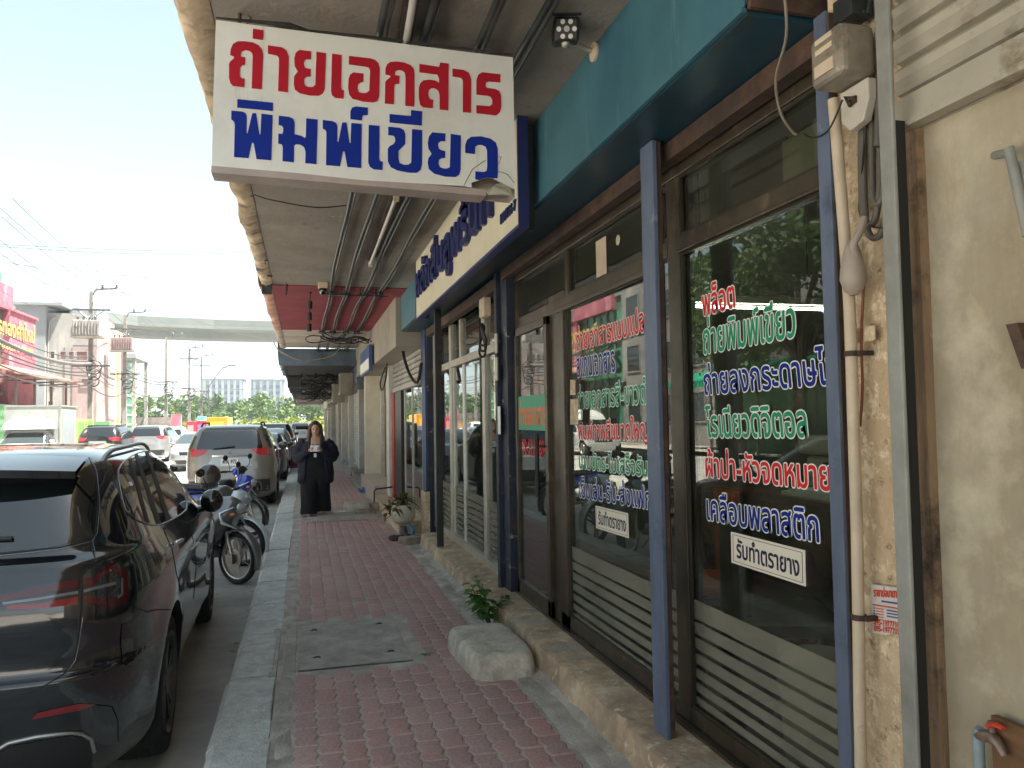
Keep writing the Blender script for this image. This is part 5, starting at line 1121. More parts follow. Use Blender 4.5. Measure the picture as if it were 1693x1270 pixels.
for k in range(26): x = p.x + (q.x - p.x)*k/25; mb.box((x - .008, Y + .02, .1), (x + .008, Y + .035, p.z))
for k in range(18): z = .1 + (p.z - .1)*k/17; mb.box((p.x, Y + .04, z - .008), (q.x, Y + .055, z + .008))
build(mb, 'mesh_panel', M_lime, g)
mb = MB(); a, b_ = ony(106, 713, Y), ony(122, 724, Y); mb.box((a.x, Y - .04, b_.z - .2), (b_.x, Y - .01, a.z)); sb = build(mb, 'sign_plate', mat('yellow_plate', (.70, .55, .12), .5, var=.05), g)
mb = MB(); put_text(mb, 'PSB', (V((a.x + .08, Y - .045, b_.z)), V((b_.x - .08, Y - .045, b_.z)), V((a.x + .08, Y - .045, a.z - .1))), (0, -1, 0), 0, .015, 0, lift=.005); build(mb, 'lettering', M_org, sb, fix=False)
mb = MB(); mb.box((p.x - .6, Y + 1.5, 0), (q.x + .5, Y + 1.8, 1.8)); tag(build(mb, 'sheet_wall', M_sheetg), 'low green sheet wall behind the mesh fence', 'wall')
def lowbox(name, label, cat, pa, pb, Y, m, m2, d=2.5):
    a, b_ = ony(*pa, Y), ony(*pb, Y); g = thing(name, label, cat, ((a.x + b_.x)/2, Y, ROAD)); w_ = b_.x - a.x
    mb = MB(); mb.box((a.x, Y, ROAD + .05), (b_.x, Y + d, a.z)); build(mb, 'body', m, g, bevel=.04)
    mb = MB(); mb.box((a.x + w_*.15, Y - .03, a.z - (a.z - ROAD)*.75), (b_.x - w_*.15, Y - .005, a.z - (a.z - ROAD)*.15)); build(mb, 'front_panel', m2, g); return g, a, b_
M_redk = mat('kiosk_red', (.42, .02, .05), .5, var=.1)
lowbox('vending_kiosk', 'dark red kiosk with pale panel right of the third pole', 'kiosk', (308, 697), (322, 716), 66, M_redk, mat('kiosk_panel', (.62, .25, .25), .4, var=.05))
lowbox('vending_kiosk', 'red and purple kiosk next to the dark red one', 'kiosk', (324, 696), (340, 716), 67, M_redk, mat('purple_panel', (.22, .16, .42), .4, var=.1))
lowbox('utility_cabinet', 'teal cabinet showing above the kiosks', 'cabinet', (326, 689), (337, 697), 78, mat('teal_cabinet', (.10, .42, .36), .5), M_sheetg)
g, a, b_ = lowbox('tipper_truck', 'orange yellow tipper truck seen over the roof of the brown SUV', 'truck', (341, 690), (376, 712), 64, mat('truck_orange', (.45, .20, .012), .45, var=.08), mat('truck_panel', (.60, .30, .02), .5), 4.5)
for s in (0, 1):
    for dy in (.5, 3.6): mb = MB(); x = a.x if s == 0 else b_.x; mb.lathe([(.2, -.12), (.46, -.12), (.46, .12), (.2, .12)], (x + (.12 if s == 0 else -.12), 64 + dy, ROAD + .46), 20, axis='x'); build(mb, 'wheel', M_tyre, g)
# poles
def elec_pole(px, top, Y, label, trans=None, arms=1, second=0):
    t_ = ony(px, top, Y); x = t_.x; g = thing('utility_pole', label, 'utility pole', (x, Y, 0), 0, 'concrete utility poles along the far pavement'); h = t_.z
    mb = MB(); mb.box((x - .17, Y - .17, 0), (x + .17, Y + .17, h), taper=.62); build(mb, 'shaft', M_concp, g)
    mb = MB(); mb.tube([(x + .08, Y, h - .9), (x + .45, Y, h + .05 - .3), (x + .45, Y, h + .05), (x + 1.5, Y, h + .15)] if 0 else [(x + .1, Y, h - .25), (x + .3, Y, h + .15), (x + 1.6, Y, h + .25)], .06, 6); build(mb, 'top_bracket', M_greyc, g)
    for k, (dx, dz) in enumerate(((.7, .22), (1.6, .25))):
        mb = MB(); mb.lathe([(.0, 0), (.07, .02), (.10, .12), (.05, .16), (.09, .26), (.04, .34), (.0, .4)], (x + dx, Y, h + dz), 10); build(mb, 'insulator', M_greyc, g, smooth=50)
    for z in ((h - 1.3, h - 5.2) if arms else (h - 5.0,)):
        mb = MB(); mb.box((x - 1.15, Y - .14, z - .06), (x + 1.25, Y - .06, z + .06)); mb.tube([(x - .9, Y - .1, z), (x, Y - .12, z - .7), (x + .9, Y - .1, z)], .03, 5); build(mb, 'crossarm', M_greyc, g)
    if trans:
        mb = MB(); mb.box((x - .95, Y - .9, h - 3.2), (x + .75, Y - .15, h - 2.1)); tr = build(mb, 'transformer', trans, g, bevel=.05)
        mb = MB()
        for k in range(9): mb.box((x - .9 + k*.19, Y - .96, h - 3.1), (x - .87 + k*.19, Y - .9, h - 2.2))
        build(mb, 'cooling_fin', trans, tr)
        for k in range(4): mb = MB(); mb.lathe([(.09, 0), (.06, .1), (.09, .2), (.05, .3), (.0, .36)], (x - .7 + k*.36, Y - .5, h - 2.1), 8); build(mb, 'bushing', M_greyc, tr, smooth=50)
        mb = MB(); mb.box((x - 1.05, Y - .95, h - 3.3), (x + .9, Y + .2, h - 3.2)); build(mb, 'platform', M_concp, g)
    for k in range(3):
        mb = MB(); c = V((x + .3, Y - .35, 4.6 + k*.5)); rr_ = .32 + .08*k; mb.tube([c + V((rr_*cos(a), .05*sin(a*3), rr_*sin(a))) for a in [2*pi*q/18 for q in range(18)]], .045, 6, closed=True); build(mb, 'cable_coil', M_black, g, smooth=60)
    return V((x, Y, h))
M_trg = mat('transformer_grey', (.26, .265, .25), .5, var=.1); M_trp = mat('transformer_rust', (.24, .17, .165), .5, var=.15)
poles = [V((ony(151, 475, 59).x, 36.0, 11.2))] if 0 else []
P_ = [elec_pole(151, 482, 59, 'nearest concrete utility pole carrying a large grey transformer', M_trg), elec_pole(207, 520, 73, 'second concrete utility pole with a rusty pinkish transformer', M_trp),
      elec_pole(275, 558, 93, 'slim third utility pole standing before the tan wall', None, 0), elec_pole(313, 577, 107, 'fourth utility pole with stacked crossarms left of the far trees', None, 1), elec_pole(333, 590, 124, 'far utility pole nearest the distant tower block', None, 1)]
elec_pole(195, 580, 96, 'short pole behind the green glass wall', None, 0)
P_ = [V((P_[0].x + .3, 38, 11.0)), *P_, V((P_[4].x - .5, 150, 11))]
M_wire = mat('wire_grey', (.05, .05, .05), .6, var=0); CG = 'overhead cables strung along the utility poles'
rr = random.Random(11)
for i in range(len(P_) - 1):
    a, b_ = P_[i], P_[i + 1]
    for dx, dz in ((.7, .6), (1.6, .63), (1.2, -.2), (-1.0, -1.2), (.4, -1.2), (1.1, -1.2)):
        mb = MB(); mb.tube(catenary((a.x + dx, a.y, a.z + dz), (b_.x + dx, b_.y, b_.z + dz), .35), .016 + .004*(i > 2), 5); tag(build(mb, 'overhead_cable', M_wire), 'bare power line strung between the tops of the poles', 'cable', CG)
    for k in range(7):
        mb = MB(); z = 4.4 + k*.33; dx = rr.uniform(.0, .5); mb.tube(catenary((a.x + dx, a.y, z + rr.uniform(-.1, .1)), (b_.x + dx, b_.y, z + rr.uniform(-.1, .1)), rr.uniform(.3, .9)), rr.choice((.02, .03, .045)), 5); tag(build(mb, 'telecom_cable', M_black), 'black telecom cable sagging between the poles at mid height', 'cable', 'sagging telecom cables on the poles')
mb = MB(); mb.tube(catenary((P_[0].x + .3, 38, 5.9), (P_[1].x + .1, 59, 5.9), .55), .11, 8); tag(build(mb, 'cable_bundle', mat('bundle_grey', (.10, .10, .10), .6)), 'thick grey cable bundle running into the nearest pole from the left', 'cable')
def wire(pa, Ya, pb, Yb, sag, r=.012):
    mb = MB(); mb.tube(catenary(ony(*pa, Ya), ony(*pb, Yb), sag, 16), r, 5); tag(build(mb, 'overhead_cable', M_wire), 'thin wire crossing the sky above the road', 'cable', 'wires crossing the sky above the road')
for pa, Ya, pb, Yb, s in (((-30, 402), 26, (420, 414), 40, .12), ((-30, 405), 26, (420, 416), 40, .2), ((-30, 418), 40, (450, 470), 75, .5), ((-30, 424), 40, (450, 482), 75, .7), ((-30, 430), 40, (440, 462), 70, .4), ((-30, 424), 45, (183, 478), 59, .7), ((-20, 440), 48, (165, 478), 59, 1.4), ((-20, 466), 48, (155, 500), 59, 1.0), ((150, 470), 59, (440, 518), 90, .6), ((190, 478), 59, (440, 560), 105, .5), ((250, 520), 73, (440, 525), 100, .3), ((220, 600), 93, (450, 590), 120, 1.2), ((200, 610), 80, (450, 640), 120, 1.0), ((310, 590), 107, (450, 620), 110, .4)): wire(pa, Ya, pb, Yb, s, .012*max(1, Ya/40))
# street lamp arm
a = ony(345, 640, 100); b_ = ony(378, 604, 100); mb = MB(); mb.tube([V((a.x, 100, 0)), a, a.lerp(b_, .6) + V((0, 0, .5)), b_], .06, 6); mb.box((b_.x - .1, 99.85, b_.z - .08), (b_.x + .8, 100.15, b_.z + .06))
tag(build(mb, 'street_lamp', M_greyc, smooth=50), 'street lamp on a slender curved arm over the distant road', 'street lamp')
# viaduct
g = thing('rail_viaduct', 'grey concrete rail viaduct crossing above the street', 'viaduct', (-10, 112, 0)); M_via = mat('viaduct_concrete', (.12, .135, .13), .85, var=.1, scale=.3)
path = [(-52, 74), (-40, 88), (-30, 101), (-22, 108), (-12, 111), (0, 112), (30, 113), (60, 114)]; zb = 12.9
mb = MB(); ring = []
for i, (x, y) in enumerate(path):
    q = V((path[min(i + 1, 7)][0] - path[max(i - 1, 0)][0], path[min(i + 1, 7)][1] - path[max(i - 1, 0)][1], 0)).normalized(); n = V((q.y, -q.x, 0)); c = V((x, y, 0))
    ring.append([c + n*o_ + V((0, 0, z)) for o_, z in ((4.2, zb + 2.3), (4.2, zb + 1.35), (4.5, zb + 1.3), (4.5, zb + 1.0), (2.2, zb + .75), (1.8, zb), (-1.8, zb), (-2.2, zb + .75), (-4.5, zb + 1), (-4.5, zb + 1.3), (-4.2, zb + 2.3), (-4.0, zb + 2.3), (-4.0, zb + 1.4), (4.0, zb + 1.4), (4.0, zb + 2.3))])
mb.loft(ring); build(mb, 'deck', M_via, g)
for x, y in ((-34, 97), (14, 112.5), (42, 113.5)): mb = MB(); mb.box((x - .9, y - 1.1, 0), (x + .9, y + 1.1, zb)); build(mb, 'pier', M_via, g)
# far blocks
def block(label, pa, pb, Y, m, rows, cols):
    a, b_ = ony(*pa, Y), ony(*pb, Y); g = thing('tower_block', label, 'building', ((a.x + b_.x)/2, Y, 0))
    mb = MB(); mb.box((a.x, Y, 0), (b_.x, Y + 14, a.z)); build(mb, 'wall', m, g)
    mb = MB(); mb.box((a.x - .4, Y - .4, a.z), (b_.x + .4, Y + 14, a.z + .5)); build(mb, 'roof', M_paleb, g)
    for r_ in range(rows): mb = MB(); z = 3 + (a.z - 4)*r_/rows; mb.box((a.x + .8, Y - .15, z), (b_.x - .8, Y - .02, z + (a.z - 4)/rows*.5)); build(mb, 'window_band', M_wintr, g)
    for c_ in range(cols): mb = MB(); x = a.x + (b_.x - a.x)*(c_ + .5)/cols; mb.box((x - .5, Y - .3, 2), (x + .5, Y - .16, a.z)); build(mb, 'pier', m, g)
M_hz = mat('hazy_block', (.17, .20, .23), .8, var=.05)
block('distant pale office block left of the canopy end', (333, 627), (403, 670), 300, M_hz, 6, 7)
block('smaller distant block half hidden by the canopy', (415, 628), (470, 670), 320, M_hz, 6, 5)
# ---- foliage
def leafmat(name, lo, hi):
    m = bpy.data.materials.new(name); m.use_nodes = True; N, L = m.node_tree.nodes, m.node_tree.links; b = N['Principled BSDF']; b.inputs['Roughness'].default_value = .6
    g_ = N.new('ShaderNodeNewGeometry'); r_ = N.new('ShaderNodeValToRGB'); L.new(g_.outputs['Random Per Island'], r_.inputs[0]); r_.color_ramp.elements[0].color = (*lo, 1); r_.color_ramp.elements[1].color = (*hi, 1); L.new(r_.outputs[0], b.inputs['Base Color'])
    tr = N.new('ShaderNodeBsdfTranslucent'); L.new(r_.outputs[0], tr.inputs[0]); mx = N.new('ShaderNodeMixShader'); mx.inputs[0].default_value = .3; L.new(b.outputs[0], mx.inputs[1]); L.new(tr.outputs[0], mx.inputs[2]); L.new(mx.outputs[0], N['Material Output'].inputs[0])
    MATS[name] = m; return m
M_leafd = leafmat('dark_leaf', (.03, .065, .02), (.11, .17, .055)); M_leafm = leafmat('leaf_green', (.03, .075, .014), (.105, .165, .035)); M_leafy = leafmat('yellow_leaf', (.10, .16, .02), (.27, .28, .045)); M_bark = mat('bark', (.10, .075, .055), .9, var=.3, scale=6, bump=.5)
def leaves(mb, blobs, n, size, rr):
    for _ in range(n):
        c, r = rr.choice(blobs); d = V((rr.gauss(0, 1), rr.gauss(0, 1), rr.gauss(0, 1))).normalized()*r*(rr.random()**.4); p = V(c) + V((d.x, d.y, d.z*.8))
        u = V((rr.gauss(0, 1), rr.gauss(0, 1), rr.gauss(0, .7))).normalized(); v = u.cross(V((rr.gauss(0, 1), rr.gauss(0, 1), rr.gauss(0, 1)))).normalized(); s = size*rr.uniform(.6, 1.4)
        mb.add([p - u*s, p + v*s*.45, p + u*s, p - v*s*.45], [(0, 1, 2, 3)])
def tree(label, x, y, h, spread, n, size, leaf, seed, cat='tree', group=None, low=.3):
    rr = random.Random(seed); g = thing('tree', label, cat, (x, y, 0), 0, group)
    mb = MB(); top = V((x + rr.uniform(-.4, .4), y, h*.55)); mb.tube([(x, y, -.2), (x + .1, y, h*.25), top], [.30, .22, .13], 9); blobs = []
    for k in range(8):
        a = 2*pi*k/8 + rr.uniform(-.3, .3); q = V((x + cos(a)*spread*rr.uniform(.45, .8), y + sin(a)*spread*rr.uniform(.45, .8), h*rr.uniform(low + .1, .85))); mb.tube([V((x, y, h*rr.uniform(.22, .5))), q.lerp(top, .4), q], [.10, .07, .03], 6); blobs.append((q, spread*rr.uniform(.3, .5)))
    for k in range(10): a = rr.uniform(0, 2*pi); rad = spread*rr.uniform(0, .6); blobs.append((V((x + cos(a)*rad, y + sin(a)*rad, h*rr.uniform(low + .25, .92))), spread*rr.uniform(.25, .42)))
    build(mb, 'trunk', M_bark, g, smooth=50); mb = MB(); leaves(mb, blobs, n, size, rr); build(mb, 'crown', leaf, g, fix=False)
    return g
tree('big dark shade tree across the road mirrored in the right window', -12.8, 22.5, 9.5, 4.0, 9000, .16, M_leafd, 1, low=.2)
tree('bushy dark tree across the road nearest the camera', -12.9, 15.0, 10.5, 4.4, 9000, .16, M_leafd, 2, low=.2)
tree('leafy tree at the left end of the mirrored row of trees', -14.0, 28.3, 8.5, 2.5, 6000, .15, M_leafm, 3, low=.25)
rr = random.Random(4); mb = MB(); blobs = []
for k in range(80): x = rr.uniform(-34, 6); blobs.append((V((x, rr.uniform(140, 165), rr.uniform(1.0, 5.6) + 1.2*noise.noise(V((x*.2, 0, 0))))), rr.uniform(1.4, 2.6)))
leaves(mb, blobs, 14000, .42, rr); tag(build(mb, 'woodland', M_leafm, fix=False), 'band of sunlit green woodland at the end of the road', 'woodland', kind='stuff')
mb = MB(); blobs = [(V((rr.uniform(-22, 4), rr.uniform(126, 132), rr.uniform(.3, 1.8))), rr.uniform(.8, 1.3)) for _ in range(40)]
leaves(mb, blobs, 5000, .30, rr); tag(build(mb, 'hedge', M_leafy, fix=False), 'yellow green hedge in front of the woodland', 'hedge', kind='stuff')
# green awning stall and lime truck seen only in the window reflection
g = thing('awning_stall', 'green scalloped awning of a stall mirrored in the shop window', 'stall', (-14, 30, 0))
mb = MB(); mb.prism([(0, 0), (2.6, -.8), (2.6, -.75), (0, .06)], (-16.2, 19, 3.9), V((1, 0, 0)), V((0, 0, 1)), V((0, 15, 0))); build(mb, 'awning', mat('awning_green', (.01, .30, .17), .6, var=.1), g)
mb = MB(); mb.loft([[V((-13.6, 19 + k*.1, z + (.07*abs(sin(k*.9)) if z < 3.0 else 0))) for k in range(151)] for z in (2.8, 3.1)], closed=False, caps=False); build(mb, 'valance', MATS['awning_green'], g)
for k in range(5): mb = MB(); mb.box((-13.7, 19.2 + k*3.6, 0), (-13.6, 19.3 + k*3.6, 3.0)); build(mb, 'post', M_steelp, g)
mb = MB(); mb.box((-16.4, 19, 0), (-16.2, 34, 3.9)); build(mb, 'back_wall', M_sheetg, g)
# ================================================================== SIGNS
M_signw = mat('sign_acrylic', (.70, .70, .665), .35, var=.05, scale=2, stain=[((.56, .55, .51), .62, 1.6, .12), ((.50, .46, .39), .67, 5, .06, (1.5, 1, .18)), ((.30, .27, .22), .77, 14, .02)])
M_signr = mat('sign_red', (.40, .014, .028), .6, var=.06, spec=.12); M_signb = mat('sign_blue', (.008, .026, .25), .6, var=.06, spec=.12)
M_signf = mat('sign_tin', (.40, .33, .30), .55, .2, var=.15)
SY = 3.3
def spt(ox, oy, k=6.512): return lambda p: ony(ox + p[0]/k, oy + p[1]/k, SY)
def rnd(poly, lim=22):
    """soften only the short edges of a traced letter, keep its long corners crisp"""
    return poly
L1 = [[(133,335),(140,270),(165,215),(215,188),(290,188),(380,200),(440,230),(478,280),(488,330),(475,703),(365,692),(377,345),(370,315),(345,292),(305,282),(270,290),(250,310),(248,352),(298,362),(293,440),(262,445),(242,470),(236,530),(242,570),(258,585),(290,590),(285,682),(165,668),(135,635),(121,580),(122,430),(135,405),(178,368),(172,350)],
 [(380,52),(494,68),(488,173),(376,157)],
 [(540,230),(690,252),(740,285),(765,350),(755,736),(650,722),(660,380),(650,350),(630,338),(540,320)],
 [(1006,295),(1004,382),(955,380),(932,395),(926,430),(938,470),(965,480),(1002,485),(1000,566),(955,568),(932,590),(930,635),(945,668),(985,680),(1025,678),(1050,655),(1062,300),(1166,315),(1152,700),(1130,750),(1090,772),(990,770),(880,745),(830,705),(818,640),(822,565),(862,512),(828,455),(824,370),(840,310),(880,280)],
 [(1230,320),(1335,335),(1328,690),(1338,712),(1360,716),(1355,805),(1265,795),(1228,765),(1220,720)],
 [(1413,345),(1640,370),(1693,388),(1728,420),(1745,480),(1738,780),(1718,830),(1673,845),(1563,835),(1450,805),(1415,760),(1403,690),(1408,590),(1425,545),(1460,522),(1570,535),(1566,625),(1540,625),(1512,650),(1505,700),(1520,735),(1560,745),(1600,742),(1630,720),(1640,500),(1625,470),(1590,460),(1410,435)]]
L2 = [[(240,412),(242,350),(260,305),(295,280),(360,275),(440,285),(510,312),(545,350),(555,400),(552,760),(455,748),(458,440),(450,395),(425,372),(385,365),(350,378),(345,420),(395,430),(390,515),(350,515),(338,545),(335,735),(235,725),(240,495),(255,475),(298,440),(290,425)],
 [(607,300),(820,332),(830,285),(923,298),(918,800),(825,790),(825,630),(812,590),(780,565),(740,560),(712,580),(703,620),(710,660),(730,682),(755,685),(752,778),(650,768),(615,740),(600,660),(600,560),(615,510),(650,478),(720,470),(780,480),(818,505),(820,460),(800,415),(605,390)],
 [(963,350),(1085,365),(1140,395),(1165,460),(1163,825),(1075,818),(1075,480),(1060,455),(1030,445),(963,435)],
 [(1480,412),(1478,500),(1355,490),(1325,500),(1320,540),(1335,558),(1420,570),(1465,590),(1485,640),(1488,760),(1475,820),(1435,855),(1220,830),(1220,745),(1360,755),(1390,735),(1392,690),(1375,655),(1340,642),(1220,630),(1222,470),(1240,415),(1285,390)]]
L3 = [[(212,93),(595,132),(592,220),(210,183)],
 [(147,217),(265,228),(300,245),(312,280),(310,465),(320,465),(372,245),(412,245),(450,475),(460,470),(470,250),(590,265),(575,750),(417,737),(388,570),(375,558),(365,575),(330,728),(175,715),(185,370),(175,335),(145,310)],
 [(657,272),(770,285),(812,305),(828,350),(825,470),(900,488),(935,510),(948,500),(952,300),(1075,313),(1062,793),(942,782),(945,660),(930,610),(890,582),(845,577),(822,590),(818,773),(697,760),(700,610),(690,580),(650,570),(652,463),(695,468),(705,440),(705,400),(690,378),(655,370)],
 [(1130,318),(1235,330),(1275,350),(1288,385),(1286,550),(1297,555),(1340,345),(1385,345),(1418,560),(1430,565),(1437,350),(1550,360),(1543,835),(1395,822),(1365,660),(1355,650),(1345,665),(1315,815),(1165,803),(1170,450),(1160,425),(1130,410)],
 [(1615,185),(1613,265),(1570,265),(1557,280),(1553,322),(1427,308),(1428,225),(1445,185),(1490,172)]]
L4 = [[(62,175),(178,185),(175,545),(190,568),(215,572),(208,660),(115,652),(75,625),(57,580)],
 [(287,58),(515,80),(518,15),(637,30),(635,182),(285,148)],
 [(272,195),(400,207),(440,230),(456,275),(455,380),(382,455),(382,540),(395,585),(440,605),(490,602),(520,580),(528,220),(637,232),(635,600),(620,660),(580,690),(500,690),(370,665),(300,630),(268,570),(268,430),(285,405),(330,380),(347,350),(345,310),(325,290),(272,285)],
 [(888,268),(886,352),(840,350),(815,365),(808,400),(820,435),(850,450),(886,457),(884,532),(845,532),(818,552),(814,595),(830,630),(870,645),(905,645),(935,630),(945,273),(1054,288),(1050,660),(1035,710),(995,735),(890,732),(770,700),(710,650),(697,580),(705,530),(740,487),(705,430),(697,370),(710,300),(745,255)],
 [(1100,475),(1100,390),(1120,335),(1165,303),(1270,298),(1370,322),(1430,365),(1450,430),(1452,690),(1445,752),(1400,745),(1330,740),(1250,768),(1208,760),(1210,675),(1300,682),(1330,670),(1338,620),(1335,450),(1320,410),(1280,390),(1240,390),(1210,410),(1203,488)]]
sg = thing('hanging_sign', 'big white light box sign with red and blue Thai lettering and a broken corner', 'sign', ony(605, 300, SY))
def sface(pts, y0, y1): return [V((p.x, y0, p.z)) for p in pts], [V((p.x, y1, p.z)) for p in pts]
c4 = spt(600, 180)
out = [ony(*p, SY) for p in ((357, 33), (440, 44), (520, 54), (600, 64), (700, 77), (780, 87), (848, 95), (850, 200), (851, 312))]
hole = [c4(p) for p in ((1625,860), (1580,855), (1480,790), (1400,745), (1330,740), (1250,770), (1170,795), (1170,850), (1085, 832))]
tail = [ony(600, 298, SY), ony(500, 287, SY), ony(350, 274, SY), ony(353, 150, SY)]
a, b_ = sface(out + hole + tail, SY, SY + .006); n = len(a)
mb = MB(); mb.add(a + b_, [tuple(range(n)), tuple(range(n, 2*n))[::-1]] + [(k, (k + 1) % n, n + (k + 1) % n, n + k) for k in range(n)]); face = build(mb, 'face_panel', M_signw, sg)
for crop, rows, m in ((spt(360, 40), L1, M_signr), (spt(600, 60), L2, M_signr), (spt(360, 150), L3, M_signb), (spt(600, 180), L4, M_signb)):
    for poly in rows:
        q = [crop(p) for p in poly]; a, b_ = sface(q, SY - .003, SY - .0006); n = len(a)
        mb = MB(); mb.add(a + b_, [tuple(range(n)), tuple(range(n, 2*n))[::-1]] + [(k, (k + 1) % n, n + (k + 1) % n, n + k) for k in range(n)]); build(mb, 'letter', m, face)
# tin casing behind the face, bottom tray, torn flap
A, B, C, D = ony(357, 33, SY), ony(848, 95, SY), ony(852, 325, SY), ony(350, 274, SY)
mb = MB(); dy = V((0, .11, 0)); Bi = c4((1320, 885)); up = V((0, 0, -.016))
for p, q in ((A, B), (D, A), (B, C)): mb.add([p + V((0, .008, 0)), q + V((0, .008, 0)), q + dy, p + dy], [(0, 1, 2, 3)])
mb.add([A + dy, B + dy, C + dy, D + dy], [(0, 1, 2, 3)])
E1, F1 = D + V((0, .002, 0)), Bi + V((0, .002, .006)); mb.add([E1, F1, F1 + V((0, 0, -.026)), E1 + V((0, 0, -.026)), E1 + dy, F1 + dy, F1 + dy + V((0, 0, -.026)), E1 + dy + V((0, 0, -.026))], [(0, 1, 2, 3), (4, 7, 6, 5), (3, 2, 6, 7), (0, 4, 5, 1), (1, 5, 6, 2), (0, 3, 7, 4)])
o = build(mb, 'tin_case', M_signf, sg, fix=False); o.modifiers.new('t', 'SOLIDIFY').thickness = .003
fl = [c4(p) for p in ((1320, 885), (1350, 930), (1460, 945), (1590, 960), (1632, 885), (1580, 852), (1480, 800), (1400, 840))]
mb = MB(); mb.add([p + V((0, -.004 - .03*(k in (2, 3)), 0)) for k, p in enumerate(fl)], [tuple(range(8))]); o = build(mb, 'torn_flap', mat('torn_acrylic', (.36, .34, .27), .5, var=.2, scale=9), sg); o.modifiers.new('t', 'SOLIDIFY').thickness = .003
mb = MB(); mb.tube([c4(p) + V((0, -.002, 0)) for p in ((1085, 830), (1180, 650), (1320, 555))], .0012, 4); mb.tube([c4(p) + V((0, -.002, 0)) for p in ((1440, 520), (1490, 515), (1460, 600))], .0010, 4); mb.tube([c4(p) + V((0, -.002, 0)) for p in ((1460, 675), (1550, 705), (1632, 800))], .0012, 4); build(mb, 'crack', M_mould, sg)
mb = MB(); p0 = ony(357, 33, SY); mb.tube([ony(x, y, SY + .03) + V((0, 0, .006)) for x, y in ((357, 32), (440, 40), (478, 46), (510, 55), (600, 62), (700, 75), (780, 84), (848, 93))], [.004, .008, .016, .010, .006, .006, .005, .004], 5); build(mb, 'top_flashing', M_mould, sg)
for x in (395, 800): mb = MB(); q = ony(x, 60, SY + .1); mb.tube([q, V((q.x + .004, q.y, 3.34))], .008, 6); mb.tube([q + V((.01, .01, .02)), q + V((.05, 0, .09)), V((q.x + .02, q.y + .02, 3.34))], .003, 5); build(mb, 'hanger', M_rust, sg)
# fascia sign with raised blue letters
M_signc = mat('sign_cream', (.66, .61, .46), .5, var=.08, scale=2)
fs = thing('fascia_sign', 'cream fascia sign with raised navy letters on the teal board', 'sign', (1.2, 6.3, 2.7))
y0, y1, z0, z1 = 4.22, 8.42, 2.70, 3.335
mb = MB(); mb.box((1.205, y0, z0), (1.25, y1, z1)); build(mb, 'panel', M_signc, fs)
mb = MB(); mb.box((1.198, y0 - .02, z0 - .02), (1.26, y1 + .02, z0)); mb.box((1.198, y0 - .02, z1), (1.26, y1 + .02, z1 + .012)); mb.box((1.198, y0 - .02, z0), (1.26, y0, z1)); mb.box((1.198, y1, z0), (1.26, y1 + .02, z1)); build(mb, 'edge_frame', mat('navy_edge', (.02, .03, .14), .4, var=.1), fs)
mb = MB(); mb.box((1.262, y0 + .1, z0 - .01), (1.33, y0 + .14, z1)); mb.box((1.262, y1 - .14, z0 - .01), (1.33, y1 - .1, z1)); build(mb, 'bracket', M_pipe, fs)
def solid_text(name, body, quad, depth, m, par, bold):
    vs, fs_ = text_mesh(body); x0, x1 = min(p.x for p in vs), max(p.x for p in vs); a0, a1 = min(p.y for p in vs), max(p.y for p in vs); bl, br, tl = (V(q) for q in quad); u, v = br - bl, tl - bl
    mb = MB()
    for k in range(8):
        off = u.normalized()*(bold*cos(2*pi*k/8)) + v.normalized()*(bold*sin(2*pi*k/8)); P = [bl + u*((p.x - x0)/(x1 - x0)) + v*((p.y - a0)/(a1 - a0)) + off for p in vs]
        ed = {}
        for f in fs_:
            for i in range(len(f)):
                e_ = (f[i], f[(i + 1) % len(f)]); ed[tuple(sorted(e_))] = ed.get(tuple(sorted(e_)), 0) + 1
        nn = V((-depth - k*.0003, 0, 0)); m0 = len(P); mb.add(P + [p + nn for p in P], [tuple(i + m0 for i in f) for f in fs_] + [(a_, b__, b__ + m0, a_ + m0) for (a_, b__), c_ in ed.items() if c_ == 1])
    return build(mb, name, m, par, fix=False)
solid_text('raised_lettering', 'หลักสี่บลูพริ้นท์', (V((1.2045, 8.22, 2.80)), V((1.2045, 4.78, 2.80)), V((1.2045, 8.22, 3.27))), .035, mat('letter_navy', (.010, .018, .11), .4, var=.06), fs, .012)
solid_text('raised_lettering', '100/136-7', (V((1.2045, 4.62, 2.80)), V((1.2045, 4.27, 2.80)), V((1.2045, 4.62, 2.86))), .01, MATS['letter_navy'], fs, .003)
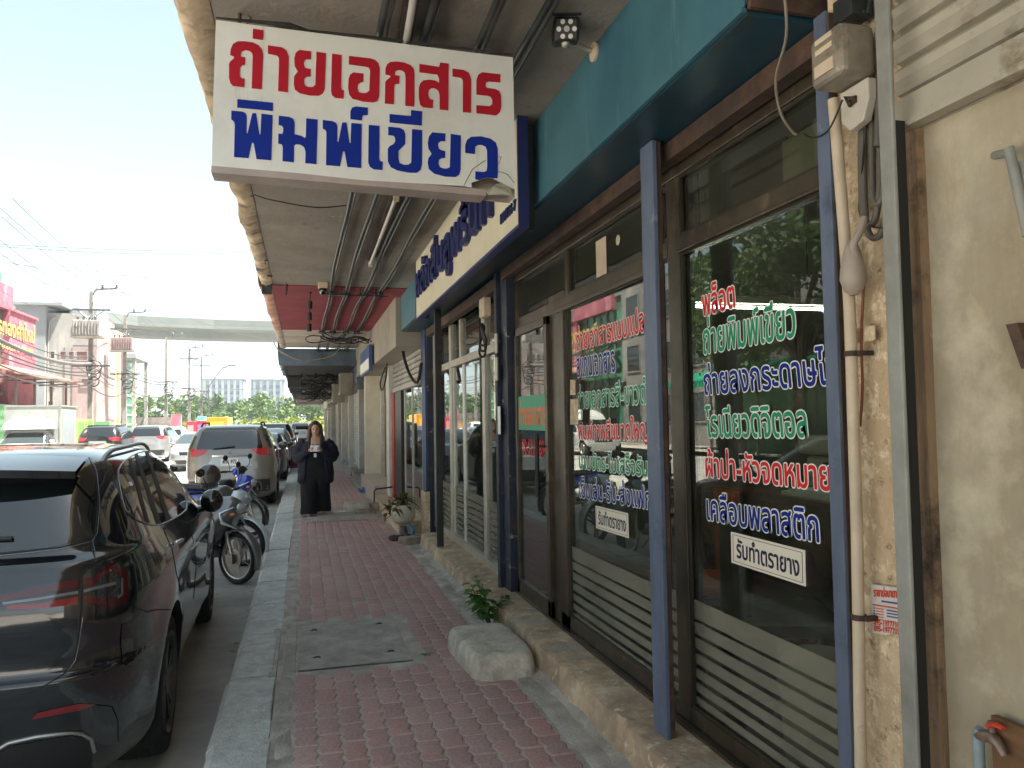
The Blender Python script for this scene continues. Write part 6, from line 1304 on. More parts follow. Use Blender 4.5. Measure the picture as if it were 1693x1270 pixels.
# ================================================================== UNDER THE CANOPY
PIPES = [.34, .53, .77, .97]
def zc(y): return 3.30 if y < 19 else 2.9
for k, x in enumerate(PIPES):
    mb = MB(); pts = [(x + .012*sin(y*1.3 + k), y, 3.285 - .012*abs(sin(y*.9 + k))) for y in [1.6 + .5*q for q in range(36)]]; mb.tube(pts, .017, 8)
    mb.tube([(p[0] + .028, p[1], p[2] - .01 + .012*sin(p[1]*2.2 + k)) for p in pts], .008, 6)
    tag(build(mb, 'conduit', M_pipe, smooth=60), 'dark service cable running along under the canopy soffit', 'cable', 'service cables under the canopy')
def bracket(y, first=False):
    g = thing('cable_rack', ['wire cable rack hung from the soffit above the fascia sign', 'wire cable rack at the joint of the grey and red soffits', 'wire cable rack with tangled loops under the pale soffit', 'rusty cable rack in the dark far canopy'][len(RK)], 'cable rack', (.66, y, 3.2)); RK.append(g)
    mb = MB(); mb.tube([(PIPES[0] - .08, y, 3.235), (PIPES[3] + .12, y, 3.225)], .007, 6)
    for x in PIPES:
        for s in (-.045, .045): mb.tube([(x + s, y, 3.325), (x + s, y, 3.215), (x + s*.4, y, 3.20)], .006, 5)
        mb.tube([(x - .05, y + .02, 3.25), (x + .05, y - .02, 3.25)], .02, 6); mb.ell((x, y, 3.265), (.028, .05, .03), 8, 6)
    mb.tube([(x, y + .05*sin(x*20), 3.24 + .02*sin(x*9)) for x in [PIPES[0] + .05*q for q in range(14)]], .008, 5); build(mb, 'rack', M_pipe, g, smooth=40); return g
RK = []
for y in (5.35, 10.2, 14.6, 18.3): bracket(y)
rr = random.Random(2)
for k in range(7):
    c = V((.45 + .11*k, 14.75 + rr.uniform(-.2, .5), 3.17)); r0 = rr.uniform(.12, .28); mb = MB(); mb.tube([c + V((r0*1.5*cos(a), r0*sin(a), .05*sin(2*a + k) - .03*k*.3)) for a in [2*pi*q/22 for q in range(22)]], .010, 6, closed=True)
    tag(build(mb, 'cable_loop', M_black, smooth=60), 'black cable loop dangling from the rack under the pale soffit', 'cable', 'spare cable loops under the pale soffit')
def cable(name, label, pts, r, m=None, group=None): mb = MB(); mb.tube(pts, r, 6); return tag(build(mb, name, m or M_black, smooth=60), label, 'cable', group)
def sm(pts, n=6):
    P = [V(p) for p in pts]; out = []
    for i in range(len(P) - 1):
        p0, p1, p2, p3 = P[max(i - 1, 0)], P[i], P[i + 1], P[min(i + 2, len(P) - 1)]
        for k in range(n): t = k/n; out.append(.5*((2*p1) + (p2 - p0)*t + (2*p0 - 5*p1 + 4*p2 - p3)*t*t + (3*p1 - p0 - 3*p2 + p3)*t**3))
    return out + [P[-1]]
cable('thin_wire', 'thin black wire sagging across the soffit below the big sign', sm([ony(420, 322, 5.3), ony(450, 331, 5.3), ony(520, 343, 5.3), ony(572, 340, 5.3)]), .004)
cable('draped_cable', 'pale cable draped under the blue grey canopy front', sm([ony(450, 560, 15.5), ony(462, 580, 15.6), ony(500, 596, 16), ony(545, 590, 17), ony(560, 578, 17.5)]), .012, M_pvc)
# fluorescent battens on the soffit
def batten(label, px0, py0, px1, py1, broken):
    a, b_ = onz(px0, py0, 3.29), onz(px1, py1, 3.29); g = thing('fluorescent_batten', label, 'light fitting', ((a.x + b_.x)/2, (a.y + b_.y)/2, 3.29)); d = (b_ - a)
    mb = MB(); Mx = Matrix.Translation(a) @ d.to_track_quat('Y', 'Z').to_matrix().to_4x4(); mb.box((-.03, 0, .0), (.03, d.length, .035), M=Mx); build(mb, 'tray', M_rust, g)
    mb = MB(); mb.cyl(a + V((0, 0, -.03)), a + d*(.42 if broken else 1) + V((0, 0, -.03)), .016, n=10); build(mb, 'tube', mat('dead_tube', (.50, .49, .45), .3, var=.1), g, smooth=40)
    mb = MB()
    for t in (0.0, 1.0): p = a + d*t; mb.box((p.x - .02, p.y - .02, p.z - .06), (p.x + .02, p.y + .02, p.z + .01))
    build(mb, 'lamp_holder', M_pvc, g); return g
batten('unlit fluorescent batten with missing tube end above the fascia sign', 612, 432, 655, 320, False)
batten('unlit fluorescent batten on the soffit above the big sign', 668, 78, 688, -40, False)
# CCTV camera on the fascia
g = thing('security_camera', 'black bullet security camera with ring of lights on a pale arm', 'security camera', onx(985, 85, 1.30))
base = onx(984, 86, 1.325); cpos = ony(936, 50, base.y - .16); hd = (V((0, 0, EYE)) - cpos).normalized()
hdir = V((-.25, -.92, -.32)).normalized(); Mx = Matrix.Translation(cpos) @ hdir.to_track_quat('Y', 'Z').to_matrix().to_4x4()
mb = MB(); mb.lathe([(.0, 0), (.045, .0), (.045, .012), (.015, .02), (0, .02)], (0, 0, 0), 20); Rb = Matrix.Translation(base) @ V((-1, 0, 0)).to_track_quat('Z', 'Y').to_matrix().to_4x4(); mb.v = [Rb @ p for p in mb.v]; build(mb, 'wall_plate', M_pvc, g, smooth=40)
mb = MB(); mb.tube([base + V((-.01, 0, 0)), base + V((-.10, -.03, .01)), cpos + hdir*-.02 + V((0, 0, -.06))], .011, 8); mb.ell(cpos + V((.0, .01, -.055)), .02, 10, 8); mb.tube([cpos + V((0, .01, -.055)), cpos], .01, 6); build(mb, 'arm', M_alu, g, smooth=50)
mb = MB(); mb.box((-.055, -.14, -.052), (.055, .03, .052), M=Mx); cb = build(mb, 'camera_body', M_plastic, g, bevel=.012)
mb = MB(); mb.box((-.063, -.15, .052), (.063, .06, .060), M=Mx); build(mb, 'sun_shield', M_plastic, cb, bevel=.003)
for k in range(6):
    a = 2*pi*k/6; mb = MB(); q = Mx @ V((.034*cos(a), .0295, .034*sin(a))); q2 = Mx @ V((.034*cos(a), .034, .034*sin(a))); mb.cyl(q, q2, .0105, n=12); build(mb, 'led', mat('led_lens', (.50, .47, .40), .15, var=0), cb, smooth=40)
mb = MB(); mb.cyl(Mx @ V((0, .0295, 0)), Mx @ V((0, .036, 0)), .013, n=14); build(mb, 'lens', M_gloss, cb, smooth=40)
# dome camera under the red soffit and hanging black insulator
c = ony(534, 476, 9.9); g = thing('dome_camera', 'small beige dome camera under the edge of the red soffit', 'security camera', c)
mb = MB(); mb.box((c.x - .06, c.y - .06, c.z - .01), (c.x + .06, c.y + .06, c.z + .07)); build(mb, 'housing', M_pvc, g, bevel=.012); mb = MB(); mb.ell(c + V((0, 0, -.03)), (.05, .05, .06), 16, 10); build(mb, 'dome', M_gloss, g, smooth=60)
mb = MB(); a, b_ = ony(513, 480, 10.6), ony(511, 542, 10.6); mb.tube([V((a.x, a.y, 3.32)), a, b_], .006, 6)
for k in range(3): p = a.lerp(b_, .3 + .3*k); mb.cyl(p, p + V((0, 0, -.10)), .032, n=12)
mb.ell(a, (.03, .03, .05), 10, 8); tag(build(mb, 'hanging_insulator', M_black, smooth=45), 'black insulator string hanging from the red soffit', 'insulator')
mb = MB(); a = ony(473, 463, 9.95); mb.tube([a, ony(473, 488, 9.95), ony(476, 463, 10.1)], .008, 5); tag(build(mb, 'steel_hook', M_rust), 'rusty hook hanging at the outer end of the soffit joint', 'hook')
# blue and white shop sign on the far fascia
g = thing('projecting_sign', 'small blue and white signboard on the fascia of the cream shophouse', 'sign', (1.1, 15.6, 2.5))
mb = MB(); mb.box((1.16, 14.2, 2.50), (1.22, 16.4, 2.98)); build(mb, 'board', mat('blue_board', (.03, .07, .22), .4, var=.1), g); mb = MB(); mb.box((1.15, 14.25, 2.54), (1.158, 16.35, 2.74)); build(mb, 'white_band', M_wht, g)
# ================================================================== PILLAR FITTINGS
c = onx(1388, 100, 1.50); g = thing('electricity_meter', 'old grey electricity meter box with cable loops on the cream pillar', 'electricity meter', (1.56, c.y, 2.2))
a, b_ = onx(1345, 60, 1.52), onx(1428, 150, 1.52); zt, zb = onx(1388, 55, 1.5).z, onx(1375, 150, 1.5).z
yc = onx(1392, 100, 1.50).y
mb = MB(); mb.box((1.445, yc - .065, zb), (1.565, yc + .075, zt)); mbx = build(mb, 'meter_case', mat('meter_grey', (.27, .235, .19), .35, .2, var=.2, scale=8, stain=[((.14, .11, .08), .62, 9, .06)]), g, bevel=.022, seg=3)
mb = MB(); mb.box((1.440, yc - .035, zb + .025), (1.4445, yc + .045, zb + .06)); mb.box((1.441, yc - .03, zb + .09), (1.4445, yc + .04, zb + .105)); mb.box((1.441, yc - .03, zb + .12), (1.4445, yc + .04, zb + .135)); build(mb, 'dial_label', M_pvc, mbx)
mb = MB(); mb.prism([(-.055, 0), (.06, 0), (.06, -.09), (.025, -.125), (-.03, -.115), (-.055, -.06)], (1.56, yc - .01, zb - .005), V((0, 1, 0)), V((0, 0, 1)), V((-.03, 0, 0))); build(mb, 'terminal_cover', mat('terminal_grey', (.52, .48, .41), .5, var=.15), g, bevel=.004)
mb = MB(); mb.tube([(1.525, yc - .02, zb - .05), (1.515, yc + .01, zb - .035), (1.52, yc - .005, zb - .065)], .007, 6); mb.box((1.522, yc - .02, zb - .06), (1.532, yc + .005, zb - .04)); build(mb, 'seal_tap', M_rust, g)
for k, (dy, r0, dz) in enumerate(((-.03, .045, .34), (-.01, .034, .30), (-.045, .025, .25))):
    mb = MB(); top = zb - .10; mb.tube(sm([(1.58, yc + dy - r0, top + .02), (1.575, yc + dy - r0*1.1, top - dz*.6), (1.565, yc + dy - r0*.6, top - dz), (1.565, yc + dy + r0*.6, top - dz + .01), (1.575, yc + dy + r0*1.1, top - dz*.55), (1.58, yc + dy + r0, top + .03)]), .010, 8); build(mb, 'cable_loop', mat('grey_cable', (.10, .09, .075), .5, var=.1), g, smooth=60)
mb = MB(); mb.tube(sm([(1.56, yc - .06, zb - .2), (1.57, yc - .08, zb + .1), (1.57, yc - .085, zt), (1.58, yc - .09, 3.3)]), .012, 7); build(mb, 'supply_cable', MATS['grey_cable'], g, smooth=60)
mb = MB(); rr = random.Random(6)
for k in range(6): mb.tube(sm([(1.55 + rr.uniform(-.03, .03), yc + rr.uniform(-.05, .05), zt + .02 + q*.09) + () if 0 else V((1.54 + rr.uniform(-.05, .03), yc + rr.uniform(-.06, .04), zt + .03 + q*.10)) for q in range(6)]), .007, 5)
mb.box((1.50, yc - .05, zt + .03), (1.57, yc + .03, zt + .10)); tag(build(mb, 'wire_tangle', M_pipe, smooth=60), 'tangle of old wires above the electricity meter', 'wires')
# pvc pipe down the pillar with saddles
xs = 1.545
pp = [onx(*p, xs) for p in ((1378, 165), (1385, 250), (1397, 400), (1405, 520), (1411, 700), (1416, 850), (1419, 1000), (1421, 1150), (1424, 1300), (1426, 1420))]
g = thing('drain_pipe', 'cream plastic pipe clipped down the front of the cream pillar', 'pipe', (xs, pp[-1].y, 0))
mb = MB(); mb.tube(sm(pp + [V((xs, pp[-1].y, .0))]), .017, 12); build(mb, 'pipe', M_pvc, g, smooth=60)
for py in (585, 1020): mb = MB(); q = onx(1408 if py < 700 else 1420, py, xs); mb.lathe([(.0185, -.008), (.0215, -.008), (.0215, .008), (.0185, .008)], q, 16); mb.box((q.x + .0, q.y - .032, q.z - .007), (q.x + .05, q.y - .018, q.z + .007)); build(mb, 'saddle_clip', M_rust, g, smooth=40)
mb = MB(); q = onx(1410, 445, 1.51); q2 = onx(1421, 395, 1.52); mb.tube(sm([q2 + V((0, 0, .03)), q2, q2.lerp(q, .5) + V((-.015, 0, 0)), q, q + V((0, .012, -.05))]), [.010]*6 + [.016]*6 + [.030]*6 + [.036]*6 + [.012], 12) if 0 else mb.lathe([(.0, .085), (.012, .08), (.024, .05), (.034, 0), (.036, -.03), (.026, -.06), (.010, -.075)], q, 18); mb.tube(sm([q + V((.01, -.015, .02)), q + V((-.02, -.03, .06)), q + V((0, -.035, .10)), q + V((.02, -.03, .14))]), .011, 8)
tag(build(mb, 'pipe_funnel', mat('funnel_plastic', (.36, .30, .25), .5, var=.1), smooth=60), 'grey funnel shaped pipe hood on the cream pillar', 'pipe fitting')
cable('rust_wire', 'rust red wire running down beside the cream pipe', sm([onx(1428, 470, 1.57), onx(1424, 560, 1.57), onx(1426, 640, 1.575), onx(1422, 705, 1.575)]), .004, mat('rust_wire', (.20, .07, .035), .6, var=.2))
cable('loose_wire', 'loose grey wire hanging from the end of the teal fascia', sm([onx(1297, -10, 1.40), onx(1300, 60, 1.42), onx(1283, 130, 1.46), onx(1290, 185, 1.5), onx(1310, 218, 1.55), onx(1318, 222, 1.56)]), .0045, mat('grey_wire', (.22, .18, .14), .6, var=.1))
cable('loose_wire', 'thin black wire looping from the meter to the blue frame', sm([onx(1393, 165, 1.5), onx(1370, 215, 1.5), onx(1345, 228, 1.53), onx(1330, 222, 1.55)]), .003)
cable('thin_wire', 'thin black wire down the pillar from the meter to the shutter rail', sm([onx(1432, 190, 1.56), onx(1424, 300, 1.57), onx(1421, 350, 1.57), onx(1436, 372, 1.56), onx(1462, 378, 1.5)]), .0028)
# torn flyer on the pillar
g = thing('flyer', 'torn red and white advertising flyer pasted low on the cream pillar', 'flyer', onx(1465, 1045, 1.585))
fx = 1.586; a, b_, c_, d_ = onx(1441, 966, fx), onx(1490, 972, fx), onx(1490, 1044, fx), onx(1443, 1046, fx); e_ = onx(1466, 1050, fx)
mb = MB(); mb.add([a, b_, c_, e_, d_] + [p + V((-.0015, 0, 0)) for p in (a, b_, c_, e_, d_)], [(0, 1, 2, 3, 4), (9, 8, 7, 6, 5), (0, 5, 6, 1), (1, 6, 7, 2), (2, 7, 8, 3), (3, 8, 9, 4), (4, 9, 5, 0)]); fly = build(mb, 'paper', mat('flyer_paper', (.62, .58, .54), .8, var=.1, scale=20), g)
u, v = b_ - a, d_ - a; nx = V((-.0022, 0, 0))
def fquad(x0, y0_, x1, y1_, m, nm='print'): mb = MB(); mb.prism([(x0, y0_), (x1, y0_), (x1, y1_), (x0, y1_)], a + nx, u, v, V((-.0004, 0, 0))); build(mb, nm, m, fly)
M_pr = mat('print_red', (.62, .08, .04), .7, var=.1); M_pb = mat('print_blue', (.05, .06, .28), .7, var=.1)
mb = MB(); put_text(mb, 'ราชาบ่อบาดาล', (a + u*.10 + v*.24, a + u*.96 + v*.20, a + u*.10 + v*.04), V((-1, 0, 0)), 0, .0012, 0, lift=.003); build(mb, 'lettering', M_pr, fly, fix=False)
fquad(.35, .30, .98, .335, M_pb); fquad(.04, .40, .98, .43, M_pr)
for k in range(5): fquad(.06, .47 + k*.055, .12, .495 + k*.055, M_pb); fquad(.16, .47 + k*.055, .42, .49 + k*.055, M_pr)
for k in range(3): fquad(.52, .47 + k*.06, .94, .495 + k*.06, M_pb)
for t, yy_ in (('095-1977718', .80), ('095-1977719', .93)): mb = MB(); put_text(mb, t, (a + u*.08 + v*(yy_ + .02), a + u*.94 + v*(yy_ - .01), a + u*.08 + v*(yy_ - .09)), V((-1, 0, 0)), 0, .001, 0, lift=.003); build(mb, 'lettering', M_pr, fly, fix=False)
mb = MB(); q = [onx(*p, 1.578) for p in ((1415, 545), (1447, 537), (1448, 562), (1416, 568))]; mb.add(q + [p + V((-.003, 0, 0)) for p in q], [(0, 1, 2, 3), (7, 6, 5, 4), (0, 4, 5, 1), (1, 5, 6, 2), (2, 6, 7, 3), (3, 7, 4, 0)]); tag(build(mb, 'old_plate', M_cream), 'blank painted over name plate halfway up the cream pillar', 'plate')
# ================================================================== RIGHT WALL: bars, tap, board
XW = 1.583
def tubebar(name, label, p0, p1, r, m, off=.05): mb = MB(); a, b_ = onx(*p0, XW - off), onx(*p1, XW - off); mb.tube([a, a.lerp(b_, .5), b_], r, 12); return a, b_, mb
g = thing('pull_bar', 'tubular grey door pull bars on the cream board at the right edge', 'door handle', onx(1680, 330, XW))
a, b_, mb = tubebar('', '', (1668, 245), (1700, 390), .011, M_rail); build(mb, 'bar', M_rail, g, smooth=50)
a2, b2, mb = tubebar('', '', (1688, 268), (1716, 400), .009, M_rail, .03); build(mb, 'bar', M_rail, g, smooth=50)
mb = MB(); mb.tube([a + V((0, 0, -.01)), onx(1645, 257, XW + .01)], .010, 10); build(mb, 'bracket', M_rail, g, smooth=50)
mb = MB(); a, b_ = onx(1674, 537, XW), onx(1700, 610, XW); mb.prism([(0, 0), (1, 0), (1.0, 1), (0, 1)], a, (onx(1693, 534, XW) - a), b_ - a, V((-.02, 0, 0))); tag(build(mb, 'timber_batten', M_darkwood), 'brown timber batten leaning on the cream board', 'batten')
mb = MB(); a, b_ = onx(1655, 1180, XW), onx(1720, 1178, XW); mb.box((XW - .03, b_.y - .4, -.02), (XW - .012, a.y, a.z)); tag(build(mb, 'board', mat('brown_board', (.16, .08, .035), .6, var=.25, scale=4, stretch=(1, 1, 6))), 'brown board standing at the bottom right by the tap', 'board')
q = onx(1617, 1215, XW - .04); g = thing('water_tap', 'old water tap with red lever on a grey blue pipe', 'tap', (q.x, q.y, 0))
mb = MB(); mb.tube([(q.x, q.y, -.02), (q.x, q.y, q.z), (q.x, q.y - .01, q.z + .015)], .013, 10); build(mb, 'riser_pipe', mat('grey_blue_pipe', (.25, .32, .35), .6, var=.2, scale=10), g, smooth=50)
mb = MB(); t2 = onx(1640, 1218, XW - .045); mb.tube([V((q.x, q.y, q.z)), t2, onx(1652, 1232, XW - .05), onx(1660, 1250, XW - .05)], [.013, .016, .012, .009], 10); mb.cyl(t2, t2 + V((0, 0, .035)), .008, n=10); build(mb, 'spout', mat('tap_metal', (.28, .20, .16), .45, .6, var=.3, scale=20), g, smooth=50)
mb = MB(); l0 = onx(1634, 1200, XW - .05); l1 = onx(1659, 1205, XW - .05); mb.tube([l0, l0.lerp(l1, .5) + V((0, 0, .006)), l1], [.009, .011, .007], 10, flat=.6); build(mb, 'lever', mat('tap_red', (.62, .05, .02), .4, var=.1), g, smooth=50)
# fittings of the second bay: switch box, cables, sockets
c = onx(808, 510, 1.60); mb = MB(); mb.box((1.53, c.y - .10, c.z - .08), (1.60, c.y + .09, c.z + .09)); tag(build(mb, 'junction_box', M_pvc, bevel=.012), 'cream junction box high on the navy pillar', 'junction box')
c = onx(806, 555, 1.60)
for k in range(3): mb = MB(); r0 = .09 + .03*k; cc = V((1.56, c.y + .02*k, c.z - .02*k)); mb.tube([cc + V((.02*sin(a*2), .055*cos(a), r0*sin(a))) for a in [2*pi*q/20 for q in range(20)]], .011, 6, closed=True); tag(build(mb, 'cable_loop', M_black, smooth=60), 'black cable loop hanging below the junction box on the navy pillar', 'cable', 'cable loops on the navy pillar')
mb = MB(); c = onx(822, 610, 1.58); mb.box((1.565, c.y - .03, c.z - .10), (1.585, c.y + .03, c.z + .10)); mb.box((1.565, c.y - .03, c.z + .13), (1.585, c.y + .03, c.z + .30)); tag(build(mb, 'switch_plate', M_alu, bevel=.006), 'narrow metal switch plates on the navy pillar', 'switch')
mb = MB(); c0, c1 = onx(825, 672, 1.583), onx(825, 718, 1.583); mb.box((1.5825, c0.y - .04, c1.z), (1.5845, c0.y + .05, c0.z)); tag(build(mb, 'pillar_sticker', M_wht), 'white and yellow strip sticker on the navy pillar', 'sticker')
cable('twisted_cable', 'twisted black cable hanging beside the half raised shutter', sm([onx(664, 555, 1.45), onx(668, 590, 1.45), onx(678, 620, 1.45), onx(690, 632, 1.45), onx(697, 600, 1.5)]), .022)
cable('cable_coil', 'small black cable coil on the wall left of the shutter', sm([onx(640, 600, 1.4), onx(638, 625, 1.4), onx(632, 645, 1.4), onx(629, 632, 1.4), onx(637, 608, 1.4)]), .014)

for y, z in ((21.5, 2.9), (25.5, 2.88), (29.5, 2.86), (34, 2.83)):
    g = thing('cable_rack', {21.5: 'cable rack with loops under the blue grey metal canopy', 25.5: 'second dark cable rack beyond the blue grey canopy', 29.5: 'third dark cable rack deep under the far canopies', 34: 'farthest cable rack under the last canopies'}[y], 'cable rack', (.6, y, z)); r5 = random.Random(int(y)); mb = MB()
    for k in range(9): c = V((.2 + .1*k, y + r5.uniform(-.4, .4), z - r5.uniform(.1, .3))); r0 = r5.uniform(.1, .25); mb.tube([c + V((r0*1.4*cos(a), r0*sin(a), .08*sin(2*a + k))) for a in [2*pi*q/18 for q in range(19)]], .014, 5)
    mb.tube([(-.1, y, z - .08), (1.2, y, z - .08)], .02, 6)
    for x in (-.05, .3, .6, .9, 1.15): mb.tube([(x, y, z + .01), (x, y, z - .09)], .014, 5)
    build(mb, 'rack', M_black, g, smooth=50)
for y, lb in ((23.3, 'dark drop panel at the end of the blue grey canopy'), (27.6, 'dark ragged drop panel under the far canopy')):
    mb = MB(); mb.box((-.45, y, 2.60), (-.05, y + .5, 2.93)); mb.box((-.05, y, 2.72), (.5, y + .3, 2.92)); tag(build(mb, 'drop_panel', M_darksof, bevel=.02), lb, 'panel')
for k, (x, y, z) in enumerate(((1.05, 20.6, 2.55), (1.0, 24.2, 2.45))):
    g = thing('air_conditioner', ['boxy grey air conditioner above the brown boarded doors', 'weathered air conditioner over the pale ribbed shutter'][k], 'air conditioner', (x, y, z)); mb = MB(); mb.box((x - .15, y - .42, z - .28), (x + .2, y + .42, z + .28)); b_ = build(mb, 'casing', M_fasC, g, bevel=.015)
    mb = MB(); mb.lathe([(.05, -.006), (.2, -.006), (.22, -.012), (.22, 0)], (x - .151, y, z), 24, axis='x'); build(mb, 'fan_grille', M_pipe, b_, smooth=40)
# ================================================================== PLANTS, POTS, RUBBLE, INTERIOR, PERSON
def leaf(mb, base, d, up, L_, W_, mi=0, droop=.25):
    d = d.normalized(); s = d.cross(up).normalized(); n_ = s.cross(d).normalized(); pts = []
    for t, w_ in ((0, .02), (.2, .6), (.45, 1.0), (.7, .72), (1, .02)):
        c = base + d*(L_*t) - V((0, 0, 1))*(droop*L_*t*t); pts += [c - s*(W_*w_/2) + n_*W_*.10*w_, c, c + s*(W_*w_/2) + n_*W_*.10*w_]
    mb.add(pts, [(3*i + a, 3*i + a + 1, 3*i + a + 4, 3*i + a + 3) for i in range(4) for a in (0, 1)], mi)
M_leafw = leafmat('weed_leaf', (.05, .13, .025), (.14, .28, .06)); M_stem = mat('green_stem', (.10, .16, .05), .6, var=.1)
rr = random.Random(9); b0 = onz(795, 1040, .0); b0.x = 1.36; b0.y = 5.72
g = thing('weed_plant', 'leafy green weed growing from the joint beside the doorstep block', 'plant', b0); ms, ml = MB(), MB()
for k in range(11):
    a = rr.uniform(0, 2*pi); h_ = rr.uniform(.20, .42); tip = b0 + V((cos(a)*.12 - .03, sin(a)*.10, h_)); mid = b0.lerp(tip, .5) + V((cos(a)*.02, sin(a)*.02, .03)); ms.tube(sm([b0, mid, tip], 4), .0035, 5)
    for q in range(6):
        t = .3 + .7*q/5; p = b0.lerp(tip, t) + V((0, 0, .03*(1 - abs(2*t - 1)))); aa = a + rr.uniform(-1.8, 1.8); leaf(ml, p, V((cos(aa), sin(aa), rr.uniform(-.1, .5))), V((0, 0, 1)), rr.uniform(.08, .14), rr.uniform(.05, .085), droop=.35)
build(ms, 'stem', M_stem, g, smooth=60); build(ml, 'foliage', M_leafw, g, smooth=60, fix=False)
# small grass tuft and dry leaves on the gutter
ml = MB(); t0 = onz(706, 1082, 0)
for k in range(12): a = rr.uniform(0, 6.3); leaf(ml, t0 + V((rr.uniform(-.02, .02), rr.uniform(-.02, .02), 0)), V((cos(a), sin(a), .5)), V((0, 0, 1)), .05, .012, droop=.6)
tag(build(ml, 'grass_tuft', M_leafw, fix=False), 'tiny grass tuft at the corner of the manhole cover', 'grass')
M_dry = leafmat('fallen_leaf', (.22, .22, .05), (.36, .34, .10))
for px, py in ((386, 1063), (376, 1078), (378, 1103), (412, 978), (404, 1010), (398, 990)):
    p = onz(px, py, ROAD); ml = MB(); a = rr.uniform(0, 6.3); leaf(ml, p + V((0, 0, .004)), V((cos(a), sin(a), .03)), V((0, 0, 1)), rr.uniform(.05, .09), .03, droop=-.05); tag(build(ml, 'fallen_leaf', M_dry, fix=False), 'fallen leaf on the road between the SUV and the kerb', 'leaf', 'fallen leaves in the gutter')
# potted plant on pipe stand
pc = V((1.30, 10.55, 0)); zr = .38
g = thing('flower_pot', 'cream bulbous flower pot raised on rubble and pipe fittings', 'flower pot', pc)
mb = MB(); mb.lathe([(.0, .18), (.10, .18), (.155, .24), (.17, .32), (.15, .42), (.135, .44), (.125, .44), (.13, .40), (0, .40)], (pc.x, pc.y, 0), 28); build(mb, 'pot', mat('pot_cream', (.60, .54, .44), .5, var=.1), g, smooth=50)
g = thing('pot_plant', 'bronze green leafy plant spilling over the cream flower pot', 'plant', pc + V((0, 0, .40)))
ml = MB(); M_croton = leafmat('croton_leaf', (.05, .06, .015), (.22, .15, .05))
for k in range(150):
    a = rr.uniform(0, 2*pi); e = rr.uniform(-.15, 1.3); sx = -.14 if rr.random() < .45 else .0; leaf(ml, pc + V((sx + rr.uniform(-.08, .08), rr.uniform(-.08, .08), .42 + rr.uniform(0, .12) - (.12 if sx else 0))), V((cos(a)*cos(e), sin(a)*cos(e), sin(e))), V((0, 0, 1)), rr.uniform(.12, .24), rr.uniform(.03, .05), droop=.5)
build(ml, 'foliage', M_croton, g, smooth=60, fix=False); mb = MB()
for k in range(6): a = k*1.05; mb.tube([pc + V((0, 0, .38)), pc + V((.05*cos(a), .05*sin(a), .6))], .006, 5)
build(mb, 'stem', M_stem, g)
M_bluep = mat('blue_pvc', (.05, .20, .38), .45, var=.2, scale=8)
g = thing('water_meter', 'water meter with blue pipe joints under the flower pot', 'water meter', (1.30, 10.35, 0))
mb = MB(); mb.lathe([(0, .05), (.05, .05), (.055, .10), (.04, .14), (.045, .17), (0, .17)], (1.28, 10.35, 0), 18); mb.tube([(1.28, 10.1, .09), (1.28, 10.6, .09)], .018, 8); build(mb, 'meter_body', mat('meter_bronze', (.12, .12, .11), .5, .4, var=.3), g, smooth=45)
mb = MB(); mb.tube([(1.38, 10.2, .0), (1.38, 10.2, .12), (1.38, 10.28, .16), (1.38, 10.5, .16)], .022, 10); mb.cyl((1.38, 10.2, .09), (1.38, 10.2, .14), .030, n=12); build(mb, 'blue_pipe', M_bluep, g, smooth=45)
def brick(name, label, c, s, rz, m, cat='rubble', group=None):
    mb = MB(); rr2 = random.Random(int(c[1]*100)); Mx = Matrix.Translation(V(c)) @ Matrix.Rotation(rz, 4, 'Z'); mb.grid
    rings = []
    for z, k in ((0, 1), (s[2]*.5, 1.02), (s[2]*.92, .97), (s[2], .86)):
        rings.append([Mx @ (V((s[0]/2*k*max(-1, min(1, 1.35*cos(a))), s[1]/2*k*max(-1, min(1, 1.35*sin(a))), z)) + V((rr2.uniform(-.008, .008), rr2.uniform(-.008, .008), rr2.uniform(-.006, .006)))) for a in [2*pi*q/20 for q in range(20)]])
    mb.loft(rings); return tag(build(mb, name, m, smooth=40), label, cat, group)
brick('rubble_block', 'dark brick under the water meter', (1.24, 10.32, 0), (.28, .14, .06), .2, M_rust); brick('rubble_block', 'crumbled concrete lump beside the water meter', (1.33, 10.02, -.01), (.28, .22, .09), .4, M_conc)
c = onz(590, 845, 0); brick('concrete_block', 'loose concrete block lying at the edge of the pavement', (c.x + .0, c.y, 0), (.42, .32, .16), .15, M_blk, 'block'); brick('concrete_block', 'grey brick leaning against the loose concrete block', (c.x + .28, c.y + .1, 0), (.3, .3, .12), -.2, M_conc, 'block'); brick('rubble_block', 'low flat rubble in front of the loose concrete block', (c.x + .12, c.y - .35, 0), (.34, .18, .07), .5, M_conc)
c = onz(555, 847, 0); mb = MB(); mb.box((c.x - .05, c.y - .05, .0), (c.x + .32, c.y + .02, .025)); tag(build(mb, 'timber_strip', M_wht, bevel=.006), 'pale strip lying on the pavement by the rubble', 'strip')
def mess(label, px, py, z, s, m, seed):
    r2 = random.Random(seed); c = onz(px, py, z); mb = MB()
    for k in range(6): p = c + V((r2.uniform(-s, s), r2.uniform(-s, s), r2.uniform(.02, s))); mb.tube(sm([p, p + V((r2.uniform(-s, s), r2.uniform(-s, s), r2.uniform(0, s))), p + V((r2.uniform(-s, s), r2.uniform(-s, s), -r2.uniform(0, s*.4)))]), .02, 7)
    return tag(build(mb, 'pipe_fittings', m, smooth=50), label, 'pipes')
mess('light blue pipe joints sticking out of the tiled plinth', 600, 815, .0, .07, M_bluep, 1); mess('dark blue pipe and valve beside the brown doors', 586, 788, .0, .10, mat('navy_pipe', (.03, .06, .14), .5, var=.2), 2); mess('white and blue bundle of rags by the far shutter', 568, 768, .0, .12, mat('rag_white', (.50, .52, .54), .8, var=.2), 3)
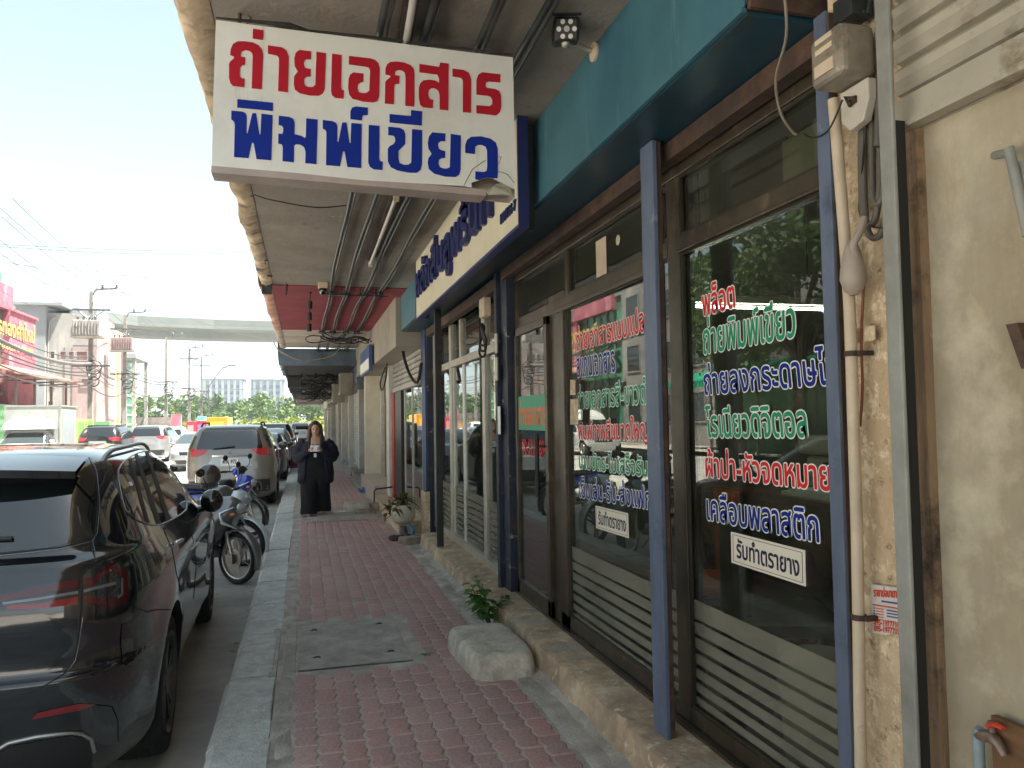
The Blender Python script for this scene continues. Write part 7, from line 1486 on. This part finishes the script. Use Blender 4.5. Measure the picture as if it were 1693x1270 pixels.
mb = MB(); a = onz(613, 818, .33); mb.tube([(1.24, 14.3, 0), (1.24, 14.3, .30), (1.27, 14.32, .33), (1.55, 14.5, .34), (1.62, 14.6, .34)], .014, 8); tag(build(mb, 'guard_rail', M_pipe, smooth=50), 'low bent black pipe rail at the corner of the plinth', 'rail')
# ---- inside the copy shop
M_desk = mat('desk_wood', (.13, .06, .028), .45, var=.3, scale=3, stretch=(1, 8, 8)); M_offw = mat('office_beige', (.46, .43, .36), .5, var=.06); M_orgp = mat('orange_plastic', (.60, .10, .015), .4, var=.08)
g = thing('wooden_desk', 'brown wooden desk behind the right shop window', 'desk', (2.6, 2.95, .17))
mb = MB(); mb.box((2.38, 2.05, 1.12), (3.0, 4.45, 1.16)); build(mb, 'desk_top', M_desk, g, bevel=.005); mb = MB(); mb.box((2.41, 2.1, .80), (2.44, 4.4, 1.12)); build(mb, 'front_board', M_desk, g)
for y in (2.1, 4.36): mb = MB(); mb.box((2.44, y, .17), (2.95, y + .04, 1.12)); build(mb, 'side_board', M_desk, g)
mb = MB(); mb.box((2.42, 3.15, 1.161), (2.69, 3.55, 1.18)); mb.box((2.43, 3.17, 1.18), (2.67, 3.5, 1.195)); tag(build(mb, 'paper_stack', M_wht), 'stack of papers lying on the desk', 'papers')
g = thing('photocopier', 'beige photocopier standing behind the desk', 'photocopier', (3.3, 2.6, .17))
mb = MB(); mb.box((2.9, 3.2, .2), (3.5, 4.0, 1.33)); build(mb, 'cabinet', M_offw, g, bevel=.02); mb = MB(); mb.box((2.88, 3.15, 1.34), (3.55, 4.05, 1.45)); build(mb, 'lid', M_offw, g, bevel=.02); mb = MB(); mb.box((2.87, 3.4, 1.18), (2.9, 3.8, 1.30)); build(mb, 'paper_tray', M_plastic, g)
def chair(label, x, y, rz, m, seatz=.5):
    g = thing('office_chair', label, 'chair', (x, y, .17), rz); ORG[g] = V((0, 0, 0))
    mb = MB(); mb.grid(lambda a, b: V(((a - .5)*.48, .22 + .05*sin(a*pi), .5 + b*.48 - .0)), 10, 8); o = tput(mb, 'backrest', m, g, 60); o.modifiers.new('t', 'SOLIDIFY').thickness = .05
    mb = MB(); mb.box((-.25, -.25, .42), (.25, .24, .49)); tput(mb, 'seat', m, g, None, .03); mb = MB(); mb.cyl((0, 0, .08), (0, 0, .42), .025)
    for k in range(5): a = 2*pi*k/5; mb.tube([(0, 0, .10), (.26*cos(a), .26*sin(a), .05)], .018, 6)
    tput(mb, 'base', M_plastic, g, 50); return g
chair('black office chair tucked behind the right window', 2.16, 3.2, R(70), M_plastic); chair('orange plastic chair behind the middle window', 2.14, 4.02, R(250), M_orgp)
g = thing('waste_bin', 'tall cream rounded bin standing inside the right window', 'bin', (2.06, 2.79, .17))
mb = MB(); mb.lathe([(0, .0), (.15, 0), (.165, .30), (.16, .38), (.12, .42), (.0, .43)], (2.06, 2.79, .17), 26); build(mb, 'bin_body', mat('bin_cream', (.52, .50, .40), .5, var=.08), g, smooth=60); mb = MB(); mb.lathe([(.166, .29), (.173, .30), (.173, .32), (.166, .33)], (2.06, 2.79, .17), 26); build(mb, 'rim', M_offw, g, smooth=40)
g = thing('parked_scooter', 'maroon scooter kept indoors behind the middle window', 'motorcycle', (2.5, 4.6, .17)); ORG[g] = V((0, 0, 0))
bike_wheel(g, .0, .25, True, 0); bike_wheel(g, -1.1, .25, True)
mb = MB(); rings = [[V((w_*cos(a), y, z + h*sin(a))) for a in [2*pi*q/16 for q in range(16)]] for y, w_, z, h in ((.05, .05, .6, .1), (-.1, .2, .62, .2), (-.25, .16, .35, .12), (-.6, .15, .34, .10), (-.8, .16, .55, .2), (-1.3, .12, .65, .12), (-1.4, .03, .66, .05))]
mb.loft(rings); tput(mb, 'body_panel', paint('scooter_maroon', (.16, .01, .05), .3), g, 60); mb = MB(); mb.ell((0, -.85, .78), (.14, .4, .06), 16, 8); tput(mb, 'seat', M_seat, g, 60); mb = MB(); mb.tube([(-.3, -.15, .98), (0, -.08, .92), (.3, -.15, .98)], .014, 6); mb.tube([(0, -.08, .92), (0, .0, .25)], .03, 6); tput(mb, 'handlebar', M_plastic, g, 50)
M_tube = mat('lit_tube', (1, .97, .9), .4, var=0, emit=7)
for lb, x0, x1, y, z in (('lit fluorescent tube hanging inside behind the right window', 1.98, 2.85, 3.72, 2.17),):
    g = thing('fluorescent_lamp', lb, 'lamp', ((x0 + x1)/2, y, z)); mb = MB(); mb.cyl((x0, y, z), (x1, y, z), .0075, n=10); build(mb, 'tube', M_tube, g, smooth=40)
    mb = MB(); mb.box((x0 - .03, y - .03, z + .02), (x1 + .03, y + .03, z + .06)); mb.box((x0 - .02, y - .015, z - .016), (x0, y + .015, z + .02)); mb.box((x1, y - .015, z - .016), (x1 + .02, y + .015, z + .02)); build(mb, 'batten', M_offw, g)
    for x in (x0 + .1, x1 - .1): mb = MB(); mb.tube([(x, y, z + .06), (x, y, 2.91)], .004, 5); build(mb, 'suspension_wire', M_black, g)
# ---- the woman on the pavement
def woman():
    P0 = onz(522, 851, 0); g = thing('person', 'woman in navy jacket and wide black trousers reading a slip of paper', 'person', (P0.x, P0.y, 0), R(-2)); ORG[g] = V((0, 0, 0))
    M_skin = mat('skin', (.50, .30, .21), .5, var=.06, scale=9); M_hair = mat('brown_hair', (.045, .018, .010), .4, var=.4, scale=14, stretch=(6, 6, .5)); M_jack = mat('navy_cloth', (.013, .013, .030), .85, var=.25, scale=8, bump=.4, bscale=25); M_blk2 = mat('black_cloth', (.008, .008, .010), .9, var=.25, scale=6, bump=.4, bscale=18); M_pap = mat('paper_white', (.74, .75, .80), .7, var=.04)
    mb = MB(); E_ = mb.ell
    tilt = Matrix.Rotation(R(14), 4, 'X')
    def h(p): q = tilt @ (V(p) - V((0, 0, 1.36))); return q + V((0, -.02, 1.36))
    # torso, neck, head, arms, hands and feet grown into one surface
    E_((0, .0, 1.12), (.20, .15, .24)); E_((0, 0, .82), (.23, .17, .20)); mb.tube([(0, .01, 1.22), (0, 0, 1.32), h((0, -.005, 1.40))], [.085, .062, .060], 14)
    E_(h((0, .01, 1.475)), (.078, .092, .098), 20, 14); E_(h((0, -.03, 1.42)), (.066, .06, .062), 18, 12); E_(h((0, -.062, 1.385)), (.03, .024, .022)); 
    for s in (-1, 1): E_(h((s*.036, -.058, 1.425)), (.026, .024, .024)); E_(h((s*.080, .012, 1.45)), (.012, .02, .03))
    mb.tube([h((0, -.078, 1.475)), h((0, -.096, 1.445)), h((0, -.092, 1.435))], [.009, .014, .012], 10)
    for s in (-1, 1): E_(h((s*.013, -.088, 1.435)), (.009, .009, .007))
    for s in (-1, 1):
        mb.tube([(s*.19, .01, 1.22), (s*.255, .05, 1.03), (s*.16, -.16, 1.06), (s*.075, -.255, 1.115)], [.062, .052, .040, .027], 12)
        E_((s*.068, -.27, 1.125), (.026, .034, .038), 14, 10)
        for k in range(4):      # fingers curled round the edge of the paper
            z = 1.150 - .017*k; mb.tube([(s*.072, -.285, z), (s*(.056), -.308, z + .002), (s*.034, -.305, z + .002), (s*.026 - s*.003*k, -.293, z)], [.0085, .008, .0075, .006], 8)
        mb.tube([(s*.062, -.262, 1.140), (s*.045, -.268, 1.158), (s*.028, -.276, 1.160)], [.0105, .009, .007], 8)
    for s, fy, fz in ((1, .10, .0), (-1, -.16, .0)):
        mb.tube([(s*.09, fy + .03, .30), (s*.09, fy + .04, .07)], [.05, .038], 12); E_((s*.10, fy - .05, .035), (.042, .11, .032), 16, 8); E_((s*.09, fy + .03, .04), (.036, .045, .04))
        for k in range(5): E_((s*(.075 + .014*k), fy - .15 + .012*abs(k - 1), .028), (.0085, .016, .010), 8, 6)
    b = build(mb, 'body', M_skin, g, local=True); b.parent = g; ORG[b] = V((0, 0, 0)); r_ = b.modifiers.new('r', 'REMESH'); r_.mode = 'VOXEL'; r_.voxel_size = .0065; r_.use_smooth_shade = True; s_ = b.modifiers.new('s', 'SMOOTH'); s_.iterations = 2; s_.factor = .4
    for s in (-1, 1):
        m = MB(); m.ell(h((s*.031, -.080, 1.466)), (.013, .006, .0045), 10, 6); tput(m, 'eye', M_plastic, g, 60); m = MB(); m.tube([h((s*.018, -.085, 1.487)), h((s*.033, -.084, 1.491)), h((s*.050, -.074, 1.484))], .0035, 6); tput(m, 'eyebrow', M_hair, g, 60)
    m = MB(); m.ell(h((0, -.086, 1.410)), (.021, .008, .008), 12, 6); tput(m, 'lips', mat('lip_pink', (.42, .09, .09), .4, var=0), g, 60)
    m = MB()      # hair: crown cap and two long falls over the shoulders
    m.ell(h((0, .040, 1.500)), (.094, .100, .098), 22, 12, z0=-.35); m.ell(h((0, .07, 1.42)), (.10, .06, .12), 16, 10)
    for s in (-1, 1):
        for q in range(6):
            t = q/5; m.tube(sm([h((s*(.050 + .035*t), -.020 + .07*t, 1.560 - .03*t)), h((s*(.084 + .016*t), -.028 + .08*t, 1.46)), V((s*(.092 + .028*t), -.05 + .09*t, 1.33)), V((s*(.10 + .05*t), -.125 + .12*t, 1.20)), V((s*(.09 + .055*t), -.145 + .13*t, 1.06 + .06*t))], 4), [.020]*5 + [.026]*6 + [.024]*4 + [.008]*2, 8)
    tput(m, 'hair', M_hair, g, 60)
    m = MB(); rings = []        # black top
    for z, rx, ry in ((.62, .245, .19), (.80, .25, .19), (1.0, .235, .185), (1.14, .215, .17), (1.22, .175, .135), (1.262, .12, .10), (1.285, .085, .078)): rings.append([V((rx*cos(a), ry*sin(a) + .005, z)) for a in [2*pi*k/28 for k in range(28)]])
    m.loft(rings, caps=False); tput(m, 'top', M_blk2, g, 70)
    for s, fy in ((1, .15), (-1, -.16)):
        m = MB(); rings = []
        for z, rx, ry, cx, cy in ((.80, .15, .19, .085, .0), (.62, .155, .185, .095, .0), (.40, .135, .16, .105, fy*.5), (.18, .135, .155, .11, fy*.9), (.045, .142, .165, .112, fy)):
            rings.append([V((s*cx + (rx + .010*sin(5*a + z*9))*cos(a), cy + (ry + .012*sin(4*a + z*7))*sin(a), z + .008*sin(3*a))) for a in [2*pi*k/26 for k in range(26)]])
        m.loft(rings, caps=False); tput(m, 'trouser_leg', M_blk2, g, 70)
    m = MB(); rings = []        # open jacket
    for z, rx, ry, gap in ((.56, .30, .235, .62), (.72, .30, .235, .60), (.92, .285, .22, .55), (1.08, .27, .20, .46), (1.20, .235, .165, .40), (1.265, .15, .115, .45), (1.29, .10, .09, .55)):
        rings.append([V(((rx + .012*sin(7*a + z*11))*cos(a), (ry + .010*sin(6*a + z*13))*sin(a) + .01, z + (.02*sin(3*a) if z < .6 else 0))) for a in [-pi/2 + gap + (2*pi - 2*gap)*k/40 for k in range(41)]])
    m.loft(rings, closed=False, caps=False); j = tput(m, 'jacket', M_jack, g, 70); j.modifiers.new('t', 'SOLIDIFY').thickness = .012
    for s in (-1, 1):
        m = MB(); pts = sm([(s*.17, .015, 1.235), (s*.25, .03, 1.15), (s*.29, .05, 1.02), (s*.24, -.07, .985), (s*.165, -.175, 1.05), (s*.095, -.235, 1.10)], 5); n = len(pts); m.tube(pts, [(.085 + .022*sin(pi*min(1, k/n*1.25)) - .038*max(0, k/n - .55)/.45)*(1 + .06*sin(k*2.1)) for k in range(n)], 16); tput(m, 'sleeve', M_jack, j, 70)
    m = MB(); m.tube(sm([(-.06, -.075, 1.27), (-.035, -.16, 1.17), (0, -.20, 1.06), (.035, -.16, 1.17), (.06, -.075, 1.27)], 4), .004, 6); tput(m, 'lanyard', M_plastic, g, 60)
    for s, fy in ((1, .10), (-1, -.16)):
        m = MB(); m.prism([(-.045, -.155), (.045, -.155), (.05, -.05), (.038, .07), (-.038, .07), (-.05, -.05)], (s*.10, fy, .0), V((1, 0, 0)), V((0, 1, 0)), V((0, 0, .014))); m.tube([(s*.10 - .045, fy - .06, .015), (s*.10 - .02, fy - .075, .07), (s*.10 + .02, fy - .075, .07), (s*.10 + .045, fy - .06, .015)], .011, 6, flat=.4); tput(m, 'sandal', mat('tan_sandal', (.32, .22, .17), .6, var=.1), g, 50)
    return P0, M_pap
P0, M_pap = woman()
Mw = Matrix.Translation((P0.x, P0.y, 0)) @ Matrix.Rotation(R(-2), 4, 'Z')
mb = MB(); mb.grid(lambda a, b: Mw @ V(((a - .5)*.15, -.296 + .03*(b - .5) - .006*cos((a - .5)*3), 1.085 + .105*b)), 8, 4); o = build(mb, 'paper_slip', M_pap, smooth=60); o.modifiers.new('t', 'SOLIDIFY').thickness = .001; tag(o, 'white slip of paper held in both hands by the woman', 'paper')
mb = MB(); mb.box((-.022, -.212, .985), (.022, -.206, 1.05), M=Mw); tag(build(mb, 'name_badge', M_pap), 'small white name badge hanging at the chest of the woman', 'badge')
# ================================================================== AIR
mb = MB(); mb.box((-640, -230, -1.4), (640, 1230, 19.5)); hz = build(mb, 'haze', [], fix=True)
hm = bpy.data.materials.new('haze_air'); hm.use_nodes = True; N, L = hm.node_tree.nodes, hm.node_tree.links; N.remove(N['Principled BSDF'])
pv = N.new('ShaderNodeVolumePrincipled'); pv.inputs['Color'].default_value = (.76, .88, 1.0, 1); pv.inputs['Density'].default_value = .0006; pv.inputs['Anisotropy'].default_value = .3
L.new(pv.outputs[0], N['Material Output'].inputs['Volume']); hz.data.materials.append(hm); tag(hz, 'pale haze over the street', 'haze', kind='stuff')
